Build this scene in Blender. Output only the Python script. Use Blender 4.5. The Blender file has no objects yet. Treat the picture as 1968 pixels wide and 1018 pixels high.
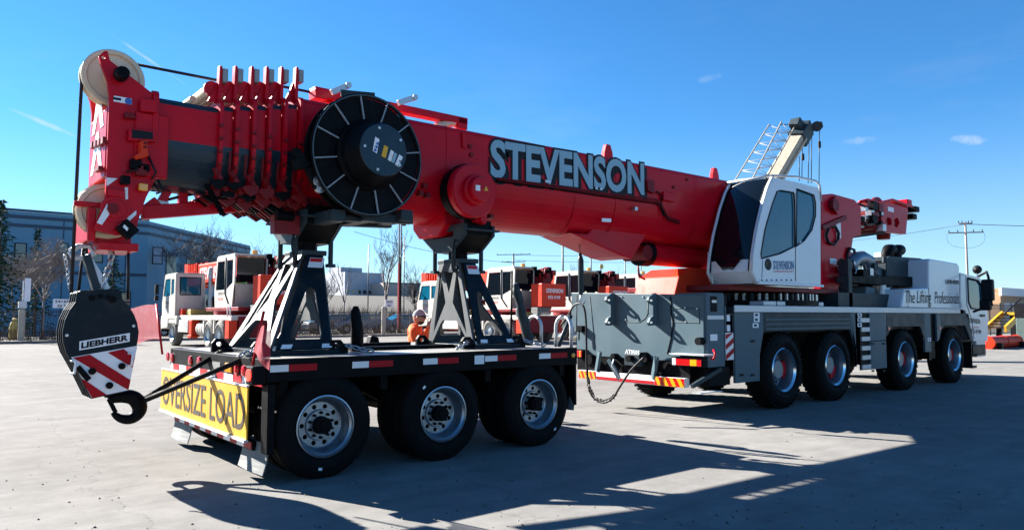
import bpy, bmesh, math, random
from mathutils import Vector, Matrix
R = math.radians
scene = bpy.context.scene
COL = scene.collection

# ------------------------------------------------------------------ camera, sky, sun, exposure
CAM_F, CAM_CX, CAM_CY = 1405.0, 984.0, 509.0
CAM_YAW, CAM_HZ = R(50.5), 606.0
CAM_POS = Vector((0.0, -8.12, 1.6))
PITCH = math.atan((CAM_HZ - CAM_CY) / CAM_F)
cam_d = bpy.data.cameras.new('camera'); cam = bpy.data.objects.new('camera', cam_d); COL.objects.link(cam)
cam.location = CAM_POS; cam.rotation_euler = (R(90) + PITCH, 0, CAM_YAW - R(90))
cam_d.sensor_fit = 'HORIZONTAL'; cam_d.sensor_width = 36; cam_d.lens = CAM_F / 1968 * 36
cam_d.clip_start = 0.1; cam_d.clip_end = 4000
scene.camera = cam

SUN_DIR = Vector((0.60, -1.72, -1.0)).normalized()          # the way the light travels
sun_el = math.asin(-SUN_DIR.z); sun_az = math.atan2(-SUN_DIR.x, -SUN_DIR.y)
world = bpy.data.worlds.new('World'); scene.world = world; world.use_nodes = True
wn = world.node_tree; wn.nodes.clear()
def wnode(t, **k):
    n = wn.nodes.new(t)
    for a, b in k.items(): setattr(n, a, b)
    return n
sky = wnode('ShaderNodeTexSky'); sky.sky_type = 'NISHITA'; sky.sun_disc = False
sky.sun_elevation = sun_el; sky.sun_rotation = sun_az
sky.altitude = 200; sky.air_density = 1.0; sky.dust_density = 0.0; sky.ozone_density = 5.0
bg = wnode('ShaderNodeBackground'); bg.inputs[1].default_value = 0.05
wo = wnode('ShaderNodeOutputWorld')
geo = wnode('ShaderNodeTexCoord')
# thin cirrus and the small clouds and contrails that hang in this sky
def sub(a): 
    n = wnode('ShaderNodeVectorMath', operation='SUBTRACT'); return n
mp = wnode('ShaderNodeMapping'); mp.inputs['Scale'].default_value = (2.2, 2.2, 9.0)
wn.links.new(geo.outputs['Generated'], mp.inputs['Vector'])
nz = wnode('ShaderNodeTexNoise'); nz.inputs['Scale'].default_value = 1.6; nz.inputs['Detail'].default_value = 7; nz.inputs['Roughness'].default_value = .62
wn.links.new(mp.outputs[0], nz.inputs['Vector'])
rp = wnode('ShaderNodeMapRange'); rp.inputs[1].default_value = .54; rp.inputs[2].default_value = .85; rp.inputs[3].default_value = 0; rp.inputs[4].default_value = .42
wn.links.new(nz.outputs['Fac'], rp.inputs[0])
sp = wnode('ShaderNodeSeparateXYZ'); wn.links.new(geo.outputs['Generated'], sp.inputs[0])
hz = wnode('ShaderNodeMapRange'); hz.inputs[1].default_value = 0.0; hz.inputs[2].default_value = .34; hz.inputs[3].default_value = 1; hz.inputs[4].default_value = .12
wn.links.new(sp.outputs['Z'], hz.inputs[0])
mu = wnode('ShaderNodeMath', operation='MULTIPLY'); wn.links.new(rp.outputs[0], mu.inputs[0]); wn.links.new(hz.outputs[0], mu.inputs[1])
def view_dir(px, py):
    fw0 = Vector((math.cos(CAM_YAW), math.sin(CAM_YAW), 0)); rt = Vector((math.sin(CAM_YAW), -math.cos(CAM_YAW), 0)); up = Vector((0, 0, 1))
    fw = fw0 * math.cos(PITCH) + up * math.sin(PITCH); u2 = -fw0 * math.sin(PITCH) + up * math.cos(PITCH)
    return fw + rt * ((px - CAM_CX) / CAM_F) + u2 * ((CAM_CY - py) / CAM_F)
fac = mu.outputs[0]
def add_blob(p0, p1, width, strength, nscale):
    """a streak or puff in the sky between two directions"""
    global fac
    a = view_dir(*p0).normalized(); b = view_dir(*p1).normalized()
    c = (a + b) / 2; L = (b - a).length / 2; u = (b - a).normalized(); v = c.normalized().cross(u)
    d1 = wnode('ShaderNodeVectorMath', operation='SUBTRACT'); d1.inputs[1].default_value = c
    wn.links.new(geo.outputs['Generated'], d1.inputs[0])
    outs = []
    for ax, s in ((u, L), (v, width)):
        d = wnode('ShaderNodeVectorMath', operation='DOT_PRODUCT'); d.inputs[1].default_value = ax / s
        wn.links.new(d1.outputs[0], d.inputs[0])
        m = wnode('ShaderNodeMath', operation='POWER'); m.inputs[1].default_value = 2
        ab = wnode('ShaderNodeMath', operation='ABSOLUTE'); wn.links.new(d.outputs['Value'], ab.inputs[0])
        wn.links.new(ab.outputs[0], m.inputs[0]); outs.append(m)
    s = wnode('ShaderNodeMath', operation='ADD'); wn.links.new(outs[0].outputs[0], s.inputs[0]); wn.links.new(outs[1].outputs[0], s.inputs[1])
    n = wnode('ShaderNodeTexNoise'); n.inputs['Scale'].default_value = nscale; n.inputs['Detail'].default_value = 5
    wn.links.new(geo.outputs['Generated'], n.inputs['Vector'])
    s2 = wnode('ShaderNodeMath', operation='MULTIPLY_ADD'); s2.inputs[1].default_value = 2.4; wn.links.new(n.outputs['Fac'], s2.inputs[0]); wn.links.new(s.outputs[0], s2.inputs[2])
    r = wnode('ShaderNodeMapRange'); r.inputs[1].default_value = 1.1; r.inputs[2].default_value = 2.1; r.inputs[3].default_value = strength; r.inputs[4].default_value = 0
    wn.links.new(s2.outputs[0], r.inputs[0])
    mx = wnode('ShaderNodeMath', operation='MAXIMUM'); wn.links.new(fac, mx.inputs[0]); wn.links.new(r.outputs[0], mx.inputs[1]); fac = mx.outputs[0]
add_blob((1825, 266), (1905, 271), .0065, .5, 90)
add_blob((1610, 276), (1690, 266), .006, .26, 90)
add_blob((1340, 155), (1390, 145), .006, .16, 60)
add_blob((10, 205), (165, 270), .0035, .5, 30)
add_blob((190, 50), (360, 165), .0022, .4, 30)
hzn = wnode('ShaderNodeMapRange', interpolation_type='SMOOTHSTEP'); hzn.inputs[1].default_value = -.02; hzn.inputs[2].default_value = .26; hzn.inputs[3].default_value = .42; hzn.inputs[4].default_value = 0
wn.links.new(sp.outputs['Z'], hzn.inputs[0]); mxh = wnode('ShaderNodeMath', operation='MAXIMUM'); wn.links.new(fac, mxh.inputs[0]); wn.links.new(hzn.outputs[0], mxh.inputs[1]); fac = mxh.outputs[0]
mix = wnode('ShaderNodeMix', data_type='RGBA'); wn.links.new(fac, mix.inputs[0])
hs = wnode('ShaderNodeHueSaturation'); hs.inputs['Saturation'].default_value = 1.1; hs.inputs['Value'].default_value = 1.0
tint = wnode('ShaderNodeMix', data_type='RGBA', blend_type='MULTIPLY'); tint.inputs[0].default_value = 1; tint.inputs[7].default_value = (.60, .78, .88, 1)
wn.links.new(sky.outputs[0], tint.inputs[6]); wn.links.new(tint.outputs[2], hs.inputs['Color'])
wn.links.new(hs.outputs[0], mix.inputs[6]); mix.inputs[7].default_value = (3.3, 3.9, 4.5, 1)
wn.links.new(mix.outputs[2], bg.inputs[0]); wn.links.new(bg.outputs[0], wo.inputs[0])

sd = bpy.data.lights.new('sun', 'SUN'); sd.energy = 5.0; sd.angle = R(.5); sd.color = (1, .95, .88)
sun = bpy.data.objects.new('sun', sd); COL.objects.link(sun)
sun.rotation_euler = SUN_DIR.to_track_quat('-Z', 'Y').to_euler(); sun.location = (0, 0, 60)
vs = scene.view_settings; vs.view_transform = 'Standard'; vs.look = 'None'; vs.gamma = 1; vs.exposure = 2.2; vs.use_curve_mapping = False

# ------------------------------------------------------------------ survey helpers: a point of the photo on a known plane of the place
def onY(px, py, y): d = view_dir(px, py); return CAM_POS + d * ((y - CAM_POS.y) / d.y)
def onX(px, py, x): d = view_dir(px, py); return CAM_POS + d * ((x - CAM_POS.x) / d.x)
def onZ(px, py, z): d = view_dir(px, py); return CAM_POS + d * ((z - CAM_POS.z) / d.z)

# ------------------------------------------------------------------ materials
MATS = {}
def mat(name, col, rough=.5, metal=0., var=.14, scale=5., bump=0., bscale=60., coat=0., dirt=0., dirtcol=(.16, .13, .10), spec=.5, emit=None):
    m = bpy.data.materials.new(name); m.use_nodes = True; nt = m.node_tree; b = nt.nodes['Principled BSDF']
    N = nt.nodes.new; Lk = nt.links.new
    tc = N('ShaderNodeTexCoord'); oi = N('ShaderNodeObjectInfo')
    ad = N('ShaderNodeVectorMath'); ad.operation = 'ADD'
    ml = N('ShaderNodeMath'); ml.operation = 'MULTIPLY'; ml.inputs[1].default_value = 37.
    Lk(oi.outputs['Random'], ml.inputs[0]); Lk(tc.outputs['Object'], ad.inputs[0]); Lk(ml.outputs[0], ad.inputs[1])
    n1 = N('ShaderNodeTexNoise'); n1.inputs['Scale'].default_value = scale; n1.inputs['Detail'].default_value = 6; n1.inputs['Roughness'].default_value = .6
    Lk(ad.outputs[0], n1.inputs['Vector'])
    mr = N('ShaderNodeMapRange'); mr.inputs[1].default_value = .25; mr.inputs[2].default_value = .75; mr.inputs[3].default_value = 1 - var; mr.inputs[4].default_value = 1 + var
    Lk(n1.outputs['Fac'], mr.inputs[0])
    mc = N('ShaderNodeVectorMath'); mc.operation = 'SCALE'; mc.inputs[0].default_value = col[:3]; Lk(mr.outputs[0], mc.inputs['Scale'])
    out = mc.outputs[0]
    if dirt:
        n2 = N('ShaderNodeTexNoise'); n2.inputs['Scale'].default_value = scale * 1.7; n2.inputs['Detail'].default_value = 8; n2.inputs['Roughness'].default_value = .7
        Lk(ad.outputs[0], n2.inputs['Vector'])
        r2 = N('ShaderNodeMapRange'); r2.inputs[1].default_value = .48; r2.inputs[2].default_value = .75; r2.inputs[3].default_value = 0; r2.inputs[4].default_value = dirt
        Lk(n2.outputs['Fac'], r2.inputs[0])
        mx = N('ShaderNodeMix'); mx.data_type = 'RGBA'; Lk(r2.outputs[0], mx.inputs[0]); Lk(out, mx.inputs[6]); mx.inputs[7].default_value = (*dirtcol, 1)
        out = mx.outputs[2]
    Lk(out, b.inputs['Base Color'])
    rr = N('ShaderNodeMapRange'); rr.inputs[1].default_value = .3; rr.inputs[2].default_value = .7; rr.inputs[3].default_value = max(0, rough * .8); rr.inputs[4].default_value = min(1, rough * 1.2)
    Lk(n1.outputs['Fac'], rr.inputs[0]); Lk(rr.outputs[0], b.inputs['Roughness'])
    b.inputs['Metallic'].default_value = metal; b.inputs['Specular IOR Level'].default_value = spec
    if coat: b.inputs['Coat Weight'].default_value = coat; b.inputs['Coat Roughness'].default_value = .08
    if bump:
        n3 = N('ShaderNodeTexNoise'); n3.inputs['Scale'].default_value = bscale; n3.inputs['Detail'].default_value = 4; Lk(ad.outputs[0], n3.inputs['Vector'])
        bp = N('ShaderNodeBump'); bp.inputs['Strength'].default_value = bump; bp.inputs['Distance'].default_value = .01
        Lk(n3.outputs['Fac'], bp.inputs['Height']); Lk(bp.outputs[0], b.inputs['Normal'])
    if emit: b.inputs['Emission Color'].default_value = (*emit[0], 1); b.inputs['Emission Strength'].default_value = emit[1]
    MATS[name] = m; return m
M_RED = mat('red_paint', (.48, .002, .013), .36, coat=.05, var=.10, scale=1.5, dirt=.30, dirtcol=(.16, .006, .012), spec=.13)
M_ORANGE = mat('orange_red_paint', (.60, .032, .007), .45, spec=.2, var=.10, dirt=.10)
M_DKRED = mat('grimy_red_paint', (.17, .005, .009), .5, spec=.2, var=.25, scale=9, dirt=.5, dirtcol=(.03, .02, .02))
M_GREY = mat('carrier_grey_paint', (.066, .108, .130), .48, spec=.18, var=.10, scale=1.3, dirt=.22, dirtcol=(.12, .12, .11))
M_DGREY = mat('dark_grey_paint', (.020, .034, .042), .48, spec=.16, var=.15, dirt=.15)
M_BLOCK = mat('hook_block_and_stand_shade', (.005, .012, .018), .45, spec=.13, var=.15, scale=3, dirt=.12)
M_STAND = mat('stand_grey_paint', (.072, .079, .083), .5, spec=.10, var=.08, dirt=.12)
M_BLACK = mat('black_paint', (.0028, .003, .0042), .5, spec=.07, var=.2, dirt=.12, dirtcol=(.04, .04, .04))
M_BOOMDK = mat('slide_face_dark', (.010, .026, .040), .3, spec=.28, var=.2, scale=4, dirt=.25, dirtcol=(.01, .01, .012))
M_WHITE = mat('white_paint', (.60, .62, .65), .35, coat=.4, var=.05, scale=2, dirt=.08)
M_CREAM = mat('cream_white_paint', (.50, .465, .41), .45, coat=.2, var=.07, dirt=.2)
M_NYLON = mat('cream_nylon', (.62, .50, .34), .5, var=.14, scale=4, dirt=.25, dirtcol=(.30, .2, .12))
M_STEEL = mat('bare_steel', (.42, .44, .46), .34, metal=.9, var=.15, dirt=.2)
M_ALU = mat('aluminium', (.30, .34, .38), .34, metal=.9, var=.12, scale=9, dirt=.15)
M_GALV = mat('galvanised', (.48, .50, .52), .45, metal=.5, var=.12)
M_RUBBER = mat('tyre_rubber', (.0045, .0045, .005), .75, var=.25, scale=8, bump=.3, bscale=40, dirt=.15, dirtcol=(.02, .019, .018), spec=.10)
M_RUBBERG = mat('dusty_rubber', (.10, .095, .085), .85, var=.2, scale=6, dirt=.4, dirtcol=(.22, .2, .17))
M_FLAP = mat('mud_flap_rubber', (.13, .135, .13), .7, var=.12, scale=4, dirt=.3, dirtcol=(.25, .24, .22))
M_DECK = mat('deck_plate', (.27, .265, .25), .5, metal=.1, var=.12, scale=3, bump=.5, bscale=70, dirt=.3, dirtcol=(.22, .20, .17))
M_YELLOW = mat('sign_yellow', (.66, .33, .006), .5, var=.05, scale=2, dirt=.1)
M_AMBER = mat('amber_lens', (.75, .30, .01), .2, var=.05, coat=.6)
M_LENSR = mat('red_lens', (.55, .008, .01), .15, var=.05, coat=.7)
M_LENSW = mat('white_lens', (.7, .7, .7), .2, var=.03, coat=.6)
M_LIT = mat('lit_red_lamp', (.6, .01, .01), .2, emit=((1, .03, .02), 1.6))
M_REFR = mat('reflective_red', (.34, .004, .010), .5, spec=.15, var=.08)
M_REFW = mat('reflective_white', (.68, .68, .68), .35, var=.06)
M_GLASS = mat('painted_sky_glass', (.004, .085, .14), .05, var=.25, scale=1, spec=.45)  # teal of the reflected sky is put into the base colour
M_DGLASS = mat('dark_windscreen', (.003, .005, .008), .05, var=.1, scale=1, spec=.35)
M_ROPE = mat('wire_rope', (.006, .008, .014), .5, spec=.3, bump=.6, bscale=150)
M_HOSE = mat('rubber_hose', (.006, .006, .008), .5, spec=.25)
M_INK = mat('black_vinyl', (.004, .004, .006), .5, spec=.2, var=.05)
M_INKGREY = mat('dark_grey_vinyl', (.045, .036, .024), .5, var=.05)
M_DECAL = mat('white_vinyl', (.72, .74, .76), .4, var=.04)
M_LETTER = mat('pale_blue_vinyl', (.23, .38, .46), .4, spec=.2, var=.05, scale=1.5)
M_BLUEINK = mat('blue_vinyl', (.03, .10, .35), .4)
M_REDINK = mat('red_vinyl', (.55, .02, .02), .4)
M_FLAG = mat('red_mesh_cloth', (.30, .003, .022), .8, var=.12, scale=12)
M_STRAP = mat('strap_webbing', (.006, .006, .006), .8, spec=.2, var=.2, bump=.4, bscale=120)
M_CHROME = mat('polished_steel', (.62, .64, .66), .14, metal=1., var=.06)
M_SKIN = mat('skin', (.42, .20, .12), .55, var=.1, scale=8)
M_HIVIS = mat('orange_fleece', (.80, .11, .008), .85, var=.12, scale=7, bump=.3, bscale=20)
M_CAP = mat('grey_cap_cloth', (.12, .13, .14), .85, var=.1)
M_CAPL = mat('pale_cap_mesh', (.26, .27, .28), .85, var=.1)
M_HAIR = mat('dark_beard', (.025, .015, .010), .8)
M_DENIM = mat('dark_jeans', (.02, .03, .06), .85)
def glass_alpha(m, a):
    b = m.node_tree.nodes['Principled BSDF']; b.inputs['Alpha'].default_value = a
glass_alpha(M_FLAG, .72)

# ------------------------------------------------------------------ mesh helpers
class MB:
    def __init__(s): s.v = []; s.f = []; s.m = []; s.s = []
    def add(s, vs, fs, m=0, smooth=False):
        o = len(s.v); s.v += [Vector(p) for p in vs]
        for f in fs: s.f.append([i + o for i in f]); s.m.append(m); s.s.append(smooth)
        return s
    def box(s, x0, x1, y0, y1, z0, z1, m=0):
        return s.add([(x0, y0, z0), (x1, y0, z0), (x1, y1, z0), (x0, y1, z0), (x0, y0, z1), (x1, y0, z1), (x1, y1, z1), (x0, y1, z1)],
                     [(3, 2, 1, 0), (4, 5, 6, 7), (0, 1, 5, 4), (1, 2, 6, 5), (2, 3, 7, 6), (3, 0, 4, 7)], m)
    def beam(s, p0, p1, w, h=None, m=0, up=(0, 0, 1)):
        h = w if h is None else h
        p0 = Vector(p0); p1 = Vector(p1); d = (p1 - p0).normalized(); u = Vector(up)
        if abs(d.dot(u)) > .98: u = Vector((1, 0, 0))
        a = d.cross(u).normalized() * w / 2; b = a.cross(d).normalized() * h / 2
        vs = [p0 - a - b, p0 + a - b, p0 + a + b, p0 - a + b, p1 - a - b, p1 + a - b, p1 + a + b, p1 - a + b]
        return s.add(vs, [(3, 2, 1, 0), (4, 5, 6, 7), (0, 1, 5, 4), (1, 2, 6, 5), (2, 3, 7, 6), (3, 0, 4, 7)], m)
    def cyl(s, p0, p1, r0, r1=None, n=16, m=0, caps=True):
        r1 = r0 if r1 is None else r1
        p0 = Vector(p0); p1 = Vector(p1); d = (p1 - p0).normalized()
        u = d.orthogonal().normalized(); w = d.cross(u)
        A = []; B = []
        for i in range(n):
            a = 2 * math.pi * i / n; e = u * math.cos(a) + w * math.sin(a); A.append(p0 + e * r0); B.append(p1 + e * r1)
        s.add(A + B, [(i, (i + 1) % n, n + (i + 1) % n, n + i) for i in range(n)], m, n > 6)
        if caps:
            s.add(A, [tuple(range(n - 1, -1, -1))], m)
            if r1 > 1e-4: s.add(B, [tuple(range(n))], m)
        return s
    def tube(s, pts, r, n=8, m=0):
        pts = [Vector(p) for p in pts]; k = len(pts); rs = r if isinstance(r, (list, tuple)) else [r] * k
        V = []; u = None
        for i, p in enumerate(pts):
            d = (pts[min(i + 1, k - 1)] - pts[max(i - 1, 0)]).normalized()
            if u is None: u = d.orthogonal().normalized()
            u = (u - d * u.dot(d)); u = u.normalized() if u.length > 1e-6 else d.orthogonal().normalized()
            w = d.cross(u)
            for j in range(n):
                a = 2 * math.pi * j / n; V.append(p + (u * math.cos(a) + w * math.sin(a)) * rs[i])
        F = []
        for i in range(k - 1):
            for j in range(n): F.append((i * n + j, i * n + (j + 1) % n, (i + 1) * n + (j + 1) % n, (i + 1) * n + j))
        F.append(tuple(range(n - 1, -1, -1))); F.append(tuple(range((k - 1) * n, k * n)))
        return s.add(V, F, m, n > 3)
    def prism(s, poly, axis, d0, d1, m=0):
        """poly: 3D or 2D points; extruded along axis x/y/z from d0 to d1"""
        ax = 'xyz'.index(axis); P = []
        for d in (d0, d1):
            for p in poly:
                if len(p) == 3: q = list(p)
                else: q = list(p); q.insert(ax, 0)
                q[ax] = d; P.append(q)
        n = len(poly)
        return s.add(P, [tuple(range(n)), tuple(range(2 * n - 1, n - 1, -1))] + [(i, n + i, n + (i + 1) % n, (i + 1) % n) for i in range(n)], m)
    def lathe(s, prof, c, axis='y', n=32, m=0, smooth=True, ms=None):
        """prof: (r, h) list; axis through c"""
        c = Vector(c); V = []
        for r, h in prof:
            for j in range(n):
                a = 2 * math.pi * j / n; x, y = r * math.cos(a), r * math.sin(a)
                V.append(c + (Vector((x, h, y)) if axis == 'y' else Vector((h, x, y)) if axis == 'x' else Vector((x, y, h))))
        k = len(prof)
        for i in range(k - 1):
            s.add(V[i * n:(i + 2) * n], [(j, (j + 1) % n, n + (j + 1) % n, n + j) for j in range(n)], ms[i] if ms else m, smooth)
        return s
    def disc(s, c, r, axis='y', n=24, m=0):
        return s.lathe([(r, 0), (0.0005, 0)], c, axis, n, m, False)
    def build(s, name, mats, parent=None, loc=None, bevel=0):
        me = bpy.data.meshes.new(name)
        base = Vector(loc) if loc is not None else (WL[parent.name] if parent else Vector((0, 0, 0)))
        me.from_pydata([p - base for p in s.v], [], s.f)
        for q in (mats if isinstance(mats, (list, tuple)) else [mats]): me.materials.append(q)
        me.polygons.foreach_set('material_index', s.m); me.polygons.foreach_set('use_smooth', s.s)
        bm = bmesh.new(); bm.from_mesh(me); bmesh.ops.recalc_face_normals(bm, faces=bm.faces); bm.to_mesh(me); bm.free()
        o = bpy.data.objects.new(name, me); COL.objects.link(o)
        if parent: o.parent = parent; o.location = base - WL[parent.name]
        else: o.location = base
        WL[o.name] = base
        if bevel:
            b = o.modifiers.new('bevel', 'BEVEL'); b.width = bevel; b.segments = 2; b.limit_method = 'ANGLE'; b.angle_limit = R(40)
        return o
WL = {}
def thing(name, label, cat, loc=(0, 0, 0), group=None):
    o = bpy.data.objects.new(name, None); COL.objects.link(o); o.location = loc; o.empty_display_size = .2
    o['label'] = label; o['category'] = cat
    if group: o['group'] = group
    WL[o.name] = Vector(loc); return o
def tag(o, label, cat, group=None):
    o['label'] = label; o['category'] = cat
    if group: o['group'] = group
    return o
def struct(o): o['kind'] = 'structure'; return o
def stuff(o): o['kind'] = 'stuff'; return o
def part_label(o, l): o['label'] = l; return o
def copy_tree(o, parent=None):
    c = o.copy(); COL.objects.link(c)
    if parent: c.parent = parent
    for ch in list(o.children): copy_tree(ch, c)
    return c
def fill_curve(polys, thick):
    """a flat plate with holes -> (verts, faces) in its own xy plane, z from -thick/2 to thick/2"""
    cu = bpy.data.curves.new('plate', 'CURVE'); cu.dimensions = '2D'; cu.fill_mode = 'BOTH'; cu.extrude = thick / 2
    for p in polys:
        sp_ = cu.splines.new('POLY'); sp_.points.add(len(p) - 1); sp_.use_cyclic_u = True
        for i, q in enumerate(p): sp_.points[i].co = (q[0], q[1], 0, 1)
    ob = bpy.data.objects.new('plate', cu); me = bpy.data.meshes.new_from_object(ob)
    V = [v.co.copy() for v in me.vertices]; F = [tuple(p.vertices) for p in me.polygons]
    bpy.data.objects.remove(ob); bpy.data.curves.remove(cu); bpy.data.meshes.remove(me)
    return V, F
def plate(mb, polys, o, u, v, thick, m=0):
    """plate with holes laid on the plane o + a*u + b*v"""
    o, u, v = Vector(o), Vector(u), Vector(v); n = u.cross(v).normalized()
    V, F = fill_curve(polys, thick)
    mb.add([o + u * p.x + v * p.y + n * p.z for p in V], F, m); return mb
def plate_y(mb, polys, y, thick, m=0):      # 3D polys lying on plane y; body goes from y to y+thick
    return plate(mb, [[(p.x, p.z) for p in q] for q in polys], (0, y + thick / 2, 0), (1, 0, 0), (0, 0, 1), thick, m)
def text_geo(body, offset=0., shear=0.):
    cu = bpy.data.curves.new('t', 'FONT'); cu.body = body; cu.size = 1; cu.offset = offset; cu.shear = shear; cu.resolution_u = 4
    cu.extrude = 0; cu.fill_mode = 'FRONT' if False else cu.fill_mode
    ob = bpy.data.objects.new('t', cu); me = bpy.data.meshes.new_from_object(ob)
    V = [v.co.copy() for v in me.vertices]; F = [tuple(p.vertices) for p in me.polygons]
    bpy.data.objects.remove(ob); bpy.data.curves.remove(cu); bpy.data.meshes.remove(me)
    return V, F
def text(name, body, o, u, v, m, parent, offset=0., shear=0., spacing=None):
    """lettering that fills the parallelogram o, o+u, o+v"""
    V, F = text_geo(body, offset, shear)
    x0 = min(p.x for p in V); x1 = max(p.x for p in V); y0 = min(p.y for p in V); y1 = max(p.y for p in V)
    o, u, v = Vector(o), Vector(u), Vector(v); mb = MB()
    mb.add([o + u * ((p.x - x0) / (x1 - x0)) + v * ((p.y - y0) / (y1 - y0)) for p in V], F)
    return mb.build(name, m, parent)
def rquad(mb, o, u, v, m=0):
    o, u, v = Vector(o), Vector(u), Vector(v); return mb.add([o, o + u, o + u + v, o + v], [(0, 1, 2, 3)], m)
def sticker(o, u, v, m, parent, name='sticker', t=.004):
    o, u, v = Vector(o), Vector(u), Vector(v); n = u.cross(v).normalized() * t
    mb = MB(); mb.add([o, o + u, o + u + v, o + v, o + n, o + u + n, o + u + v + n, o + v + n],
                      [(3, 2, 1, 0), (4, 5, 6, 7), (0, 1, 5, 4), (1, 2, 6, 5), (2, 3, 7, 6), (3, 0, 4, 7)])
    return mb.build(name, m, parent)
def Yp(pts, y): return [onY(a, b, y) for a, b in pts]
def Xp(pts, x): return [onX(a, b, x) for a, b in pts]
def trace_y(pts, y, t, name, m, parent, bevel=0, holes=()):
    mb = MB()
    if holes: plate_y(mb, [Yp(pts, y)] + [Yp(h, y) for h in holes], y, t)
    else: mb.prism(Yp(pts, y), 'y', y, y + t)
    return mb.build(name, m, parent, bevel=bevel)
def trace_x(pts, x, t, name, m, parent, bevel=0):
    return MB().prism(Xp(pts, x), 'x', x, x + t).build(name, m, parent, bevel=bevel)
def circle(cx, cy, r, n=20): return [(cx + r * math.cos(2 * math.pi * i / n), cy + r * math.sin(2 * math.pi * i / n)) for i in range(n)]
def smooth_pts(pts, k=5):
    P_ = [Vector(p) for p in pts]; out = []
    for i in range(len(P_) - 1):
        a, b, c, d = P_[max(i - 1, 0)], P_[i], P_[i + 1], P_[min(i + 2, len(P_) - 1)]
        for j in range(k):
            t = j / k; out.append(.5 * ((2 * b) + (c - a) * t + (2 * a - 5 * b + 4 * c - d) * t * t + (3 * b - a - 3 * c + d) * t ** 3))
    return out + [P_[-1]]
def rope_pts(a, b, sag=0, n=10):
    a, b = Vector(a), Vector(b); return [a.lerp(b, i / n) - Vector((0, 0, sag * 4 * (i / n) * (1 - i / n))) for i in range(n + 1)]
def chain(mb, pts, size=.035, r=.007):
    """chain links strung along a polyline"""
    pts = [Vector(p) for p in pts]; L = sum((pts[i + 1] - pts[i]).length for i in range(len(pts) - 1)); n = max(3, int(L / (size * 1.5)))
    for k in range(n):
        t = (k + .5) / n * L; i = 0
        while t > (pts[i + 1] - pts[i]).length and i < len(pts) - 2: t -= (pts[i + 1] - pts[i]).length; i += 1
        d = (pts[i + 1] - pts[i]).normalized(); c = pts[i] + d * t; u = d.orthogonal().normalized()
        if k % 2: u = d.cross(u)
        mb.tube([c + d * (size * math.cos(a)) + u * (size * .55 * math.sin(a)) for a in [2 * math.pi * j / 8 for j in range(9)]], r, 5)
    return mb

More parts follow.
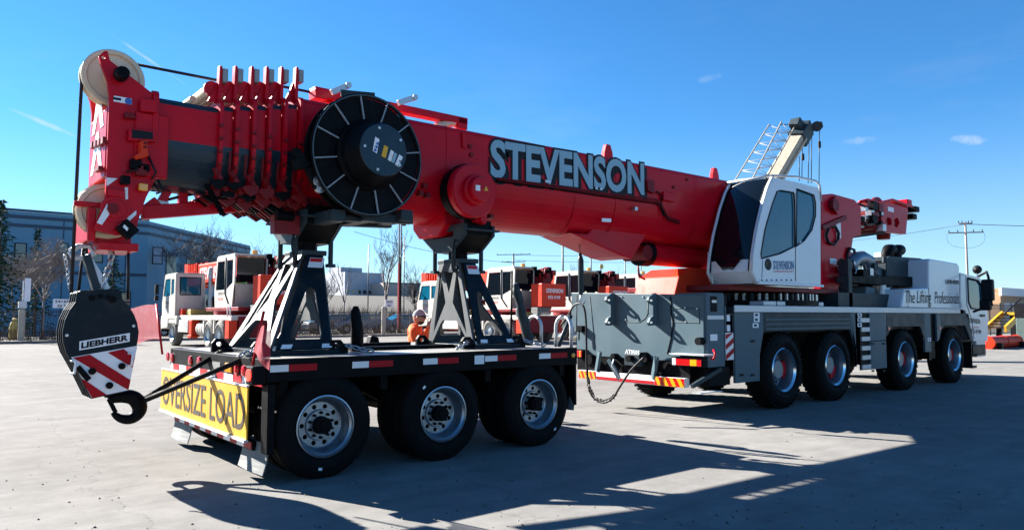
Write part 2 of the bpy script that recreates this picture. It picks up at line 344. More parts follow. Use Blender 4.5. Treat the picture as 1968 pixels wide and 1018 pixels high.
# ------------------------------------------------------------------ the lot
def concrete():
    m = bpy.data.materials.new('lot_concrete'); m.use_nodes = True; nt = m.node_tree; b = nt.nodes['Principled BSDF']; N = nt.nodes.new; Lk = nt.links.new
    tc = N('ShaderNodeTexCoord')
    def noise(sc, det, rough=.6):
        n = N('ShaderNodeTexNoise'); n.inputs['Scale'].default_value = sc; n.inputs['Detail'].default_value = det; n.inputs['Roughness'].default_value = rough
        Lk(tc.outputs['Object'], n.inputs['Vector']); return n
    a = noise(.16, 8); f = noise(95, 3); g = noise(2.2, 9, .72); spk = noise(320, 2)
    mpp = N('ShaderNodeMapping'); mpp.inputs['Scale'].default_value = (.35, 3.2, 1); mpp.inputs['Rotation'].default_value = (0, 0, R(12)); Lk(tc.outputs['Object'], mpp.inputs['Vector'])
    sw = N('ShaderNodeTexNoise'); sw.inputs['Scale'].default_value = 1.3; sw.inputs['Detail'].default_value = 7; sw.inputs['Roughness'].default_value = .65; Lk(mpp.outputs[0], sw.inputs['Vector'])
    def mr(n, a0, a1, b0, b1):
        r = N('ShaderNodeMapRange'); r.inputs[1].default_value = a0; r.inputs[2].default_value = a1; r.inputs[3].default_value = b0; r.inputs[4].default_value = b1; Lk(n.outputs['Fac'] if 'Fac' in n.outputs else n.outputs[0], r.inputs[0]); return r
    def mul(x, y):
        q = N('ShaderNodeMath'); q.operation = 'MULTIPLY'; Lk(x.outputs[0], q.inputs[0]); Lk(y.outputs[0], q.inputs[1]); return q
    v = mul(mul(mul(mr(a, .3, .7, .82, 1.14), mr(g, .3, .7, .80, 1.16)), mul(mr(f, .3, .7, .82, 1.16), mr(sw, .35, .65, .92, 1.07))), mr(spk, .3, .7, .72, 1.26))
    mc = N('ShaderNodeVectorMath'); mc.operation = 'SCALE'; mc.inputs[0].default_value = (.192, .186, .175); Lk(v.outputs[0], mc.inputs['Scale'])
    # oil and tyre stains, hairline cracks
    st = noise(.55, 6, .7); s1 = mr(st, .58, .74, 0, .34)
    mx = N('ShaderNodeMix'); mx.data_type = 'RGBA'; Lk(s1.outputs[0], mx.inputs[0]); Lk(mc.outputs[0], mx.inputs[6]); mx.inputs[7].default_value = (.06, .057, .053, 1)
    vo = N('ShaderNodeTexVoronoi'); vo.feature = 'DISTANCE_TO_EDGE'; vo.inputs['Scale'].default_value = .11
    dv = N('ShaderNodeVectorMath'); dv.operation = 'ADD'; sc = N('ShaderNodeVectorMath'); sc.operation = 'SCALE'; sc.inputs['Scale'].default_value = 1.1
    Lk(noise(1.1, 6).outputs['Color'], sc.inputs[0]); Lk(tc.outputs['Object'], dv.inputs[0]); Lk(sc.outputs[0], dv.inputs[1]); Lk(dv.outputs[0], vo.inputs['Vector'])
    cr = N('ShaderNodeMapRange'); cr.inputs[1].default_value = 0; cr.inputs[2].default_value = .0016; cr.inputs[3].default_value = .32; cr.inputs[4].default_value = 0; Lk(vo.outputs['Distance'], cr.inputs[0])
    m2 = N('ShaderNodeMix'); m2.data_type = 'RGBA'; Lk(cr.outputs[0], m2.inputs[0]); Lk(mx.outputs[2], m2.inputs[6]); m2.inputs[7].default_value = (.04, .038, .035, 1)
    Lk(m2.outputs[2], b.inputs['Base Color']); b.inputs['Roughness'].default_value = .95; b.inputs['Specular IOR Level'].default_value = .06
    bp = N('ShaderNodeBump'); bp.inputs['Strength'].default_value = .55; bp.inputs['Distance'].default_value = .006
    ad = N('ShaderNodeMath'); ad.operation = 'ADD'; Lk(f.outputs['Fac'], ad.inputs[0]); Lk(g.outputs['Fac'], ad.inputs[1]); Lk(ad.outputs[0], bp.inputs['Height']); Lk(bp.outputs[0], b.inputs['Normal'])
    return m
struct(MB().add([(-400, -400, 0), (1600, -400, 0), (1600, 1600, 0), (-400, 1600, 0)], [(0, 1, 2, 3)]).build('ground', concrete()))

# ------------------------------------------------------------------ wheels
def dolly_wheel(root, c, side=-1, name='wheel'):
    """polished ten-hole disc wheel with dual tyres; side -1 faces -y"""
    c = Vector(c); s = side
    def L(p): return [(r, h * -s) for r, h in p]            # h>0 goes inwards
    mb = MB()
    mb.lathe(L([(.300, .012), (.306, .0), (.292, -.004), (.285, .01), (.268, .03), (.258, .10), (.235, .145), (.222, .155)]), c, 'y', 40)
    holes = [circle(.185 * math.cos(2 * math.pi * i / 10), .185 * math.sin(2 * math.pi * i / 10), .024, 12) for i in range(10)]
    plate(mb, [circle(0, 0, .224, 40)] + holes, c + Vector((0, .157 * -s, 0)), (1, 0, 0), (0, 0, 1), .012)
    mb.lathe(L([(.155, .15), (.152, .128), (.146, .122), (.09, .122)]), c, 'y', 32)
    w = mb.build(name, M_ALU, root, loc=c)
    t = MB()
    for o in (0, .345):
        t.lathe(L([(.298, .02 + o), (.33, -.002 + o), (.40, -.012 + o), (.455, .0 + o), (.495, .022 + o), (.516, .05 + o), (.520, .12 + o), (.512, .126 + o), (.512, .140 + o), (.520, .146 + o), (.516, .235 + o), (.49, .262 + o), (.42, .285 + o), (.30, .265 + o)]), c, 'y', 48)
    t.disc(c + Vector((0, .25 * -s, 0)), .3, 'y', 24)
    t.build('tyre', M_RUBBER, w, loc=c)
    h = MB()
    h.cyl(c + Vector((0, .14 * -s, 0)), c + Vector((0, .03 * -s, 0)), .092, .082, 20); h.cyl(c + Vector((0, .03 * -s, 0)), c + Vector((0, .012 * -s, 0)), .055, .05, 16)
    h.build('hub', M_BLACK, w, loc=c)
    for a_ in (R(262), ):
        e_ = lambda r, q: c + Vector((r * math.cos(a_ + q), -.002 if s < 0 else .002, r * math.sin(a_ + q)))
        mk = MB(); mk.add([e_(.40, -.05) + Vector((0, .0125 * s, 0)), e_(.40, .05) + Vector((0, .0125 * s, 0)), e_(.425, .045) + Vector((0, .011 * s, 0)), e_(.425, -.045) + Vector((0, .011 * s, 0))], [(0, 1, 2, 3)]); mk.build('chalk_mark', M_DECAL, w, loc=c)
    n = MB()
    for i in range(10):
        a = 2 * math.pi * (i + .5) / 10; p = c + Vector((.122 * math.cos(a), 0, .122 * math.sin(a)))
        n.cyl(p + Vector((0, .125 * -s, 0)), p + Vector((0, .085 * -s, 0)), .017, .012, 6)
    stuff(n.build('wheel_nuts', M_BLACK, w, loc=c))
    return w

# ------------------------------------------------------------------ boom dolly
DX0, DX1, DYN, DYF, DZ = 2.62, 6.72, -1.30, 1.95, 1.18
dolly = thing('boom_dolly', 'black three axle flatbed boom dolly trailer carrying the crane boom', 'trailer', ((DX0 + DX1) / 2, .3, 0))
dk = MB(); dk.box(DX0 + .1, DX1 - .04, DYN + .09, DYF - .09, DZ - .03, DZ - .004); dk.build('deck', M_DECK, dolly)
for i in range(5):       # deck sheets butt with dark seams
    x = DX0 + .1 + i * .84
    MB().box(x + .006, min(x + .834, DX1 - .045), DYN + .1, DYF - .1, DZ - .004, DZ + .004).build('deck_plate', M_DECK, dolly)
for y0, y1 in ((DYN, DYN + .09), (DYF - .09, DYF)):
    MB().box(DX0, DX1, y0, y1, DZ - .21, DZ + .006).build('side_rail', M_BLACK, dolly, bevel=.008)
MB().box(DX0, DX0 + .10, DYN + .091, DYF - .091, DZ - .24, DZ + .004).build('rear_beam', M_BLACK, dolly, bevel=.008)
MB().box(DX1 - .04, DX1, DYN + .091, DYF - .091, DZ - .24, DZ + .004).build('front_beam', M_BLACK, dolly)
fr = MB()
for y in (-.25, .85): fr.box(DX0 + .12, DX1 - .1, y - .07, y + .07, .66, DZ - .04)
for x in (2.8, 3.9, 5.3, 6.5): fr.box(x, x + .08, DYN + .1, DYF - .1, .82, DZ - .035)
fr.box(2.75, 6.66, DYN + .12, -.8, .97, 1.13); fr.box(2.75, 6.66, 1.4, DYF - .12, .97, 1.13)
fr.build('chassis', M_BLACK, dolly)
ax = MB()
for x in (3.237, 4.643, 6.057):
    ax.cyl((x, -1.1, .51), (x, 1.75, .51), .075, n=12)
    for y in (-.45, 1.05):
        ax.cyl((x + .1, y, .5), (x + .1, y, .95), .13, .11, 12); ax.beam((x - .55, y, .78), (x, y, .5), .08, .12)
ax.build('axle_group', M_BLACK, dolly)
W0 = dolly_wheel(dolly, (3.237, DYN, .51))
for x in (4.643, 6.057):
    w = copy_tree(W0, dolly); w.location.x += x - 3.237; w.rotation_euler.y = random.Random(int(x * 9)).uniform(0, 6)
W1 = dolly_wheel(dolly, (3.237, DYF, .51), 1)
for x in (4.643, 6.057):
    w = copy_tree(W1, dolly); w.location.x += x - 3.237
# reflective side strips, white then red
for a, b, c in ((519, 555, 609), (677, 709, 755), (813, 841, 881), (932, 956, 992), (1036, 1058, 1090)):
    xa, xb, xc = (onY(q, 700, DYN).x for q in (a, b, c))
    MB().box(xa, xb - .003, DYN - .005, DYN, 1.065, 1.13).build('white_reflector', M_REFW, dolly)
    MB().box(xb, xc, DYN - .005, DYN, 1.065, 1.13).build('red_reflector', M_REFR, dolly)
xa, xb = onY(912, 690, DYN).x, onY(930, 690, DYN).x
MB().box(xa, xb, DYN - .005, DYN, 1.04, 1.14).build('rating_plate', M_DECAL, dolly)
MB().lathe([(.03, .0), (.028, -.014), (.001, -.02)], (onY(1101, 680, DYN).x, DYN, 1.09), 'y', 16).build('marker_light', M_AMBER, dolly)
# rear face: lamps and striped board
def rear_lamp(px, py, r, m, nm, x=DX0):
    p = onX(px, py, x); return MB().lathe([(r, .0), (r, -.012), (r * .92, -.02), (r * .4, -.028), (.001, -.03)], p, 'x', 18).build(nm, m, dolly)
for px, py in ((324, 685), (332, 687), (367, 692), (384, 694), (456, 709), (470, 712)): rear_lamp(px, py, .056, M_LENSR, 'tail_light')
p = onX(441, 706, DX0); MB().box(DX0 - .02, DX0, p.y - .10, p.y + .10, p.z - .05, p.z + .05).build('turn_signal', M_AMBER, dolly, bevel=.012)
p = onX(416, 702, DX0); MB().box(DX0 - .008, DX0, p.y - .14, p.y + .12, p.z - .04, p.z + .04).build('number_plate', M_FLAP, dolly)
zz0, zz1 = .925, .995
yy = DYN + .06; k = 0
while yy < DYF - .1:
    y2 = min(yy + .275, DYF - .06)
    MB().box(DX0 - .006, DX0, yy, y2 - .003, zz0, zz1).build('red_reflector' if k % 2 == 0 else 'white_reflector', M_REFR if k % 2 == 0 else M_REFW, dolly); yy = y2; k += 1
lb = MB(); p = onX(491, 718, DX0 - .08); lb.box(DX0 - .14, DX0 - .02, DYN - .04, DYN + .14, .955, 1.13); lb.build('lamp_box', M_BLACK, dolly, bevel=.015)
MB().lathe([(.055, .0), (.055, -.012), (.001, -.03)], (DX0 - .14, DYN + .05, 1.045), 'x', 18).build('stop_lamp', M_LIT, dolly)
# bumper below the sign
MB().box(DX0 + .02, DX0 + .09, DYN + .35, DYF - .2, .29, .375).build('rear_bumper', M_BLACK, dolly)
yy = DYN + .37; k = 0
while yy < DYF - .25:
    MB().box(DX0 + .013, DX0 + .02, yy, yy + .2, .30, .365).build('red_reflector' if k % 2 == 0 else 'white_reflector', M_REFR if k % 2 == 0 else M_REFW, dolly); yy += .203; k += 1
for y in (-.45, .3, 1.1): MB().box(DX0 + .03, DX0 + .1, y - .04, y + .04, .377, .94).build('bumper_hanger', M_BLACK, dolly)
# guard plates and mud flaps
MB().box(DX0 + .02, DX0 + .09, DYN - .01, DYN + .14, .30, .95).build('guard_plate', M_BLACK, dolly)
def flap(x, y0, y1, z0, z1, curl=.05):
    mb = MB(); n = 6
    for t in (0, .012):
        pass
    V = []
    for i in range(n + 1):
        f = i / n; z = z1 + (z0 - z1) * f; dx = -curl * f * f
        V += [(x + dx, y0, z), (x + dx - .02 * f, (y0 + y1) / 2, z), (x + dx, y1, z)]
    F = []
    for i in range(n):
        for j in range(2): F.append((i * 3 + j, i * 3 + j + 1, i * 3 + j + 4, i * 3 + j + 3))
    mb.add(V, F); o = mb.build('mud_flap', M_FLAP, dolly); md = o.modifiers.new('solid', 'SOLIDIFY'); md.thickness = .012; return o
flap(DX0 + .06, DYN + .06, DYN + .72, .10, .38); flap(DX0 + .06, DYF - .8, DYF - .1, .08, .38)
flap(DX1 + .02, DYN + .04, DYN + .2, .38, .95); MB().box(DX1 - .03, DX1 - .0, DYN + .02, DYN + .6, .45, .97).build('guard_plate', M_BLACK, dolly)
# U-shaped grab handles at the front of the deck
for px in (1027, 1083):
    p = onY(px, 664, -.95 if px > 1050 else -.2); w = .15
    pts = [(p.x, p.y - w, DZ)] + [(p.x, p.y - w * math.cos(a), DZ + .26 + w * math.sin(a)) for a in [math.pi * i / 8 for i in range(9)]] + [(p.x, p.y + w, DZ)]
    MB().tube(pts, .024, 8).build('grab_handle', M_GALV, dolly)
# small wedges, rails and the upright rubber post on the deck
for px, py in ((888, 642), (943, 660), (716, 664)):
    p = onZ(px, py, DZ); MB().prism([(p.x - .09, DZ), (p.x + .09, DZ), (p.x + .06, DZ + .12), (p.x - .05, DZ + .14)], 'y', p.y - .06, p.y + .06).build('deck_bracket', M_BLACK, dolly, bevel=.01)
for y, xa, xb in ((-.25, 4.0, 5.5), (.85, 4.0, 5.5)):
    MB().box(xa, xb, y - .05, y + .05, DZ + .004, DZ + .05).build('skid_rail', M_BLACK, dolly)
p = onY(686, 672, -.35); q = onY(684, 588, -.35)
MB().tube([(p.x, -.35, DZ), (p.x + .0, -.35, DZ + .25), (q.x, -.34, q.z - .08), (q.x, -.34, q.z)], [.075, .073, .06, .03], 10).build('rubber_stake', M_BLACK, dolly)
p = onY(982, 662, -.2); q = onY(984, 520, -.2)
MB().tube([p, q], .016, 6).build('whip_rod', M_BLACK, dolly)
# crumpled tarp strap on the deck front
rng = random.Random(4); a = onY(990, 545, -.1); b = onY(1018, 664, -.1); pts = [a.lerp(b, i / 14) + Vector((rng.uniform(-.008, .008), rng.uniform(-.012, .012), 0)) for i in range(15)]
tag(MB().tube(pts, [.05 + .03 * i / 14 + rng.uniform(-.012, .014) for i, _ in enumerate(pts)], 8).build('tarp_roll', M_DGREY), 'crumpled dark tarp roll leaning upright on the dolly deck front', 'tarp')

# ------------------------------------------------------------------ oversize load sign
sx = DX0 - .035
sy0, sy1, sz0, sz1 = onX(476, 780, sx).y, onX(311, 740, sx).y, .40, .905
sign = thing('oversize_sign', 'long yellow OVERSIZE LOAD board hung across the dolly rear', 'sign', (sx, (sy0 + sy1) / 2, sz0))
MB().box(sx - .008, sx + .008, sy0, sy1, sz0, sz1).build('sign_board', M_YELLOW, sign)
text('lettering', 'OVERSIZE LOAD', (sx - .0125, sy1 - .09, sz0 + .075), (0, -(sy1 - sy0 - .14), 0), (0, 0, sz1 - sz0 - .15), M_INKGREY, sign, offset=.006)
MB().box(sx - .014, sx + .012, sy0, sy1, sz1 + .001, sz1 + .02).build('edge_strip', M_WHITE, sign); MB().box(sx - .03, sx + .012, sy0, sy1, sz0 - .025, sz0 - .001).build('edge_strip', M_WHITE, sign)

# ------------------------------------------------------------------ boom stands
def stand(label, base, top, yb, yt, lean):
    """base (x0,x1) at deck, top (x0,x1); four plated faces with cut-outs, saddle on top"""
    z0, z1 = DZ + .005, 2.30
    t = thing('boom_stand', label, 'boom stand', ((base[0] + base[1]) / 2, (yb[0] + yb[1]) / 2, DZ), 'A-frame stands under the boom')
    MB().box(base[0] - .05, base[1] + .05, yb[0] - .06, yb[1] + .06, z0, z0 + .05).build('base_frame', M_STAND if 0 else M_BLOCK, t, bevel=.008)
    zb = z0 + .052
    def face(c00, c10, c01, c11, holes, th, m, nm):
        """bilinear panel between bottom a,b and top a,b with holes given in unit coordinates"""
        a, b, c, d = map(Vector, (c00, c10, c01, c11))
        V, F = fill_curve([[(0, 0), (1, 0), (1, 1), (0, 1)]] + holes if not nm.startswith('end') else [END_OUT] + holes, .0001)
        n = ((b - a).cross(c - a)).normalized() * th; mb = MB()
        nv = len(V) // 2
        pts = []
        for p in V:
            q = a.lerp(b, p.x).lerp(c.lerp(d, p.x), p.y); pts.append(q + (n if p.z > 0 else Vector((0, 0, 0))))
        mb.add(pts, F); return mb.build(nm, m, t, bevel=.004)
    END_OUT = [(0, 0), (.10, 0), (.27, .24), (.33, .28), (.67, .28), (.73, .24), (.90, 0), (1, 0), (1, 1), (0, 1)]
    end_holes = [[(.11, .12), (.39, .50), (.17, .86), (.11, .88)], [(.89, .12), (.61, .50), (.83, .86), (.89, .88)], [(.27, .90), (.73, .90), (.5, .62)]]
    side_holes = [[(.20, .09), (.80, .09), (.83, .15), (.66, .58), (.58, .63), (.42, .63), (.34, .58), (.17, .15)]]
    (b0, b1), (t0, t1), (y0, y1), (u0, u1) = base, top, yb, yt
    face((b0, y1, zb), (b0, y0, zb), (t0, u1, z1), (t0, u0, z1), end_holes, .03, M_STAND, 'end_panel')
    face((b1, y1, zb), (b1, y0, zb), (t1, u1, z1), (t1, u0, z1), end_holes, .03, M_STAND, 'end_panel')
    face((b0 + .031, y0, zb), (b1 - .031, y0, zb), (t0 + .031, u0, z1), (t1 - .031, u0, z1), side_holes, .03, M_BLOCK, 'side_panel')  # near side's shade is put into the colour; far side keeps stand grey
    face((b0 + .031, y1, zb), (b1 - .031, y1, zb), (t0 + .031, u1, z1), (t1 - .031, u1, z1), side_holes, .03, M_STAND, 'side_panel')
    cx, cy = (t0 + t1) / 2, (u0 + u1) / 2; hw = (u1 - u0) / 2
    MB().box(t0 - .03, t1 + .03, u0 - .03, u1 + .03, z1 + .002, z1 + .06).build('head_plate', M_DGREY, t, bevel=.006)
    MB().cyl((cx, cy, z1 + .062), (cx, cy, z1 + .17), .13, n=18).build('swivel', M_BLACK, t)
    for y in (cy - .22, cy + .22):
        for x in (t0 - .1, t1 + .1):
            jb = MB(); jb.cyl((x, y, z1 - .12), (x, y, z1 + .2), .03, n=8); jb.box(x - .045, x + .045, y - .045, y + .045, z1 - .13, z1 - .09); jb.build('locking_jack', M_DGREY, t)
    cr = MB()
    za, zc, zt = z1 + .15, z1 + .36, z1 + .50
    prof = [(cy - .18, za), (cy + .18, za), (cy + .48, zc), (cy + .48, zt), (cy + .42, zt), (cy + .42, zc + .03), (cy + .15, za + .05), (cy - .15, za + .05), (cy - .42, zc + .03), (cy - .42, zt), (cy - .48, zt), (cy - .48, zc)]
    for x in (t0 - .12, t1 + .08): plate(cr, [[(cy - .2, za), (cy + .2, za), (cy + .5, zc), (cy + .5, zt), (cy - .5, zt), (cy - .5, zc)], [(cy - .24, zc - .015), (cy + .24, zc - .015), (cy + .24, zc + .06), (cy - .24, zc + .06)]], (x + .02, 0, 0), (0, 1, 0), (0, 0, 1), .04)
    cr.box(t0 - .08, t1 + .08, cy - .2, cy + .2, za + .001, za + .045); cr.box(t0 - .16, t1 + .16, cy - .56, cy - .481, zc + .05, zc + .075); cr.box(t0 - .16, t1 + .16, cy + .481, cy + .56, zc + .05, zc + .075)
    cr.build('saddle', M_DGREY, t, bevel=.004)
    for s_ in (-1, 1):
        MB().prism([(cy + s_ * .47, zc), (cy + s_ * .47, zt + .06), (cy + s_ * .43, zt + .06), (cy + s_ * .43, zc - .01), (cy + s_ * .17, za + .02), (cy + s_ * .2, za)], 'x', t0 - .079, t1 + .079).build('saddle_cheek', M_BLACK, t)
    # hydraulic hose loop and warning sheet
    MB().tube(smooth_pts([(t0 - .13, cy - .3, z1 + .3), (t0 - .2, cy - .36, z1 + .1), (t0 - .12, cy - .3, z1 - .1), (t0, cy - .2, z1 - .02)]), .012, 6).build('hose', M_HOSE, t)
    def on_side(a, b, dz):
        q0 = Vector((b0, y0, zb)).lerp(Vector((b1, y0, zb)), a); q1 = Vector((t0, u0, z1)).lerp(Vector((t1, u0, z1)), a); return q0.lerp(q1, b) + Vector((0, -.036, 0))
    o = on_side(.25, .86, 0); sticker(o, on_side(.85, .86, 0) - o, on_side(.28, .97, 0) - o, M_DECAL, t, 'warning_label')
    o = on_side(.28, .925, 0) + Vector((0, -.005, 0)); sticker(o, on_side(.82, .925, 0) + Vector((0, -.005, 0)) - o, on_side(.3, .965, 0) + Vector((0, -.005, 0)) - o, M_REDINK, t, 'warning_header')
    for a in (.1, .78):
        o = on_side(a, .015, 0); sticker(o, on_side(a + .17, .015, 0) - o, on_side(a + .01, .055, 0) - o, M_DECAL, t, 'load_label')
    # lugs and shackle chains at the feet
    for x, y in ((b0 - .12, y0), (b0 - .12, y1), (b1 + .05, y0), (b1 + .05, y1)):
        lg = MB(); V, F = fill_curve([[(-.10, 0), (.12, 0), (.12, .05), (.03, .15), (-.06, .15), (-.10, .10)], circle(-.02, .09, .03, 10)], .04)
        lg.add([Vector((x + p.x, y + p.z, z0 + p.y)) for p in V], F); lg.build('foot_lug', M_BLACK, t)
    for x, s in ((b0 - .14, -1), (b1 + .14, 1)):
        ch = MB(); chain(ch, [(x, y0 - .02, z0 + .09), (x + .12 * s, y0 - .1, z0 + .05), (x + .26 * s, y0 - .16, z0 + .02)], .045, .011); ch.build('lashing_chain', M_STEEL, t)
    return t
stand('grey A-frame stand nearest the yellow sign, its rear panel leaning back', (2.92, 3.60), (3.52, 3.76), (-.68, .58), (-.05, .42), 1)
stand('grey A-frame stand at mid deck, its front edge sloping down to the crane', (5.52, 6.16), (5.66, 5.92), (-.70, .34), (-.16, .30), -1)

# ------------------------------------------------------------------ the big mobile crane
crane = thing('mobile_crane', 'large red and grey mobile crane with its long boom lying back over the dolly', 'crane', (15.0, .25, 0))
CY = -1.30            # near side of the carrier
FY = 1.72
BY = .30              # boom centre line
M_RIM = mat('rim_inner_steel', (.16, .20, .24), .35, metal=.6, var=.1)
def crane_wheel(c, side):
    c = Vector(c); s = -side
    def L(p): return [(r, h * s) for r, h in p]
    mb = MB()
    mb.lathe(L([(.375, .03), (.385, .01), (.37, -.002), (.355, .012), (.335, .03)]), c, 'y', 40)
    mb.lathe(L([(.335, .031), (.318, .09), (.30, .20), (.285, .22), (.17, .235), (.165, .13), (.15, .12), (.001, .12)]), c, 'y', 40, m=1)
    w = mb.build('wheel', [M_CHROME, M_RIM], crane, loc=c)
    t = MB()
    t.lathe(L([(.375, .04), (.40, .005), (.47, -.015), (.55, .0), (.60, .025), (.635, .06), (.640, .2), (.640, .36), (.61, .40), (.5, .42), (.38, .40)]), c, 'y', 48)
    t.disc(c + Vector((0, .38 * s, 0)), .38, 'y', 20)
    for i in range(36):
        a = 2 * math.pi * i / 36
        for j, (h0, h1, da) in enumerate(((.03, .19, .07), (.21, .38, -.07))):
            e = lambda r, h, q: c + Vector((r * math.cos(a + q), h * s, r * math.sin(a + q)))
            wd = .045
            t.add([e(.632, h0, da - wd), e(.632, h0, da + wd), e(.632, h1, wd), e(.632, h1, -wd), e(.662, h0, da - wd * .8), e(.662, h0, da + wd * .8), e(.662, h1, wd * .8), e(.662, h1, -wd * .8)],
                  [(4, 5, 6, 7), (0, 1, 5, 4), (1, 2, 6, 5), (2, 3, 7, 6), (3, 0, 4, 7)])
    t.build('tyre', M_RUBBER, w, loc=c)
    h = MB(); 
    for i in range(10):
        a = 2 * math.pi * i / 10; p = c + Vector((.225 * math.cos(a), .228 * s, .225 * math.sin(a))); h.cyl(p, p + Vector((0, -.05 * s, 0)), .02, n=6)
    stuff(h.build('wheel_nuts', M_STEEL, w, loc=c))
    for sg in (-1, 1):
        q = MB(); q.prism([(c.x + sg * .19 + .075 * math.cos(b), c.z + .15 * math.sin(b)) for b in [2 * math.pi * i / 14 for i in range(14)]], 'y', c.y + .13 * s, c.y + .215 * s); q.build('hub_guard', M_RED, w, loc=c)
    return w
WX = (11.73, 13.54, 16.63, 19.32)
w = crane_wheel((WX[0], CY, .66), -1)
for x in WX[1:]:
    k = copy_tree(w, crane); k.location.x += x - WX[0]; k.rotation_euler.y = .8 if x < 15 else 0
for ch in []: pass
w = crane_wheel((WX[0], FY, .66), 1)
for x in WX[1:]:
    k = copy_tree(w, crane); k.location.x += x - WX[0]
# chassis
ch = MB(); ch.box(9.75, 21.0, -.45, .95, .62, 1.50); ch.box(10.3, 20.0, CY + .1, FY - .1, 1.30, 1.62)
for x in WX: ch.cyl((x, CY + .35, .66), (x, FY - .35, .66), .13, n=12); ch.box(x - .16, x + .16, -.5, 1.0, .5, .85)
ch.build('chassis', M_BLACK, crane)
RZ0, RZ1 = 1.655, 1.765
MB().box(10.24, 19.72, CY + .002, FY - .002, RZ0 - .02, RZ1 - .02).build('carrier_deck', M_DGREY, crane)
MB().box(10.24, 14.9, CY - .022, CY, RZ0, RZ1).build('deck_edge', M_GALV, crane, bevel=.006)
MB().box(14.905, 19.72, CY - .022, CY, RZ0, RZ1).build('deck_edge', M_GALV, crane, bevel=.006)
# side skirt with the wheel arches
zb = .52
def sk(name, pts, m=M_GREY, y=CY, t=.05, bevel=.006): return MB().prism(pts, 'y', y, y + t).build(name, m, crane, bevel=bevel)
zT = RZ0 - .004
sk('rear_locker', [(10.26, zb), (10.95, zb), (10.97, .95), (11.02, 1.10), (11.10, 1.34), (11.10, zT), (10.26, zT)])
sk('fender', [(11.104, 1.33), (14.16, 1.33), (14.16, zT), (11.104, zT)], M_DGREY)
f2 = MB()
for i in range(3): f2.box(11.15, 14.1, CY - .012, CY - .001, 1.36 + i * .08, 1.385 + i * .08)
f2.build('fender_rib', M_GREY, crane)
sk('ladder_panel', [(14.16, 1.33), (14.30, 1.10), (14.36, .95), (14.36, .6), (14.36, zT), (14.164, zT)], M_GREY)
xa, xb = onY(1656, 650, CY).x, onY(1672, 650, CY).x
ld = MB(); ld.box(xa, xb, CY + .03, CY + .06, .52, zT - .001); ld.build('ladder_back', M_BLACK, crane)
for i in range(6):
    z = .54 + i * .185; MB().box(xa, xb, CY - .005, CY + .028, z, z + .085).build('ladder_rung', M_GALV, crane)
lk0, lk1 = xb + .01, onY(1703, 650, CY).x
sk('locker', [(lk0, zb), (lk1, zb), (lk1, 1.08), (lk0, 1.08)]); sk('locker', [(lk0, 1.09), (lk1, 1.09), (lk1, 1.15), (lk1 + .06, zT), (lk0, zT)])
a0 = lk1 + .01
x1 = onY(1715, 626, CY).x; x2 = onY(1768, 626, CY).x; x3 = onY(1778, 660, CY).x; x4 = onY(1790, 660, CY).x; x5 = onY(1802, 660, CY).x; x6 = onY(1806, 660, CY).x; x7 = onY(1815, 626, CY).x; x8 = onY(1855, 626, CY).x; x9 = onY(1866, 672, CY).x
sk('fender', [(a0, 1.15), (x1, 1.36), (x2, 1.36), (x3, 1.06), (x3 + .004, zT), (a0 + .055, zT)], M_DGREY)
sk('locker', [(x3 + .008, .78), (x4, .78), (x4, zT), (x3 + .008, zT)]); MB().box(x4 + .01, x5, CY + .06, CY + .12, .62, zT).build('locker_gap', M_BLACK, crane)
sk('locker', [(x5, 1.0), (x6, 1.06), (x6 + .12, 1.25), (x6 + .12, zT), (x5, zT)])
sk('fender', [(x6 + .124, 1.25), (x7, 1.36), (x8, 1.36), (x9, 1.0), (x9 + .12, 1.0), (x9 - .05, zT), (x6 + .124, zT)], M_DGREY)
for px, py in ((1708, 631), (1806, 630)):
    p = onY(px, py, CY); MB().box(p.x - .04, p.x + .04, CY - .012, CY, p.z - .03, p.z + .03).build('side_lamp', M_LENSR, crane)
for px, py in ((1454, 605), (1454, 614), (1452, 625), (1652, 605), (1652, 614), (1652, 624), (1786, 652)):
    p = onY(px, py, CY); MB().box(p.x - .085, p.x + .085, CY - .004, CY, p.z - .038, p.z + .038).build('warning_label', M_DECAL, crane)
    MB().box(p.x - .05, p.x + .03, CY - .006, CY - .0045, p.z - .018, p.z + .02).build('label_print', M_INK, crane)
for px, py in ((1677, 660), (1698, 660), (1677, 712), (1698, 712), (1775, 650), (1787, 690), (1425, 720), (1446, 720), (1446, 655)):
    p = onY(px, py, CY); MB().box(p.x - .05, p.x + .05, CY - .015, CY - .0005, p.z - .018, p.z + .018).build('locker_latch', M_INK, crane)
# ------------------------------------------------ rear box
GX = 9.50
g = MB(); g.prism(Xp([(1098, 562), (1352, 566), (1354, 690), (1290, 694), (1108, 682), (1108, 640), (1098, 620)], GX), 'x', GX, GX + .55)
g.build('rear_box', M_GREY, crane, bevel=.012)
# seams of the pressed rear plate
def seam(pts, x=GX, r=.006, m=M_DGREY): return MB().tube([onX(a, b, x - .002) for a, b in pts], r, 4).build('panel_seam', m, crane)
seam([(1108, 566), (1107, 680)]); seam([(1133, 568), (1144, 668)]); 
seam([(1245, 567), (1245, 602), (1239, 612), (1228, 619), (1200, 618)]); seam([(1292, 592), (1344, 593), (1344, 620), (1290, 618)])
for px, py in ((1195, 570), (1236, 570), (1203, 614), (1226, 614), (1317, 591), (1318, 618), (1340, 593), (1300, 606)):
    p = onX(px, py, GX); MB().cyl(p, p + Vector((-.014, 0, 0)), .014, n=8).build('bolt', M_STEEL, crane)
seam([(1289, 570), (1290, 600), (1294, 620), (1290, 650), (1283, 680)], r=.014, m=M_BLACK)
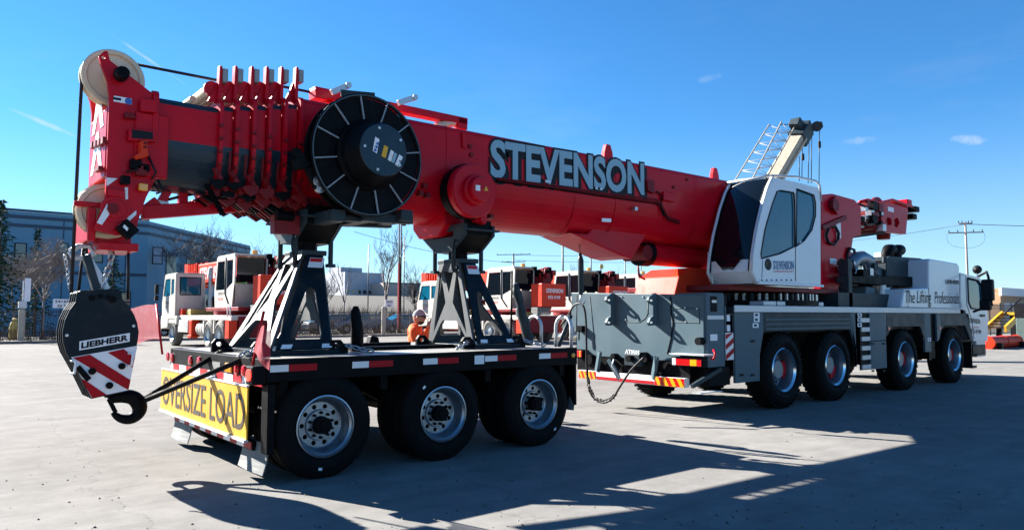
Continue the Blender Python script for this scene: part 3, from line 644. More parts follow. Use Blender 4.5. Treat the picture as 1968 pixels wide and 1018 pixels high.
# lug plates standing off the rear face
for px in (1171, 1252):
    p0 = onX(px + 8, 566, GX); p1 = onX(px + 8, 622, GX); yc = p0.y; zt_, zb_ = p0.z, p1.z
    V, F = fill_curve([[(0, zt_ + .02), (.05, zt_ + .03), (.19, zt_ - .04), (.21, zt_ - .10), (.15, zt_ - .15), (.10, zt_ - .16), (.10, zb_ + .13), (.16, zb_ + .10), (.21, zb_ + .02), (.17, zb_ - .03), (.0, zb_ - .02)],
                       circle(.145, zt_ - .085, .032, 10), circle(.15, zb_ + .035, .032, 10)], .05)
    MB().add([Vector((GX - q.x, yc + q.z, q.y)) for q in V], F).build('lug_plate', M_GREY, crane, bevel=.004)
# near return: corner post with slots and marks
cp = MB(); cp.box(GX + .02, 9.98, CY, CY + .55, .80, 1.955); cp.build('corner_post', M_GREY, crane, bevel=.01)
MB().box(9.99, 10.235, CY + .12, CY + .6, .7, 1.93).build('post_recess', M_BLACK, crane)
MB().box(9.62, 9.78, CY - .01, CY + .0, 1.66, 1.90).build('control_box', M_BLACK, crane); MB().box(9.64, 9.76, CY - .016, CY - .0105, 1.80, 1.84).build('control_slot', M_STEEL, crane)
MB().box(9.53, 9.95, CY - .012, CY, 1.54, 1.60).build('rub_strip', M_GALV, crane)
MB().box(10.0, 10.03, CY, CY + .1, 1.35, 1.75).build('edge_plate', M_GREY, crane)
for z in (1.26, ): MB().box(9.6, 9.78, CY - .005, CY, z - .05, z + .05).build('warning_label', M_DECAL, crane)
for z in (1.56, 1.4): MB().box(10.04, 10.12, CY - .01, CY - .0, z - .05, z + .05).build('warning_label', M_DECAL, crane)
wb = MB(); wb.box(9.99, 10.2, CY - .012, CY - .002, .90, 1.33); wb.build('warning_board', M_REFW, crane)
for i in range(3):
    z = .9 + i * .16; MB().prism([(9.99, z), (10.2, z + .11), (10.2, min(1.33, z + .19)), (9.99, min(1.32, z + .08))], 'y', CY - .016, CY - .0125).build('warning_stripe', M_REFR, crane)
# bumper bar with markings, light clusters
bx = GX - .10
def onbar(px, py): return onX(px, py, bx)
bz = [onbar(1112, 712), onbar(1316, 733), onbar(1316, 748), onbar(1112, 725)]
y1b, y0b = bz[0].y, bz[1].y; zt0 = .62; zb0 = .475
MB().box(bx, bx + .12, y0b, y1b, zb0, zt0).build('bumper_bar', M_REFW, crane, bevel=.006)
MB().box(bx - .006, bx - .001, y0b + .62, y1b - .45, zb0 + .01, zb0 + .062).build('reflector_band', M_REFR, crane)
for ya, yb_ in ((y0b + .01, y0b + .6), (y1b - .43, y1b - .01)):
    MB().box(bx - .005, bx - .001, ya, yb_, zb0 + .004, zt0 - .004).build('marker_board', M_LENSR, crane)
    n = 4
    for i in range(n):
        w_ = (yb_ - ya) / n; s0 = ya + i * w_
        MB().prism([(s0, zb0 + .006), (s0 + w_ * .5, zb0 + .006), (s0 + w_, zt0 - .006), (s0 + w_ * .5, zt0 - .006)], 'x', bx - .010, bx - .0055).build('marker_stripe', M_AMBER, crane)
def cluster(pa, pb, x):
    a, b = onX(*pa, x), onX(*pb, x); y0, y1 = sorted((a.y, b.y)); z0, z1 = sorted((a.z, b.z)); L = y1 - y0
    MB().box(x, x + .12, y0 - .02, y1 + .02, z0 - .02, z1 + .02).build('lamp_housing', M_BLACK, crane)
    for f0, f1, m in ((0, .14, M_LENSR), (.15, .38, M_AMBER), (.39, .86, M_LENSR), (.87, 1, M_LENSW)):
        MB().box(x - .02, x - .001, y0 + L * f0, y0 + L * f1, z0, z1).build('tail_lamp', m, crane, bevel=.006)
cluster((1293, 687), (1349, 704), GX - .16)
cluster((1108, 673), (1119, 686), GX - .12)
sh = MB(); p = onX(1290, 684, GX - .16); q = onX(1352, 686, GX - .16); sh.box(GX - .22, GX + .1, q.y - .05, p.y, p.z + .03, p.z + .05); sh.build('lamp_shelf', M_GALV, crane)
MB().tube([onX(1371, 672, GX - .05), onX(1375, 680, GX - .1), onX(1371, 690, GX - .1), onX(1366, 688, GX - .1)], .016, 6).build('tow_hook', M_RED, crane)
# hitch and the struts below the rear box
hb = MB(); hb.box(GX - .02, GX + .5, -1.0, 1.5, .62, .86)
hb.build('hitch_beam', M_BLACK, crane)
for a, b in (((1153, 675), (1147, 712)), ((1262, 685), (1255, 727)), ((1170, 690), (1192, 728))):
    p, q = onX(*a, GX - .12), onX(*b, GX - .08); MB().beam(p, q, .05, .08).build('hitch_strut', M_GREY, crane)
p = onX(1222, 688, GX); MB().box(GX - .10, GX - .002, p.y - .2, p.y + .17, p.z - .12, p.z + .07).build('hitch_plate', M_DGREY, crane, bevel=.01)
MB().cyl(p + Vector((-.05, 0, 0)), p + Vector((-.2, 0, 0)), .055, n=14).build('coupling_jaw', M_BLACK, crane)
for px, py, r in ((1186, 684, .05), (1248, 690, .045), (1140, 690, .09), (1350, 655, .06), (1243, 684, .07)):
    p = onX(px, py, GX); MB().cyl(p, p + Vector((-.12, 0, 0)), r, n=12).build('air_coupling', M_BLACK, crane)
p = onX(1120, 632, GX); vb = MB(); vb.box(GX - .09, GX, p.y - .06, p.y + .06, p.z - .05, p.z + .06); vb.cyl(p + Vector((-.09, 0, -.02)), p + Vector((-.1, 0, -.2)), .015, n=6); vb.build('air_valve', M_BLACK, crane)
o = onX(1201, 679, GX - .005); text('number_lettering', 'AT0505', o, onX(1229, 682, GX - .005) - o, (0, 0, .075), M_DECAL, crane, offset=.02, shear=.15)
# outrigger beam end and step below the near corner
og = MB(); og.box(9.62, 10.2, CY + .06, CY + .5, .50, .79); og.build('outrigger_beam', M_BLACK, crane, bevel=.01)
MB().beam(onY(1330, 742, CY), onY(1385, 708, CY), .05, .06).build('step_strut', M_DGREY, crane)
MB().box(9.2, 9.75, CY - .1, CY + .1, .43, .445).build('outrigger_pad', M_GALV, crane)
# ------------------------------------------------ superstructure
TX = 12.6
tr = MB(); tr.lathe([(1.55, 1.78), (1.55, 1.87), (1.45, 1.87), (1.45, 1.97), (1.1, 1.97)], (TX, .25, 0), 'z', 56); tr.build('slew_ring', M_BLACK, crane)
for i in range(72):
    a = 2 * math.pi * i / 72
    if math.sin(a) < .45:
        c = Vector((TX + 1.5 * math.cos(a), .25 + 1.5 * math.sin(a), 1.93)); MB().box(c.x - .02, c.x + .02, c.y - .02, c.y + .02, 1.875, 1.99).build('slew_bolt', M_STEEL if i % 3 else M_DGREY, crane)
sf = MB(); sf.box(10.75, 14.6, -.85, 1.4, 2.03, 2.13); sf.build('slew_platform', M_DKRED, crane, bevel=.01)
ss = MB(); ss.prism([(10.35, 1.80), (10.7, 1.80), (10.9, 2.0), (11.5, 2.0), (11.6, 2.46), (10.9, 2.46), (10.55, 2.3)], 'y', .0, .95); ss.build('slew_frame', M_ORANGE, crane, bevel=.02)
MB().tube([(10.2, .5, 2.25), (10.05, .5, 2.3), (10.02, .5, 2.5), (10.22, .5, 2.56)], .02, 6).build('slew_handle', M_DKRED, crane)
ar = trace_y([(1578, 374), (1600, 372), (1643, 384), (1655, 400), (1655, 452), (1640, 456), (1637, 478), (1606, 570), (1578, 566)], -.62, .16, 'boom_pivot_frame', M_RED, crane, bevel=.015)
trace_y([(1578, 374), (1600, 372), (1643, 384), (1655, 400), (1655, 452), (1640, 456), (1637, 478), (1606, 570), (1578, 566)], 1.0, .16, 'boom_pivot_frame', M_RED, crane, bevel=.015)
p = onY(1612, 394, -.70); MB().cyl(p, p + Vector((0, 2.0, 0)), .2, n=24).build('pivot_pin', M_RED, crane)
p = onY(1607, 394, -.73); MB().cyl(p, p + Vector((0, .1, 0)), .13, n=20).build('pivot_cap', M_DKRED, crane)
MB().tube([onY(a, b, -.66) for a, b in ((1592, 440), (1588, 452), (1592, 466), (1603, 470), (1611, 460), (1612, 448), (1606, 436), (1596, 434), (1592, 440))], .03, 6).build('hose_loop', M_HOSE, crane)
MB().beam(onY(1580, 438, -.66), onY(1625, 418, -.66), .05, .09).build('rod', M_DKRED, crane)
p = onY(1612, 438, -.63); MB().box(p.x - .1, p.x + .1, -.626, -.622, p.z - .22, p.z + .16).build('warning_label', M_DECAL, crane)
p = onY(1602, 502, -.63); MB().box(p.x - .14, p.x + .14, -.626, -.622, p.z - .06, p.z + .06).build('warning_label', M_DECAL, crane)
# winch arm reaching forward over the carrier
trace_y([(1655, 396), (1668, 388), (1690, 388), (1735, 388), (1744, 394), (1745, 404), (1741, 446), (1700, 447), (1690, 430), (1652, 447), (1652, 400)], -.1, .7, 'winch_frame', M_DKRED, crane, bevel=.02)
V = Yp([(1690, 386), (1736, 388), (1744, 396), (1745, 406), (1741, 450), (1700, 446), (1694, 420)], -.45); pl = MB()
plate_y(pl, [V, Yp([(1702, 424), (1706, 417), (1713, 420), (1714, 432), (1706, 433)], -.45), Yp([(1718, 422), (1725, 418), (1729, 428), (1724, 438), (1718, 434)], -.45)], -.45, .1)
pl.build('winch_end_plate', M_RED, crane, bevel=.008)
pl = MB(); plate_y(pl, [[q + Vector((.25, 0, 0)) for q in V]], 1.0, .1); pl.build('winch_end_plate', M_RED, crane)
wnch = MB()
rng = random.Random(11)
p = onY(1672, 414, -.2); wnch.cyl((p.x, -.35, p.z), (p.x, .95, p.z), .34, n=24); wnch.cyl((p.x, -.4, p.z), (p.x, -.35, p.z), .42, n=24); wnch.build('winch_drum', M_DKRED, crane)
wd = MB()
for i in range(26):
    q = onY(rng.uniform(1634, 1690), rng.uniform(392, 440), -.42); s = rng.uniform(.04, .12)
    if i % 3 == 0: wd.cyl(q, q + Vector((rng.uniform(.1, .3), 0, 0)), s * .6, n=8, m=rng.randint(0, 2))
    else: wd.box(q.x - s, q.x + s, -.46 - s, -.40, q.z - s * .8, q.z + s * .8, rng.randint(0, 2))
stuff(wd.build('winch_valves', [M_BLACK, M_DKRED, M_STEEL], crane))
for pts, r in ((((1652, 388), (1668, 384), (1690, 390), (1715, 384), (1738, 392), (1752, 396)), .035), (((1640, 400), (1650, 392), (1672, 400), (1686, 394)), .03), (((1655, 420), (1664, 432), (1680, 430)), .03)):
    MB().tube([onY(a, b, -.5) for a, b in pts], r, 7).build('hydraulic_hose', M_HOSE if r < .035 else M_RED, crane)
for px, py in ((1737, 390), (1752, 403), (1747, 417)):
    p = onY(px, py, -.35); MB().box(p.x - .14, p.x + .12, -.5, .4, p.z - .07, p.z + .07).build('sheave_guard', M_BLACK if py > 400 else M_RED, crane, bevel=.02)
p = onY(1722, 452, -.3); MB().cyl((p.x, 0, p.z + .1), (p.x, 0, p.z - .08), .17, .15, n=18).build('rope_guide', M_DKRED, crane)
MB().beam(onY(1626, 394, -.5), onY(1626, 456, -.5), .09, .07).build('frame_post', M_GALV, crane)
p = onY(1712, 403, -.456); MB().box(p.x - .16, p.x + .16, -.458, -.453, p.z - .05, p.z + .06).build('warning_label', M_DECAL, crane)
MB().beam(onY(1626, 457, -.4), onY(1700, 447, -.4), .06, .05).build('frame_rail', M_BLACK, crane)
# ------------------------------------------------ engine deck
ED = MB(); ED.box(14.3, 17.9, -1.0, 1.4, 1.77, 2.06); ED.build('engine_bed', M_DGREY, crane)
e = -.85
def et(nm, pts, m, y=e, t=.8, b=.02): return trace_y(pts, y, t, nm, m, crane, bevel=b)
et('radiator_box', [(1704, 498), (1712, 492), (1770, 496), (1783, 503), (1783, 552), (1704, 540)], M_DGREY, e, 1.7)
et('engine_cover', [(1668, 520), (1690, 512), (1703, 518), (1703, 540), (1668, 538)], M_GREY, e + .1, 1.2)
et('platform_rail', [(1636, 530), (1782, 532), (1782, 553), (1690, 547), (1636, 543)], M_BLACK, e - .1, 1.9, .01)
et('side_box', [(1613, 500), (1632, 497), (1640, 528), (1640, 545), (1613, 545)], M_DGREY, e + .3, .9)
et('pump_block', [(1665, 550), (1682, 552), (1682, 577), (1663, 577)], M_GREY, e - .02, .5)
MB().tube([onY(a, b, e + .2) for a, b in ((1634, 520), (1636, 505), (1644, 497), (1656, 495), (1668, 502), (1671, 512), (1670, 528))], .15, 14).build('intake_elbow', M_RIM, crane)
for px in (1710, 1726):
    p = onY(px, 502, e + .1); MB().tube([(p.x, e + .15, p.z - .1), (p.x, e + .15, p.z + .2), (p.x + .06, e + .15, p.z + .27), (p.x + .26, e + .15, p.z + .28)], .13, 12).build('exhaust_stub', M_BLACK, crane)
p = onY(1693, 498, e + .4); MB().beam(p + Vector((-.1, 0, -.3)), p + Vector((.06, 0, .1)), .22, .3).build('filter_can', M_GALV, crane)
em = MB(); rng = random.Random(5)
for i in range(46):
    q = onY(rng.uniform(1612, 1700), rng.uniform(498, 540), e + rng.uniform(-.02, .5)); s = rng.uniform(.03, .11)
    if i % 3 == 0: em.cyl(q, q + Vector((rng.uniform(-.2, .2), 0, rng.uniform(.05, .25))), s * .5, n=8, m=rng.randint(0, 3))
    else: em.box(q.x - s, q.x + s, q.y - s, q.y + s, q.z - s, q.z + s, rng.randint(0, 3))
stuff(em.build('engine_fittings', [M_BLACK, M_DGREY, M_STEEL, M_WHITE], crane))
pm = MB()
for i in range(22):
    q = onY(rng.uniform(1683, 1708), rng.uniform(550, 592), e + .05); s = rng.uniform(.03, .10); pm.box(q.x - s, q.x + s, q.y - s, q.y + s, q.z - s, q.z + s, rng.randint(0, 2))
p = onY(1694, 565, e); pm.cyl(p + Vector((0, 0, -.3)), p + Vector((0, 0, .25)), .1, n=12, m=1)
pm.build('slew_pump', [M_BLACK, M_GALV, M_DGREY], crane)
p = onY(1628, 512, e + .2); MB().tube([p + Vector((0, 0, -.2)), p + Vector((.02, 0, .25)), p + Vector((.12, 0, .4)), p + Vector((.34, 0, .38)), p + Vector((.4, 0, .1))], .03, 8).build('hydraulic_hose', M_HOSE, crane)
MB().box(onY(1676, 570, e).x - 1.35, onY(1676, 570, e).x - 1.2, -1.0, -.8, 1.77, 2.75).build('support_post', M_DGREY, crane)
# walkway boxes seen under the cab
wk = MB()
for a, b in ((1468, 1492), (1494, 1518), (1520, 1544), (1546, 1565), (1567, 1583)):
    x0, x1 = onY(a, 580, CY + .12).x, onY(b, 580, CY + .12).x; wk.box(x0, x1, CY + .12, CY + .4, 1.77, 1.85)
wk.build('walkway_box', M_GALV, crane, bevel=.01)
# ------------------------------------------------ white bonnet and driver's cab
cv = trace_y([(1732, 591), (1738, 555), (1785, 553), (1785, 500), (1788, 497), (1840, 506), (1844, 512), (1845, 594)], CY, 2.9, 'engine_bonnet', M_WHITE, crane, bevel=.03)
MB().tube([onY(1785, 552, CY - .003), onY(1786, 592, CY - .003)], .006, 4).build('panel_seam', M_INK, crane); MB().tube([onY(1746, 556, CY - .003), onY(1745, 591, CY - .003)], .004, 4).build('panel_seam', M_INK, crane)
for w_, pa, pb, pc in (('The', (1741, 582), (1759, 582.5), (1743, 558)), ('Lifting', (1763, 590), (1791, 590), (1764, 558)), ('Professionals', (1797, 583), (1844, 583.5), (1798, 560))):
    o = onY(*pa, CY - .008); text('slogan_lettering', w_, o, onY(*pb, CY - .008) - o, (0, 0, onY(*pc, CY - .008).z - o.z), M_INK, crane, shear=.22, offset=-.004)
o = onY(1817, 545, CY - .008); text('maker_lettering', 'LIEBHERR', o, onY(1844, 546, CY - .008) - o, (0, 0, .10), M_INK, crane, offset=.02)
tk = MB()
dc = MB(); cabpoly = Yp([(1846, 524), (1856, 527), (1882, 533), (1890, 541), (1897, 590), (1899, 612), (1898, 655), (1871, 655), (1866, 630), (1855, 596), (1846, 594)], CY)
win = Yp([(1859, 534), (1880, 539), (1886, 548), (1889, 590), (1885, 595), (1866, 592), (1861, 580)], CY)
dc = MB(); plate_y(dc, [cabpoly, win], CY, .05); dc.build('driver_cab_side', M_WHITE, crane, bevel=.008)
dc = MB(); plate_y(dc, [cabpoly], FY - .05, .05); dc.build('driver_cab_side', M_WHITE, crane)
b = MB(); n = len(cabpoly)
for i in (0, 1, 2, 5, 6):
    p, q = cabpoly[i], cabpoly[(i + 1) % n]; b.add([(p.x, CY + .05, p.z), (q.x, CY + .05, q.z), (q.x, FY - .05, q.z), (p.x, FY - .05, p.z)], [(0, 1, 2, 3)])
b.build('driver_cab_shell', M_WHITE, crane)
b = MB()
for i in (3, 4):
    p, q = cabpoly[i], cabpoly[i + 1]; b.add([(p.x, CY + .05, p.z), (q.x, CY + .05, q.z), (q.x, FY - .05, q.z), (p.x, FY - .05, p.z)], [(0, 1, 2, 3)])
b.build('windscreen', M_DGLASS, crane)
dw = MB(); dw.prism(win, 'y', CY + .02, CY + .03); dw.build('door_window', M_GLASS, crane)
wf = MB(); wf.tube([q + Vector((0, -.004, 0)) for q in win + [win[0]]], .022, 5); wf.build('window_seal', M_INK, crane)
MB().tube([onY(1856, 530, CY - .003), onY(1858, 585, CY - .003), onY(1868, 615, CY - .003), onY(1872, 652, CY - .003)], .006, 4).build('door_seam', M_INK, crane)
p = onY(1888, 606, CY); MB().box(p.x - .16, p.x + .1, CY - .03, CY - .001, p.z - .03, p.z + .03).build('door_handle', M_INK, crane)
o = onY(1862, 620, CY - .006); text('owner_lettering', 'STEVENSON', o, onY(1884, 622, CY - .006) - o, (0, 0, .12), M_INK, crane, offset=.02)
o = onY(1868, 630, CY - .006); text('owner_subtext', 'crane service', o, onY(1882, 631, CY - .006) - o, (0, 0, .06), M_REDINK, crane)
o = onY(1866, 640, CY - .006); text('phone_lettering', '972-9199', o, onY(1886, 642, CY - .006) - o, (0, 0, .11), M_INK, crane, offset=.015)
mr_ = MB(); 
p = onY(1888, 530, CY - .1); q = onY(1904, 540, CY - .45)
MB().tube([onY(1880, 531, CY), (p.x, CY - .2, p.z + .1), (q.x - .05, CY - .42, q.z + .1), (q.x, CY - .45, q.z - .6), (q.x - .2, CY - .1, q.z - .75)], .03, 7).build('mirror_arm', M_INK, crane)
p = onY(1899, 556, CY - .4); MB().box(p.x - .06, p.x + .1, CY - .52, CY - .26, p.z - .28, p.z + .25).build('mirror', M_INK, crane, bevel=.04)
p = onY(1896, 586, CY - .35); MB().box(p.x - .06, p.x + .1, CY - .45, CY - .2, p.z - .13, p.z + .13).build('mirror', M_INK, crane, bevel=.04)
p = onY(1878, 518, CY + .5); MB().lathe([(.001, -.1), (.09, -.07), (.12, 0), (.1, .06), (.001, .09)], p, 'x', 18).build('work_lamp', M_INK, crane); MB().cyl(p, p + Vector((-.05, 0, -.3)), .02, n=6).build('lamp_stalk', M_STEEL, crane)
st = MB(); st.box(onY(1872, 668, CY).x, onY(1896, 668, CY).x, CY + .02, CY + .3, .62, .86); st.box(onY(1876, 680, CY).x, onY(1893, 680, CY).x, CY - .02, CY + .3, .60, .63); st.build('entry_step', M_INK, crane)
fl = MB(); x = onY(1868, 690, CY).x; fl.box(x, x + .03, CY, CY + .45, .36, .95); fl.box(x - .05, x + .25, CY - .02, CY + .45, .30, .36); fl.build('front_mud_flap', M_INK, crane)
MB().box(20.9, 21.55, CY + .05, FY - .05, .55, 1.0).build('front_bumper', M_WHITE, crane, bevel=.03)
# ------------------------------------------------ operator's cab
OY0, OY1 = -1.25, -.34
front = [(1487, 341), (1478, 360), (1468, 392), (1456, 445), (1449, 490), (1447, 520), (1456, 544)]
rest = [(1577, 547), (1577, 380), (1573, 361), (1530, 350)]
dwin = [(1499, 366), (1525, 370), (1527, 400), (1527, 474), (1500, 487), (1463, 497), (1462, 488), (1470, 440), (1484, 392), (1493, 368)]
rwin = [(1531, 363), (1564, 375), (1567, 390), (1567, 415), (1560, 442), (1545, 463), (1530, 474)]
sidep = [Yp(front + rest, OY0), Yp(dwin, OY0), Yp(rwin, OY0)]
c = MB(); plate_y(c, sidep, OY0, .05); c.build('operator_cab_side', M_WHITE, crane, bevel=.008)
sp2 = [[q + Vector((0, 0, 0)) for q in P_] for P_ in sidep]; c = MB(); plate_y(c, sp2, OY1 - .05, .05); c.build('operator_cab_side', M_WHITE, crane)
for wn_ in (1, 2):
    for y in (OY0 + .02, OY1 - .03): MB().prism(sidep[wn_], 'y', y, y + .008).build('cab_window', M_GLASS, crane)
    MB().tube([q + Vector((0, -.003, 0)) for q in sidep[wn_] + [sidep[wn_][0]]], .012, 5).build('window_seal', M_INK, crane)
fp = Yp(front, OY0); rp_ = Yp(rest, OY0)
def sheet(pl, y0, y1, nm, m, off=0.):
    b = MB(); V = []
    for p in pl: V += [(p.x + off, y0, p.z), (p.x + off, y1, p.z)]
    b.add(V, [(2 * i, 2 * i + 1, 2 * i + 3, 2 * i + 2) for i in range(len(pl) - 1)], 0, len(pl) > 3); return b.build(nm, m, crane)
def bulge(pl, y0, y1, nm, m, k=.05, nn=6, smooth=True):
    b = MB(); V = []
    for p in pl:
        for j in range(nn + 1):
            t = j / nn; V.append((p.x - k * 4 * t * (1 - t), y0 + (y1 - y0) * t, p.z))
    F = [(i * (nn + 1) + j, i * (nn + 1) + j + 1, (i + 1) * (nn + 1) + j + 1, (i + 1) * (nn + 1) + j) for i in range(len(pl) - 1) for j in range(nn)]
    b.add(V, F, 0, smooth); return b.build(nm, m, crane)
ci = 5; zs = fp[4].z
cut = fp[4] + (fp[5] - fp[4]) * .25
bulge(fp[0:5] + [cut], OY0 + .06, OY1 - .06, 'windscreen', M_DGLASS)
bulge([cut + Vector((-.004, 0, 0)), fp[5], fp[6]], OY0 + .05, OY1 - .05, 'cab_front_panel', M_WHITE, smooth=False)
nt_ = MB(); ym = (OY0 + OY1) / 2; nt_.prism([(ym - .26, cut.z + .01), (ym + .26, cut.z + .01), (ym + .10, cut.z - .17), (ym - .10, cut.z - .17)], 'x', cut.x - .075, cut.x - .06); nt_.build('windscreen_notch', M_DGLASS, crane)
for y in (OY0 + .03, OY1 - .03):
    MB().tube([q + Vector((-.006, 0, 0)) for q in [Vector((p.x, y, p.z)) for p in fp]], .035, 8).build('cab_pillar', M_WHITE, crane)
for y in (OY0 + .075, OY1 - .075):
    MB().tube([Vector((p.x - .02, y, p.z)) for p in fp[:6]], .012, 6).build('pillar_trim', M_INK, crane)
MB().tube([Vector((p.x - .05, OY0 - .01, p.z)) for p in fp[:6]], .012, 6).build('front_grab_rail', M_GALV, crane)
roof = MB(); af = fp[0]; a = af; bq = rp_[3]; cq = rp_[2]
roof.add([(a.x, OY0 + .05, a.z), (a.x, OY1 - .05, a.z), (bq.x, OY1 - .05, bq.z), (bq.x, OY0 + .05, bq.z), (cq.x, OY1 - .05, cq.z), (cq.x, OY0 + .05, cq.z)], [(0, 1, 2, 3), (3, 2, 4, 5)]); roof.build('cab_roof', M_WHITE, crane)
bk = MB(); bk.box(rp_[0].x - .04, rp_[0].x - .003, OY0 + .051, OY1 - .051, rp_[0].z + .002, rp_[1].z); bk.build('cab_back', M_WHITE, crane)
MB().box(fp[6].x, rp_[0].x, OY0 + .051, OY1 - .051, rp_[0].z + .003, rp_[0].z + .07).build('cab_floor', M_INK, crane)
seat = MB(); sx0 = 12.0; seat.box(sx0, sx0 + .5, -1.05, -.6, 2.45, 2.62); seat.box(sx0 + .45, sx0 + .6, -1.05, -.6, 2.6, 3.4); seat.box(sx0 + .47, sx0 + .58, -.95, -.7, 3.42, 3.65); seat.build('operator_seat', M_INK, crane, bevel=.03); MB().box(11.2, 11.5, -1.0, -.6, 2.3, 2.95).build('control_console', M_INK, crane, bevel=.03)
MB().tube([onY(1528, 372, OY0 - .003), onY(1529, 475, OY0 - .003), onY(1529, 540, OY0 - .003)], .006, 4).build('door_seam', M_INK, crane)
MB().tube([onY(1466, 500, OY0 - .003), onY(1464, 540, OY0 - .003)], .004, 4).build('door_seam', M_INK, crane)
MB().box(fp[6].x - .02, rp_[0].x + .04, OY0 - .05, OY0 + .02, rp_[0].z - .05, rp_[0].z - .002).build('cab_step', M_WHITE, crane, bevel=.01)
p = onY(1476, 508, OY0); MB().lathe([(.095, .0), (.10, -.008), (.085, -.012), (.001, -.006)], p, 'y', 24).build('speaker_grille', M_INK, crane)
o = onY(1487, 518, OY0 - .006); text('owner_lettering', 'STEVENSON', o, onY(1526, 518, OY0 - .006) - o, (0, 0, .155), M_BLUEINK, crane, offset=.03)
text('owner_highlight', 'STEVENSON', o + Vector((0, -.003, .006)), onY(1526, 518, OY0 - .006) - o, (0, 0, .15), M_LETTER, crane, offset=-.006)
o = onY(1487, 523, OY0 - .006); text('phone_lettering', 'stevensoncrane.com', o, onY(1525, 523, OY0 - .006) - o, (0, 0, .035), M_REDINK, crane)
for i in range(7):
    a0_, a1_ = onY(1460 + i * 9.4, 541, OY0 - .003), onY(1468 + i * 9.4, 534, OY0 - .003)
    MB().box(a0_.x, a1_.x, OY0 - .004, OY0 - .0002, a0_.z, a1_.z).build('warning_label', M_DECAL, crane)
    MB().prism([(a0_.x + .03, a0_.z + .015), (a1_.x - .03, a0_.z + .015), ((a0_.x + a1_.x) / 2, a1_.z - .015)], 'y', OY0 - .007, OY0 - .0045).build('label_print', M_INK, crane)
p = onY(1540, 470, OY0 + .015); MB().box(p.x - .06, p.x + .1, OY0 + .008, OY0 + .016, p.z - .06, p.z + .06).build('window_sticker', M_DECAL, crane)
xfr = fp[6].x - .04
for a, b_, m in (((1404, 536), (1429, 526), M_INK), ((1406, 534), (1427, 528), M_FLAP)):
    u, v = onX(*a, xfr), onX(*b_, xfr); MB().box(xfr - .03 - (.004 if m is M_FLAP else 0), xfr - .02, v.y, u.y, u.z, v.z).build('front_plate', m, crane)
p = onX(1374, 524, xfr); MB().cyl(p, p + Vector((-.05, 0, 0)), .04, n=12).build('front_lamp', M_STEEL, crane)
for yy in (OY0, OY1):
    a = af
    MB().tube([Vector((a.x - .02, yy, a.z + .03)), Vector((bq.x, yy, bq.z + .1)), Vector((cq.x - .1, yy, cq.z + .12)), Vector((cq.x + .05, yy, cq.z + .05)), Vector((cq.x + .08, yy, cq.z - .25))], .022, 8).build('roof_rail', M_GALV, crane)
MB().tube([Vector((a.x - .02, OY0, a.z + .03)), Vector((a.x - .04, OY1, a.z + .03))], .022, 8).build('roof_rail', M_GALV, crane)
MB().beam(onX(1372, 545, 10.95) + Vector((0, 0, 0)), onX(1362, 485, 10.95), .03, .05).build('cab_hand_rail', M_GALV, crane)

# ------------------------------------------------------------------ boom (part of the crane)
def oval(w, zt, zb, rc=.07, flat=.48, n=9):
    """half-outline of a boom section from top centre to bottom centre (y>0 side), as (dy, z)"""
    zm = zt - (zt - zb) * flat
    P_ = [(0, zt), (w - rc, zt)] + [(w - rc + rc * math.sin(a), zt - rc + rc * math.cos(a)) for a in (R(30), R(60), R(90))] + [(w, (zt + zm) / 2), (w, zm)]
    for i in range(1, n + 1):
        a = math.pi / 2 * i / n; P_.append((w * math.cos(a) ** .8 if i < n else 0, zm - (zm - zb) * math.sin(a)))
    return P_
def ring(w, zt, zb, **k):
    h = oval(w, zt, zb, **k); return [(BY - d, z) for d, z in h] + [(BY + d, z) for d, z in reversed(h[1:-1])]
def section(name, x0, x1, a0, a1, mats, bands=None, cap=True, bevel=0, **k):
    r0, r1 = ring(*a0, **k), ring(*a1, **k); n = len(r0); mb = MB(); V = [(x0, y, z) for y, z in r0] + [(x1, y, z) for y, z in r1]
    for i in range(n):
        j = (i + 1) % n; zc = (r0[i][1] + r0[j][1]) / 2; m = bands(zc, a0) if bands else 0
        mb.add([V[i], V[j], V[n + j], V[n + i]], [(0, 1, 2, 3)], m, True)
    if cap: mb.add(V[:n], [tuple(range(n))]); mb.add(V[n:], [tuple(range(n))])
    return mb.build(name, mats, crane)
def bsplit(mb_, *a): pass
ZT0, ZB0 = 3.84, 2.93
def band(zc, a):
    f = (zc - a[1 + 1]) / (a[1] - a[2]); return 0 if .50 < f < .93 else 1
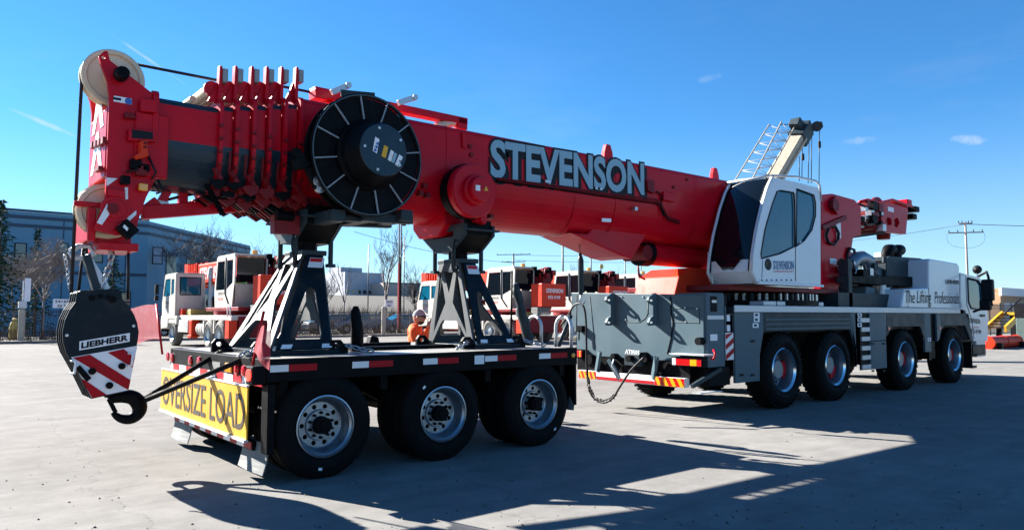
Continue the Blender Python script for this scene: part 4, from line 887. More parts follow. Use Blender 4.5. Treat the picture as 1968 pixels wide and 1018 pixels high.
# base section, telescoped sections, collars
section('boom_base', 3.36, 14.7, (.56, 4.09, 2.83), (.56, 4.13, 2.86), [M_RED], flat=.50, n=12)
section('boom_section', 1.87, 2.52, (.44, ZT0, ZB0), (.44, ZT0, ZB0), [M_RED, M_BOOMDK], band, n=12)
M_PAD = mat('weathered_pad', (.22, .24, .25), .6, dirt=.3)
for x in (5.36, 7.72, 8.62, 10.7, 11.45): section('boom_band', x, x + .035, (.566, 4.10, 2.82), (.566, 4.10, 2.82), [M_RED], flat=.50, n=12, cap=False)
cx = [onY(q, 280, -.25).x for q in (428, 458, 490, 519, 548, 577)]
for i, x in enumerate(cx):
    w = .445 + .018 * i; zt = ZT0 + .035 * (i + 1); zbt = ZB0 - .018 * (i + 1)
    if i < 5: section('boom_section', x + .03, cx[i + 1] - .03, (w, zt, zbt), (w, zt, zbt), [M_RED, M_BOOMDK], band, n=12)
    # collar frame
    o_ = ring(w + .055, zt + .04, zbt - .07); i_ = ring(w - .03, zt - .03, zbt + .03)
    V, F = fill_curve([o_, i_], .04); mb = MB(); mb.add([Vector((x + p.z, p.x, p.y)) for p in V], F)
    mb.build('boom_collar', M_RED, crane, bevel=.006)
    for yy in (BY - .34, BY + .34):
        mb = MB(); mb.prism([(x - .11, zt + .03), (x + .03, zt + .02), (x + .03, zt + .24), (x - .02, zt + .25), (x - .05, zt + .16)], 'y', yy - .02, yy + .02); mb.build('collar_lug', M_RED, crane, bevel=.004)
    mb = MB(); mb.prism([(x - .02, zt + .03), (x + .02, zt + .03), (x + .02, zt + .42), (x - .01, zt + .43)], 'y', BY - .42, BY - .33)
    mb.build('collar_lug', M_RED, crane, bevel=.004)
    MB().box(x + .021, x + .075, BY - .44, BY - .32, zt + .25, zt + .40).build('lug_pad', M_PAD, crane, bevel=.006)
    if i < 5:
        MB().cyl((x - .06, BY - .30, zt + .18), (x - .06, BY + .42, zt + .18), .065, n=18).build('rope_roller', M_NYLON, crane)
        MB().cyl((x - .06, BY - .335, zt + .18), (x - .06, BY - .302, zt + .18), .085, n=18).build('roller_cheek', M_RED, crane)
        MB().cyl((x - .19, BY - .1, zt + .10), (x - .19, BY + .30, zt + .10), .035, n=12).build('guide_roller', M_NYLON, crane)
    # clutter hanging below and beside each collar
    rng = random.Random(20 + i); mb = MB()
    for k in range(10):
        yy = BY - w - .05 + k * .10; dz = .02 + .035 * rng.random()
        zz = zbt - .02 if k > 1 else zbt + .12 - k * .08
        mb.prism([(x - .10, zz), (x + .05, zz + .02), (x + .06, zz - dz), (x - .02, zz - dz - .05), (x - .12, zz - dz * .6)], 'y', yy - .016, yy + .016, rng.choice([0, 0, 1]))
    for k in range(5):
        zz = zbt + .15 + k * .14; mb.box(x - .03, x + .01, BY - w - .085, BY - w - .057, zz - .018, zz + .015, 0)
    mb.beam((x - .06, BY - w - .06, zbt + .25), (x + .08, BY - w - .02, zbt + .02), .035, .05); mb.beam((x + .1, BY - w - .05, zbt + .45), (x + .1, BY - w - .02, zbt + .2), .02, .02, 0)
    stuff(mb.build('collar_fitting', [M_DKRED, M_BLACK, M_BLACK], crane))
rng = random.Random(3); mb = MB()
for k in range(40):
    q = Vector((rng.uniform(2.42, 3.5), rng.uniform(BY - .42, BY + .3), 0)); q.z = rng.uniform(2.86, 2.92) - .09 * (q.x - 2.42); s = rng.uniform(.02, .055)
    mb.box(q.x - s, q.x + s * 1.6, q.y - s, q.y + s, q.z - s * .6, q.z + s * .6, rng.randint(0, 1))
for k in range(9):
    q = Vector((2.40 + .02 * k, -.18, 2.96 - .035 * k)); mb.cyl(q, q + Vector((-.05, -.03, 0)), .022, n=8, m=1)
stuff(mb.build('guide_block_cluster', [M_DKRED, M_BLACK], crane))
# under-slung blocks that sit on the two stands
for x0, x1, m in ((3.42, 3.95, M_DKRED), (5.45, 6.05, M_RED)):
    mb = MB(); mb.prism([(BY - .40, 2.98), (BY + .40, 2.98), (BY + .40, 2.80), (BY + .24, 2.66), (BY - .24, 2.66), (BY - .40, 2.80)], 'x', x0, x1); mb.build('rest_block', m, crane, bevel=.02)
MB().cyl(onY(562, 416, -.2), onY(562, 416, -.2) + Vector((-.2, -.02, 0)), .06, n=12).build('rest_pin', M_BLACK, crane)
MB().beam(onY(548, 415, -.15), onY(548, 450, -.15), .12, .3).build('rest_bracket', M_DKRED, crane)
# head
H0 = -.16
hp = [(201, 98), (207, 99), (211, 116), (238, 137), (291, 178), (307, 190), (302, 339), (281, 379), (265, 426), (262, 446), (226, 452), (180, 441), (196, 400), (202, 386), (205, 331), (210, 182), (206, 155), (194, 123), (190, 108)]
trace_y(hp, H0, .05, 'head_plate', M_RED, crane, bevel=.008, holes=[circle(199, 110, 4, 10)])
far = Yp(hp, H0); mb = MB(); mb.prism([(q.x, q.z) for q in far], 'y', .72, .77); mb.build('head_plate', M_RED, crane)
bx0, bx1 = onY(208, 200, H0).x, onY(303, 250, H0).x
zt_, zb_ = onY(208, 203, H0).z, onY(204, 338, H0).z
hb_ = MB(); hb_.box(bx0, bx1, H0 + .052, .718, zb_, zt_); hb_.build('head_box', M_RED, crane, bevel=.01)
for ya_, yb_ in ((H0 + .052, .0), (.56, .718)): hb_ = MB(); hb_.box(bx0 + .06, bx0 + .36, ya_, yb_, zb_ - .34, zb_ - .002); hb_.build('head_lower_box', M_RED, crane, bevel=.01)
MB().box(bx0 + .24, bx1 + .10, H0 - .03, H0 + .04, zb_ + .03, zt_ - .02).build('head_flange', M_RED, crane, bevel=.01)
mb = MB(); rr_ = [(y + 0, z) for y, z in ring(.50, ZT0 + .05, ZB0 - .03)]; mb.prism(rr_, 'x', bx1 - .06, bx1 + .0); mb.build('head_collar', M_RED, crane, bevel=.008)
def sheave(px, py, y, r, w_=.11):
    c = onY(px, py, y); mb = MB()
    mb.lathe([(.05, -w_ / 2), (r * .30, -w_ / 2), (r * .32, -w_ * .38), (r * .80, -w_ * .32), (r * .84, -w_ / 2), (r - .012, -w_ / 2), (r, -w_ * .42), (r, -w_ * .30), (r - .045, -.01), (r - .045, .01), (r, w_ * .30), (r, w_ * .42), (r - .012, w_ / 2), (r * .84, w_ / 2), (r * .8, w_ * .32), (.05, w_ * .32)], c, 'y', 48)
    mb.build('rope_sheave', M_NYLON, crane); MB().cyl(c + Vector((0, -.3, 0)), c + Vector((0, .25, 0)), .05, n=14).build('sheave_pin', M_DKRED, crane); return c
SR = .292
S1 = sheave(216, 153, .14, SR, .15); S2 = sheave(205, 407, .08, .275, .12); sheave(202, 407, .28, .275, .12); sheave(199, 405, .48, .275, .12)
# chevrons on the head's rear face
for base in (0, .43):
    zz = zb_ + .10 + base; ym = (H0 + .05 + .718) / 2; xx = bx0 - .006
    V = [(ym - .30, zz), (ym - .16, zz), (ym, zz + .22), (ym + .16, zz), (ym + .30, zz), (ym + .06, zz + .42), (ym - .06, zz + .42)]
    MB().prism(V, 'x', xx, xx + .005).build('white_chevron', M_DECAL, crane)
def hbox(pts, nm, m, y=H0, t=.03, b=.006): return trace_y(pts, y - t, t - .001, nm, m, crane, bevel=b)
hbox([(271, 189), (303, 193), (302, 217), (270, 213)], 'head_cover', M_RED, H0 - .03, .05)
hbox([(219, 184), (253, 190), (253, 201), (218, 195)], 'maker_label', M_DECAL, H0, .004, 0)
p = onY(247, 195, H0 - .006); MB().disc(p, .034, 'y', 16).build('label_badge', M_BLUEINK, crane); p = onY(224, 190, H0 - .006); MB().box(p.x - .03, p.x + .04, p.y, p.y + .001, p.z - .012, p.z + .012).build('label_print', M_INK, crane)
hbox([(248, 246), (299, 252), (299, 274), (247, 269)], 'display_frame', M_RED, H0 - .03, .05); hbox([(254, 249), (294, 254), (294, 268), (254, 265)], 'display_panel', M_INK, H0 - .081, .004, 0)
hbox([(240, 215), (258, 218), (262, 228), (241, 226)], 'head_bracket', M_DKRED, H0, .08)
hbox([(270, 271), (284, 268), (285, 292), (286, 300), (263, 306), (260, 299), (271, 291)], 'sensor_bracket', M_ORANGE, H0 - .03, .12)
for py in (275, 283): p = onY(279, py, H0 - .15); MB().cyl(p, p + Vector((0, -.02, 0)), .014, n=8).build('bolt', M_DKRED, crane)
p = onY(230, 147, H0); MB().lathe([(.001, -.17), (.052, -.17), (.064, -.15), (.064, -.03), (.055, 0)], p, 'y', 20).build('cable_drum_cap', M_BLACK, crane)
p = onY(222, 402, H0); MB().lathe([(.001, -.03), (.09, -.03), (.095, -.02), (.095, -.015), (.13, -.015), (.135, 0)], p, 'y', 28).build('pin_boss', M_RED, crane)
for px, py, s, m in ((238, 348, .04, M_BLACK), (258, 318, .05, M_BLACK), (268, 330, .05, M_DKRED), (276, 325, .035, M_BLACK)):
    p = onY(px, py, H0); MB().box(p.x - s, p.x + s, H0 - .1, H0 - .001, p.z - s, p.z + s).build('limit_switch', m, crane, bevel=.01)
p = onY(273, 361, H0 - .03); MB().box(p.x - .04, p.x + .04, H0 - .10, H0 - .04, p.z - .035, p.z + .035).build('marker_light', M_AMBER, crane, bevel=.008)
hbox([(205, 341), (226, 343), (205, 358)], 'white_stripe', M_DECAL, H0, .004, 0); hbox([(206, 391), (210, 412), (196, 432), (186, 428)], 'white_stripe', M_DECAL, H0 - .036, .004, 0); hbox([(243, 420), (262, 404), (262, 412), (240, 433), (228, 432)], 'white_stripe', M_DECAL, H0, .004, 0); hbox([(240, 360), (246, 360), (246, 383), (241, 383)], 'white_stripe', M_DECAL, H0, .004, 0)
hbox([(209, 362), (240, 365), (240, 380), (209, 376)], 'pin_box', M_RED, H0, .04)
lp = onY(247, 440, H0 - .06); lm = MB(); lm.beam(onY(232, 430, H0 - .06), onY(256, 452, H0 - .06), .12, .13); lm.build('work_light', M_BLACK, crane); sticker(onY(236, 436, H0 - .13), onY(244, 444, H0 - .13) - onY(236, 436, H0 - .13), onY(239, 431, H0 - .13) - onY(236, 436, H0 - .13), M_DECAL, crane, 'lamp_glass')
mb = MB(); q = onY(175, 407, .1); mb.box(q.x - .17, bx0 + .1, -.05, -.0, q.z + .03, q.z + .08); mb.box(q.x - .05, q.x + .02, -.06, .62, q.z - .30, q.z + .02); mb.box(bx0 - .0, bx0 + .35, -.02, .6, q.z - .38, q.z - .30); mb.build('rope_guard', M_RED, crane, bevel=.01)
mb = MB(); q = onY(212, 458, .2); mb.box(q.x - .13, q.x + .16, .05, .4, q.z - .06, q.z + .12); mb.build('wedge_anchor', M_RED, crane)
for i, (a, b) in enumerate((((303, 345), (300, 372)), ((296, 352), (292, 366)), ((262, 305), (243, 330)), ((285, 300), (291, 345)))):
    p, q = onY(*a, H0 - .06), onY(*b, H0 - .06); m_ = (p + q) / 2 + Vector((.05, -.04, -.05)); MB().tube([p, m_, q], .011, 6).build('sensor_cable', M_HOSE, crane)
rk = MB()
for i in range(4): q = onX(183 + i * 7, 280 - i * 3, bx0); rk.box(bx0 - .04, bx0 - .007, q.y - .05, q.y + .05, q.z - .03, q.z + .03)
q = onX(196, 326, bx0); rk.box(bx0 - .05, bx0 - .007, q.y - .1, q.y + .1, q.z - .02, q.z + .02); stuff(rk.build('roller_bar', M_DKRED, crane))
# folded red jib frame slung under the boom
jy = .30
def jb(a, b, w_, m=M_RED, y=jy): return MB().beam(onY(*a, y), onY(*b, y), w_, w_ * 1.1).build('jib_member', m, crane, bevel=.008)
jb((272, 409), (505, 392), .13); jb((272, 409), (302, 386), .09); jb((351, 338), (351, 400), .085); jb((337, 342), (306, 394), .075); jb((322, 342), (318, 376), .06); jb((300, 392), (322, 396), .08, M_GALV); jb((300, 388), (300, 402), .06)
jb((272, 412), (505, 396), .10, M_RED, jy + .55); jb((350, 342), (350, 400), .06, M_RED, jy + .55)
MB().tube([onY(318, 385, jy), onY(345, 378, jy), onY(376, 372, jy)], .016, 6).build('jib_cable', M_HOSE, crane); jb((360, 348), (420, 350), .025, M_BLACK)
# the rest of the folded jib: a lattice stowed along the boom's far side
ch_ = [((3.2, 1.08, 2.95), (8.9, 1.08, 3.12)), ((3.2, 1.08, 3.44), (8.9, 1.08, 3.62)), ((3.2, 1.5, 3.30), (8.9, 1.5, 3.46))]
for a, b in ch_: MB().beam(a, b, .09, .09).build('jib_chord', M_RED, crane, bevel=.008)
rng = random.Random(6)
for i in range(13):
    f, g_, h_ = i / 13, (i + .5) / 13, (i + 1) / 13
    for (a, b), (c_, d_) in ((ch_[0], ch_[1]), (ch_[0], ch_[2])):
        a, b, c_, d_ = map(Vector, (a, b, c_, d_))
        MB().tube([a.lerp(b, f), c_.lerp(d_, g_)], .028, 6).build('jib_lacing', M_RED, crane); MB().tube([c_.lerp(d_, g_), a.lerp(b, h_)], .028, 6).build('jib_lacing', M_RED, crane)
for x, w_ in ((4.3, .3), (7.9, .4)): MB().box(x, x + w_, .9, 1.03, 3.2, 3.75).build('jib_mount', M_DKRED, crane, bevel=.01)
# things along the top of the boom
def bt(a, b, w_, h_, nm, m, y=.05): return MB().beam(onY(*a, y), onY(*b, y), w_, h_).build(nm, m, crane, bevel=.01)
bt((600, 176), (893, 236), .16, .10, 'top_rail', M_RED, .12); bt((600, 182), (660, 190), .2, .12, 'rail_end', M_RED, .1); bt((885, 228), (885, 250), .12, .16, 'rail_post', M_RED, .1); bt((632, 178), (632, 200), .1, .1, 'rail_post', M_RED, .1)
MB().cyl(onY(838, 243, .1), onY(872, 236, .1), .055, n=14).build('rope_roller', M_NYLON, crane)
for a, b in (((637, 178), (668, 165)), ((765, 198), (796, 188))):
    MB().beam(onY(*a, -.2), onY(*b, -.2), .05, .07).build('reel_arm', M_GALV, crane, bevel=.006)
    q = onY(*b, -.2); MB().cyl(q + Vector((0, -.04, 0)), q + Vector((0, .04, 0)), .038, n=14).build('reel_arm_eye', M_GALV, crane)
MB().beam(onY(655, 180, -.2), onY(720, 186, -.35), .06, .08).build('reel_bracket', M_DGREY, crane)
for px, py in ((1167, 292), (1373, 335)):
    q = onY(px, py, -.05); mb = MB(); mb.prism([(q.x - .11, 4.05), (q.x + .13, 4.05), (q.x + .10, q.z + .0), (q.x + .05, q.z + .12), (q.x - .04, q.z + .12), (q.x - .08, q.z)], 'y', -.08, .0); mb.build('lifting_lug', M_RED, crane, bevel=.01)
for px, py in ((905, 298), (903, 282), (1320, 345), (1294, 360), (1240, 345)):
    q = onY(px, py, BY - .56); MB().cyl(q + Vector((0, .01, 0)), q + Vector((0, -.025, 0)), .03, n=10).build('bolt', M_DKRED, crane)
mb = trace_y([(889, 255), (897, 257), (897, 285), (890, 283)], BY - .59, .03, 'side_bracket', M_RED, crane)
# lettering
o = onY(942, 341, BY - .568); u = onY(1238, 376, BY - .568) - o; v = onY(932, 271, BY - .568) - o; v.x = .08; v2 = Vector((.0, 0, .54))
sh_ = Vector((.06, 0, -.085))
text('lettering_shadow', 'STEVENSON', o + sh_ + Vector((-.03, .0, 0)), u + Vector((.05, 0, 0)), v2 + Vector((0, 0, .02)), M_INK, crane, offset=.07)
text('lettering_shadow', 'STEVENSON', o + Vector((-.03, -.002, -.02)), u + Vector((.05, 0, 0)), v2 + Vector((0, 0, .05)), M_INK, crane, offset=.08)
text('owner_lettering', 'STEVENSON', o + Vector((0, -.007, 0)), u, v2, M_LETTER, crane, offset=.034)
# hydraulic lines along the seam and fittings near the cab
for k in range(3):
    MB().tube([onY(a, b + k * 3.2, BY - .585) for a, b in ((955, 342), (1060, 356), (1160, 371), (1262, 383 + k), (1271, 392), (1284, 416), (1306, 424))], .011, 6).build('hydraulic_line', M_DKRED if k < 2 else M_BLACK, crane)
for px, py in ((1052, 349), (1148, 362), (1152, 363)): 
    q = onY(px, py, BY - .575); MB().box(q.x - .05, q.x + .05, BY - .59, BY - .575, q.z - .02, q.z + .02).build('line_clamp', M_GALV, crane)
hbx = lambda pts, m=M_RED, t=.06, nm='junction_box': trace_y(pts, BY - .56 - t, t - .001, nm, m, crane, bevel=.008)
hbx([(1276, 368), (1296, 371), (1296, 388), (1276, 384)]); hbx([(1244, 345), (1258, 347), (1258, 372), (1246, 366)], M_DKRED); 
MB().tube([onY(a, b, BY - .59) for a, b in ((1262, 368), (1272, 376), (1270, 398), (1276, 416))], .014, 6).build('hydraulic_line', M_BLACK, crane)
q = onY(1216, 402, BY - .56); MB().cyl(q, q + Vector((0, -.08, 0)), .035, n=8).build('valve', M_STEEL, crane)
# bracket for the lifting ram
trace_y([(1097, 447), (1130, 449), (1151, 420), (1160, 412), (1248, 409), (1246, 445), (1216, 497), (1196, 492)], BY - .36, .72, 'ram_bracket', M_RED, crane, bevel=.02)
hbx([(1157, 419), (1175, 420), (1175, 427), (1157, 426)], M_DECAL, .006, 'warning_label')
q0 = onY(1228, 486, BY); q1 = onY(1440, 505, BY)
MB().cyl(q0, q1, .20, n=32).build('lifting_ram', M_RED, crane); MB().cyl(q0 + Vector((-.02, 0, 0)), q0 + Vector((.22, 0, 0)), .225, n=32).build('ram_collar', M_BLACK, crane); MB().cyl(q0 + Vector((-.06, -.25, -.01)), q0 + Vector((-.06, .25, -.01)), .13, n=20).build('ram_pin', M_DKRED, crane)
o = onY(1285, 492, BY - .25) ; 
MB().tube([q0 + Vector((.62 + .12 * math.cos(a), -.05, .2 + .1 * math.sin(a))) for a in [math.pi * i / 8 for i in range(9)]], .018, 6).build('ram_eye', M_RED, crane)
MB().beam(q0 + Vector((.6, -.2, .26)), q0 + Vector((3.2, -.2, .22)), .06, .06).build('ram_pipe', M_ORANGE, crane)
# ------------------------------------------------ cable reel on the boom's near side
M_SPOKE = mat('spoke_grey', (.20, .23, .26), .5)
RC = onY(710, 298, -.85); rr = .672
mb = MB(); mb.lathe([(rr, -.0), (rr + .018, .005), (rr + .018, .03), (rr - .02, .035)], RC, 'y', 72); mb.lathe([(rr, 0), (rr - .03, .004)], RC, 'y', 72); mb.build('reel_rim', M_BLACK, crane)
MB().tube([RC + Vector((rr * math.cos(a), -.004, rr * math.sin(a))) for a in [2 * math.pi * i / 72 for i in range(73)]], .007, 5).build('rim_trim', M_GREY, crane)
MB().lathe([(rr - .03, .02), (.20, .03)], RC, 'y', 64, smooth=False).build('reel_disc', M_BLACK, crane)
mb = MB(); mb.lathe([(rr + .0, .17), (rr + .018, .175), (rr + .018, .19), (rr, .195), (.2, .195)], RC, 'y', 64); mb.build('reel_rim', M_BLACK, crane)
MB().lathe([(.60, .04), (.60, .19)], RC, 'y', 48).build('cable_coil', M_BLACK, crane)
for i in range(12):
    a = 2 * math.pi * (i + .35) / 12; e = Vector((math.cos(a), 0, math.sin(a)))
    MB().beam(RC + e * .38 + Vector((0, .0, 0)), RC + e * (rr - .01) + Vector((0, -.0, 0)), .015, .016, up=(0, 1, 0)).build('reel_spoke', M_SPOKE, crane)
mb = MB(); mb.lathe([(.40, .02), (.40, -.02), (.385, -.04), (.375, -.05)], RC, 'y', 48); mb.lathe([(.375, -.05), (.365, -.12), (.30, -.30), (.29, -.318)], RC, 'y', 48); mb.build('reel_hub', M_BLACK, crane)
MB().lathe([(.289, -.30), (.289, -.318), (.28, -.328), (.001, -.328)], RC, 'y', 48).build('motor_housing', M_BOOMDK, crane)
hy = RC.y - .33
for a in range(5):
    an = 2 * math.pi * a / 5 + .6; q = Vector((RC.x + .24 * math.cos(an), hy, RC.z + .24 * math.sin(an))); MB().cyl(q, q + Vector((0, -.015, 0)), .016, n=8).build('bolt', M_GALV, crane)
for a, b, c_, m in (((716, 290), (724, 295), (729, 268), M_DECAL), ((733, 300), (741, 304), (746, 283), M_YELLOW), ((745, 307), (751, 311), (757, 292), M_DECAL), ((752, 311), (757, 314), (763, 296), M_LETTER), ((759, 316), (766, 321), (774, 302), M_DECAL)):
    o = onY(*a, hy + .002); sticker(o, onY(*b, hy + .002) - o, (onY(*c_, hy + .002) - onY(*b, hy + .002)), m, crane, 'reel_label')
for k in range(3):
    q = onY(721.5 + 2.2 * k, 288.5 - 6.2 * k, hy - .006); MB().disc(q, .017, 'y', 12).build('label_dot', M_BLUEINK, crane)
q = onY(769, 310, hy - .006); MB().disc(q, .011, 'y', 8).build('label_print', M_INK, crane); q = onY(754, 300, hy - .006); MB().disc(q, .012, 'y', 3).build('label_print', M_AMBER, crane)
mb = MB(); q = onY(625, 415, -.6); q2 = onY(790, 423, -.6); mb.beam(q, q2, .10, .10); mb.beam(q + Vector((0, .5, 0)), q2 + Vector((0, .5, 0)), .1, .1)
for px in (640, 700, 770): s = onY(px, 417, -.6); mb.box(s.x - .08, s.x + .08, -.75, -.05, s.z - .06, s.z + .07)
mb.cyl(RC + Vector((0, .19, 0)), RC + Vector((0, .62, 0)), .22, n=24); mb.build('reel_cradle', M_DGREY, crane, bevel=.008)
# cable arm with two guide rollers
mb = MB(); mb.beam(onY(568, 292, -.7), onY(592, 322, -.72), .09, .1); mb.beam(onY(592, 322, -.72), onY(612, 362, -.74), .08, .09); mb.beam(onY(560, 318, -.7), onY(588, 312, -.72), .1, .12)
mb.beam(onY(568, 292, -.7), onY(568, 292, -.2), .08, .08); mb.build('cable_arm', M_BLACK, crane, bevel=.01)
for px, py in ((611, 348), (617, 361)):
    q = onY(px, py, -.78); mb = MB(); mb.lathe([(.001, -.02), (.02, -.02), (.025, -.01), (.052, -.012), (.055, 0), (.04, .02), (.055, .05)], q, 'y', 18); mb.build('guide_roller', M_STEEL, crane)
# round red winch on the near side
WC = onY(912, 366, -.6)
mb = MB(); mb.lathe([(.345, .12), (.355, .10), (.355, .02), (.34, .0), (.335, -.01), (.001, -.01)], WC, 'y', 48); mb.build('auxiliary_winch', M_RED, crane)
mb = MB(); mb.lathe([(.37, .15), (.37, .12), (.2, .12)], WC, 'y', 48); mb.lathe([(.34, .30), (.34, .14)], WC, 'y', 40); mb.build('winch_flange', M_BLACK, crane)
mb = MB(); mb.lathe([(.20, -.01), (.20, -.06), (.19, -.07), (.165, -.075), (.16, -.15), (.15, -.165), (.001, -.17)], WC, 'y', 40); mb.build('winch_cap', M_RED, crane)
hbw = WC.y - .172
o = onY(919, 362, hbw); MB().box(o.x - .04, o.x + .03, hbw - .004, hbw, o.z - .03, o.z + .04).build('winch_label', M_DECAL, crane)
o = onY(934, 363, hbw); MB().prism([(o.x - .035, o.z - .025), (o.x + .035, o.z - .025), (o.x, o.z + .04)], 'y', hbw - .004, hbw).build('hazard_label', M_YELLOW, crane)
trace_y([(918, 408), (937, 402), (937, 428), (932, 432), (914, 425)], -.5, .2, 'winch_foot', M_RED, crane, bevel=.02); q = onY(925, 421, -.5); MB().cyl(q, q + Vector((0, -.06, 0)), .05, n=14).build('foot_pin', M_RED, crane)
for px, py in ((819, 376), (813, 358), (806, 372), (941, 416)): q = onY(px, py, BY - .52); MB().box(q.x - .03, q.x + .03, q.y - .06, q.y + .1, q.z - .03, q.z + .03).build('line_clamp', M_DKRED, crane)
# ------------------------------------------------------------------ hook block
hb = thing('hook_block', 'dark hook block with red and white stripes hanging below the boom head', 'hook block', (1.5, .3, .6))
HBY = .10
bp = [(148, 563), (154, 558), (222, 555), (233, 560), (236, 576), (248, 588), (258, 604), (264, 620), (267, 638), (265, 655), (262, 668), (247, 750), (244, 752), (176, 766), (172, 764), (148, 715), (127, 678), (121, 658), (120, 637), (125, 614), (134, 595), (145, 580)]
def scale_poly(pl, f, c): return [(c[0] + (a - c[0]) * f, c[1] + (b - c[1]) * f) for a, b in pl]
trace_y(bp, HBY, .035, 'cheek_plate', M_BLOCK, hb, bevel=.006)
P0 = [(q.x, q.z) for q in Yp(bp, HBY)]
for y, nm, m, dx in ((HBY + .12, 'inner_plate', M_BLACK, -.0), (HBY + .24, 'inner_plate', M_BLOCK, -.0), (HBY + .37, 'cheek_plate', M_BLOCK, -.0)):
    MB().prism([(a + dx, b) for a, b in P0], 'y', y, y + .03).build(nm, m, hb, bevel=.004)
cx_, cz_ = onY(195, 640, HBY).x, onY(195, 640, HBY).z
for y in (HBY + .075, HBY + .195, HBY + .315):
    MB().lathe([(.1, -.03), (.28, -.03), (.30, -.02), (.27, 0), (.30, .02), (.28, .03), (.1, .03)], (cx_, y, cz_), 'y', 36).build('block_sheave', M_NYLON, hb)
# stripes: the board's lower part
yy = HBY - .0045
clip = Yp([(137, 686), (264, 664), (247, 749), (176, 764), (150, 714)], yy)
MB().prism([(q.x, q.z) for q in clip], 'y', yy, yy + .004).build('stripe_board', M_DECAL, hb)
yy -= .0045
def stripe(pts): MB().prism([(q.x, q.z) for q in Yp(pts, yy)], 'y', yy, yy + .004).build('red_stripe', M_REFR, hb)
stripe([(140, 688), (173, 682), (252, 729), (247, 749), (244, 750), (240, 746)][:5] if 0 else [(140, 687), (173, 681), (251, 730), (247, 749), (238, 744)]); stripe([(207, 677), (238, 670), (259, 688), (255, 706)]); stripe([(156, 727), (168, 733), (205, 758), (177, 764)])
for px, py, r in ((216, 575, .05), (177, 572, .042), (193, 569, .035), (208, 571, .035)):
    q = onY(px, py, HBY); MB().cyl(q, q + Vector((0, -.015, 0)), r * .7, n=12).build('bolt', M_BLACK, hb)
for px, py in ((177, 713), (234, 703), (210, 740)):
    q = onY(px, py, yy); MB().cyl(q + Vector((0, .01, 0)), q + Vector((0, -.02, 0)), .033, n=14).build('bolt', M_BLACK, hb)
for px, py in ((256, 626), (128, 644)): q = onY(px, py, HBY); MB().cyl(q, q + Vector((0, -.02, 0)), .015, n=8).build('bolt', M_STEEL, hb)
o = onY(152, 673, HBY - .003); u = onY(249, 656, HBY - .003) - o; v = Vector((0, 0, .088)); sticker(o, u, v, M_DECAL, hb, 'name_plate')
text('maker_lettering', 'LIEBHERR', o + u * .035 + v * .16 + Vector((0, -.007, 0)), u * .93, v * .68, M_INK, hb, offset=.045)
for px, py in ((250, 690), (140, 705)):
    q = onY(px, py, HBY - .02); MB().tube([q + Vector((-.02, 0, .06)), q + Vector((.02, -.03, .06)), q + Vector((.01, -.03, -.06)), q + Vector((-.02, 0, -.06))], .012, 6).build('hand_grip', M_DECAL, hb)
q = onY(160, 716, HBY - .02); MB().beam(q + Vector((-.05, 0, .06)), q + Vector((.05, 0, -.07)), .04, .05).build('latch', M_BLACK, hb)
# hook: shank, bowl and latch, swung towards the trailer by its straps
hkp = [(209, 768), (222, 763), (240, 761), (256, 764), (266, 774), (268, 787), (260, 799), (246, 805), (231, 803), (220, 796), (215, 792)]
Q = smooth_pts([onY(a, b, .30) for a, b in hkp], 4); rk_ = [.045, .06, .07, .075, .078, .072, .062, .052, .042, .030, .012]; mb = MB(); mb.tube(Q, [rk_[min(10, i // 4)] + (rk_[min(10, i // 4 + 1)] - rk_[min(10, i // 4)]) * (i % 4) / 4 for i in range(len(Q))], 14)
q = onY(212, 764, .30); mb.cyl(onY(206, 740, .30), q + Vector((0, 0, .02)), .05, .055, n=14); mb.build('hook', M_BLACK, hb)
MB().beam(onY(209, 766, .30), onY(222, 792, .30), .03, .04).build('safety_latch', M_BLACK, hb)
# rope tackle between block and head
wp = MB(); wp.beam(onY(165, 490, .2), onY(185, 556, .2), .09, .07); wp.build('wedge_socket', M_DGREY, hb)
wp = MB(); wp.tube([onY(a, b, .2) for a, b in ((135, 483), (150, 473), (172, 472), (180, 488), (160, 497), (140, 495), (135, 483))], .028, 7); wp.beam(onY(172, 500, .2), onY(206, 556, .2), .04, .06); wp.build('anti_two_block_weight', M_GALV, hb)
# hoist rope stays with the crane
MB().tube([onY(450, 161, BY - .2), onY(252, 122, .14)], .016, 6).build('hoist_rope', M_ROPE, crane)
mb = MB(); mb.tube([onY(450, 161, BY - .2), onY(520, 162, BY - .2), onY(600, 178, BY - .1)], .016, 6)
a = [S1 + Vector(((SR - .02) * math.cos(t), 0, (SR - .02) * math.sin(t))) for t in [R(55 + 12.5 * i) for i in range(11)]]
mb.tube([onY(252, 122, .14)] + a + [onY(137, 562, .14)], .017, 6); mb.build('hoist_rope', M_ROPE, crane)
mb = MB()
for a, b in (((163, 455), (150, 565)), ((247, 452), (246, 575)), ((158, 430), (178, 562))): mb.tube([onY(*a, .3), onY(*b, .3)], .015, 6)
mb.build('hoist_rope', M_ROPE, crane)
MB().tube([onY(213, 470, .2), onY(211, 478, .2)], .03, 8).build('chain_anchor', M_DKRED, crane)
chm = MB(); chain(chm, [onY(217, 470, .2), onY(212, 505, .2), onY(200, 540, .2), onY(192, 556, .2)], .05, .012); tag(chm.build('safety_chain', M_STEEL), 'galvanised chain hanging between the red boom head and hook block', 'chain')
chm = MB(); chain(chm, [onY(124, 490, .25), onY(130, 520, .25), onY(134, 555, .25)], .03, .006); chm.build('switch_chain', M_STEEL, hb)
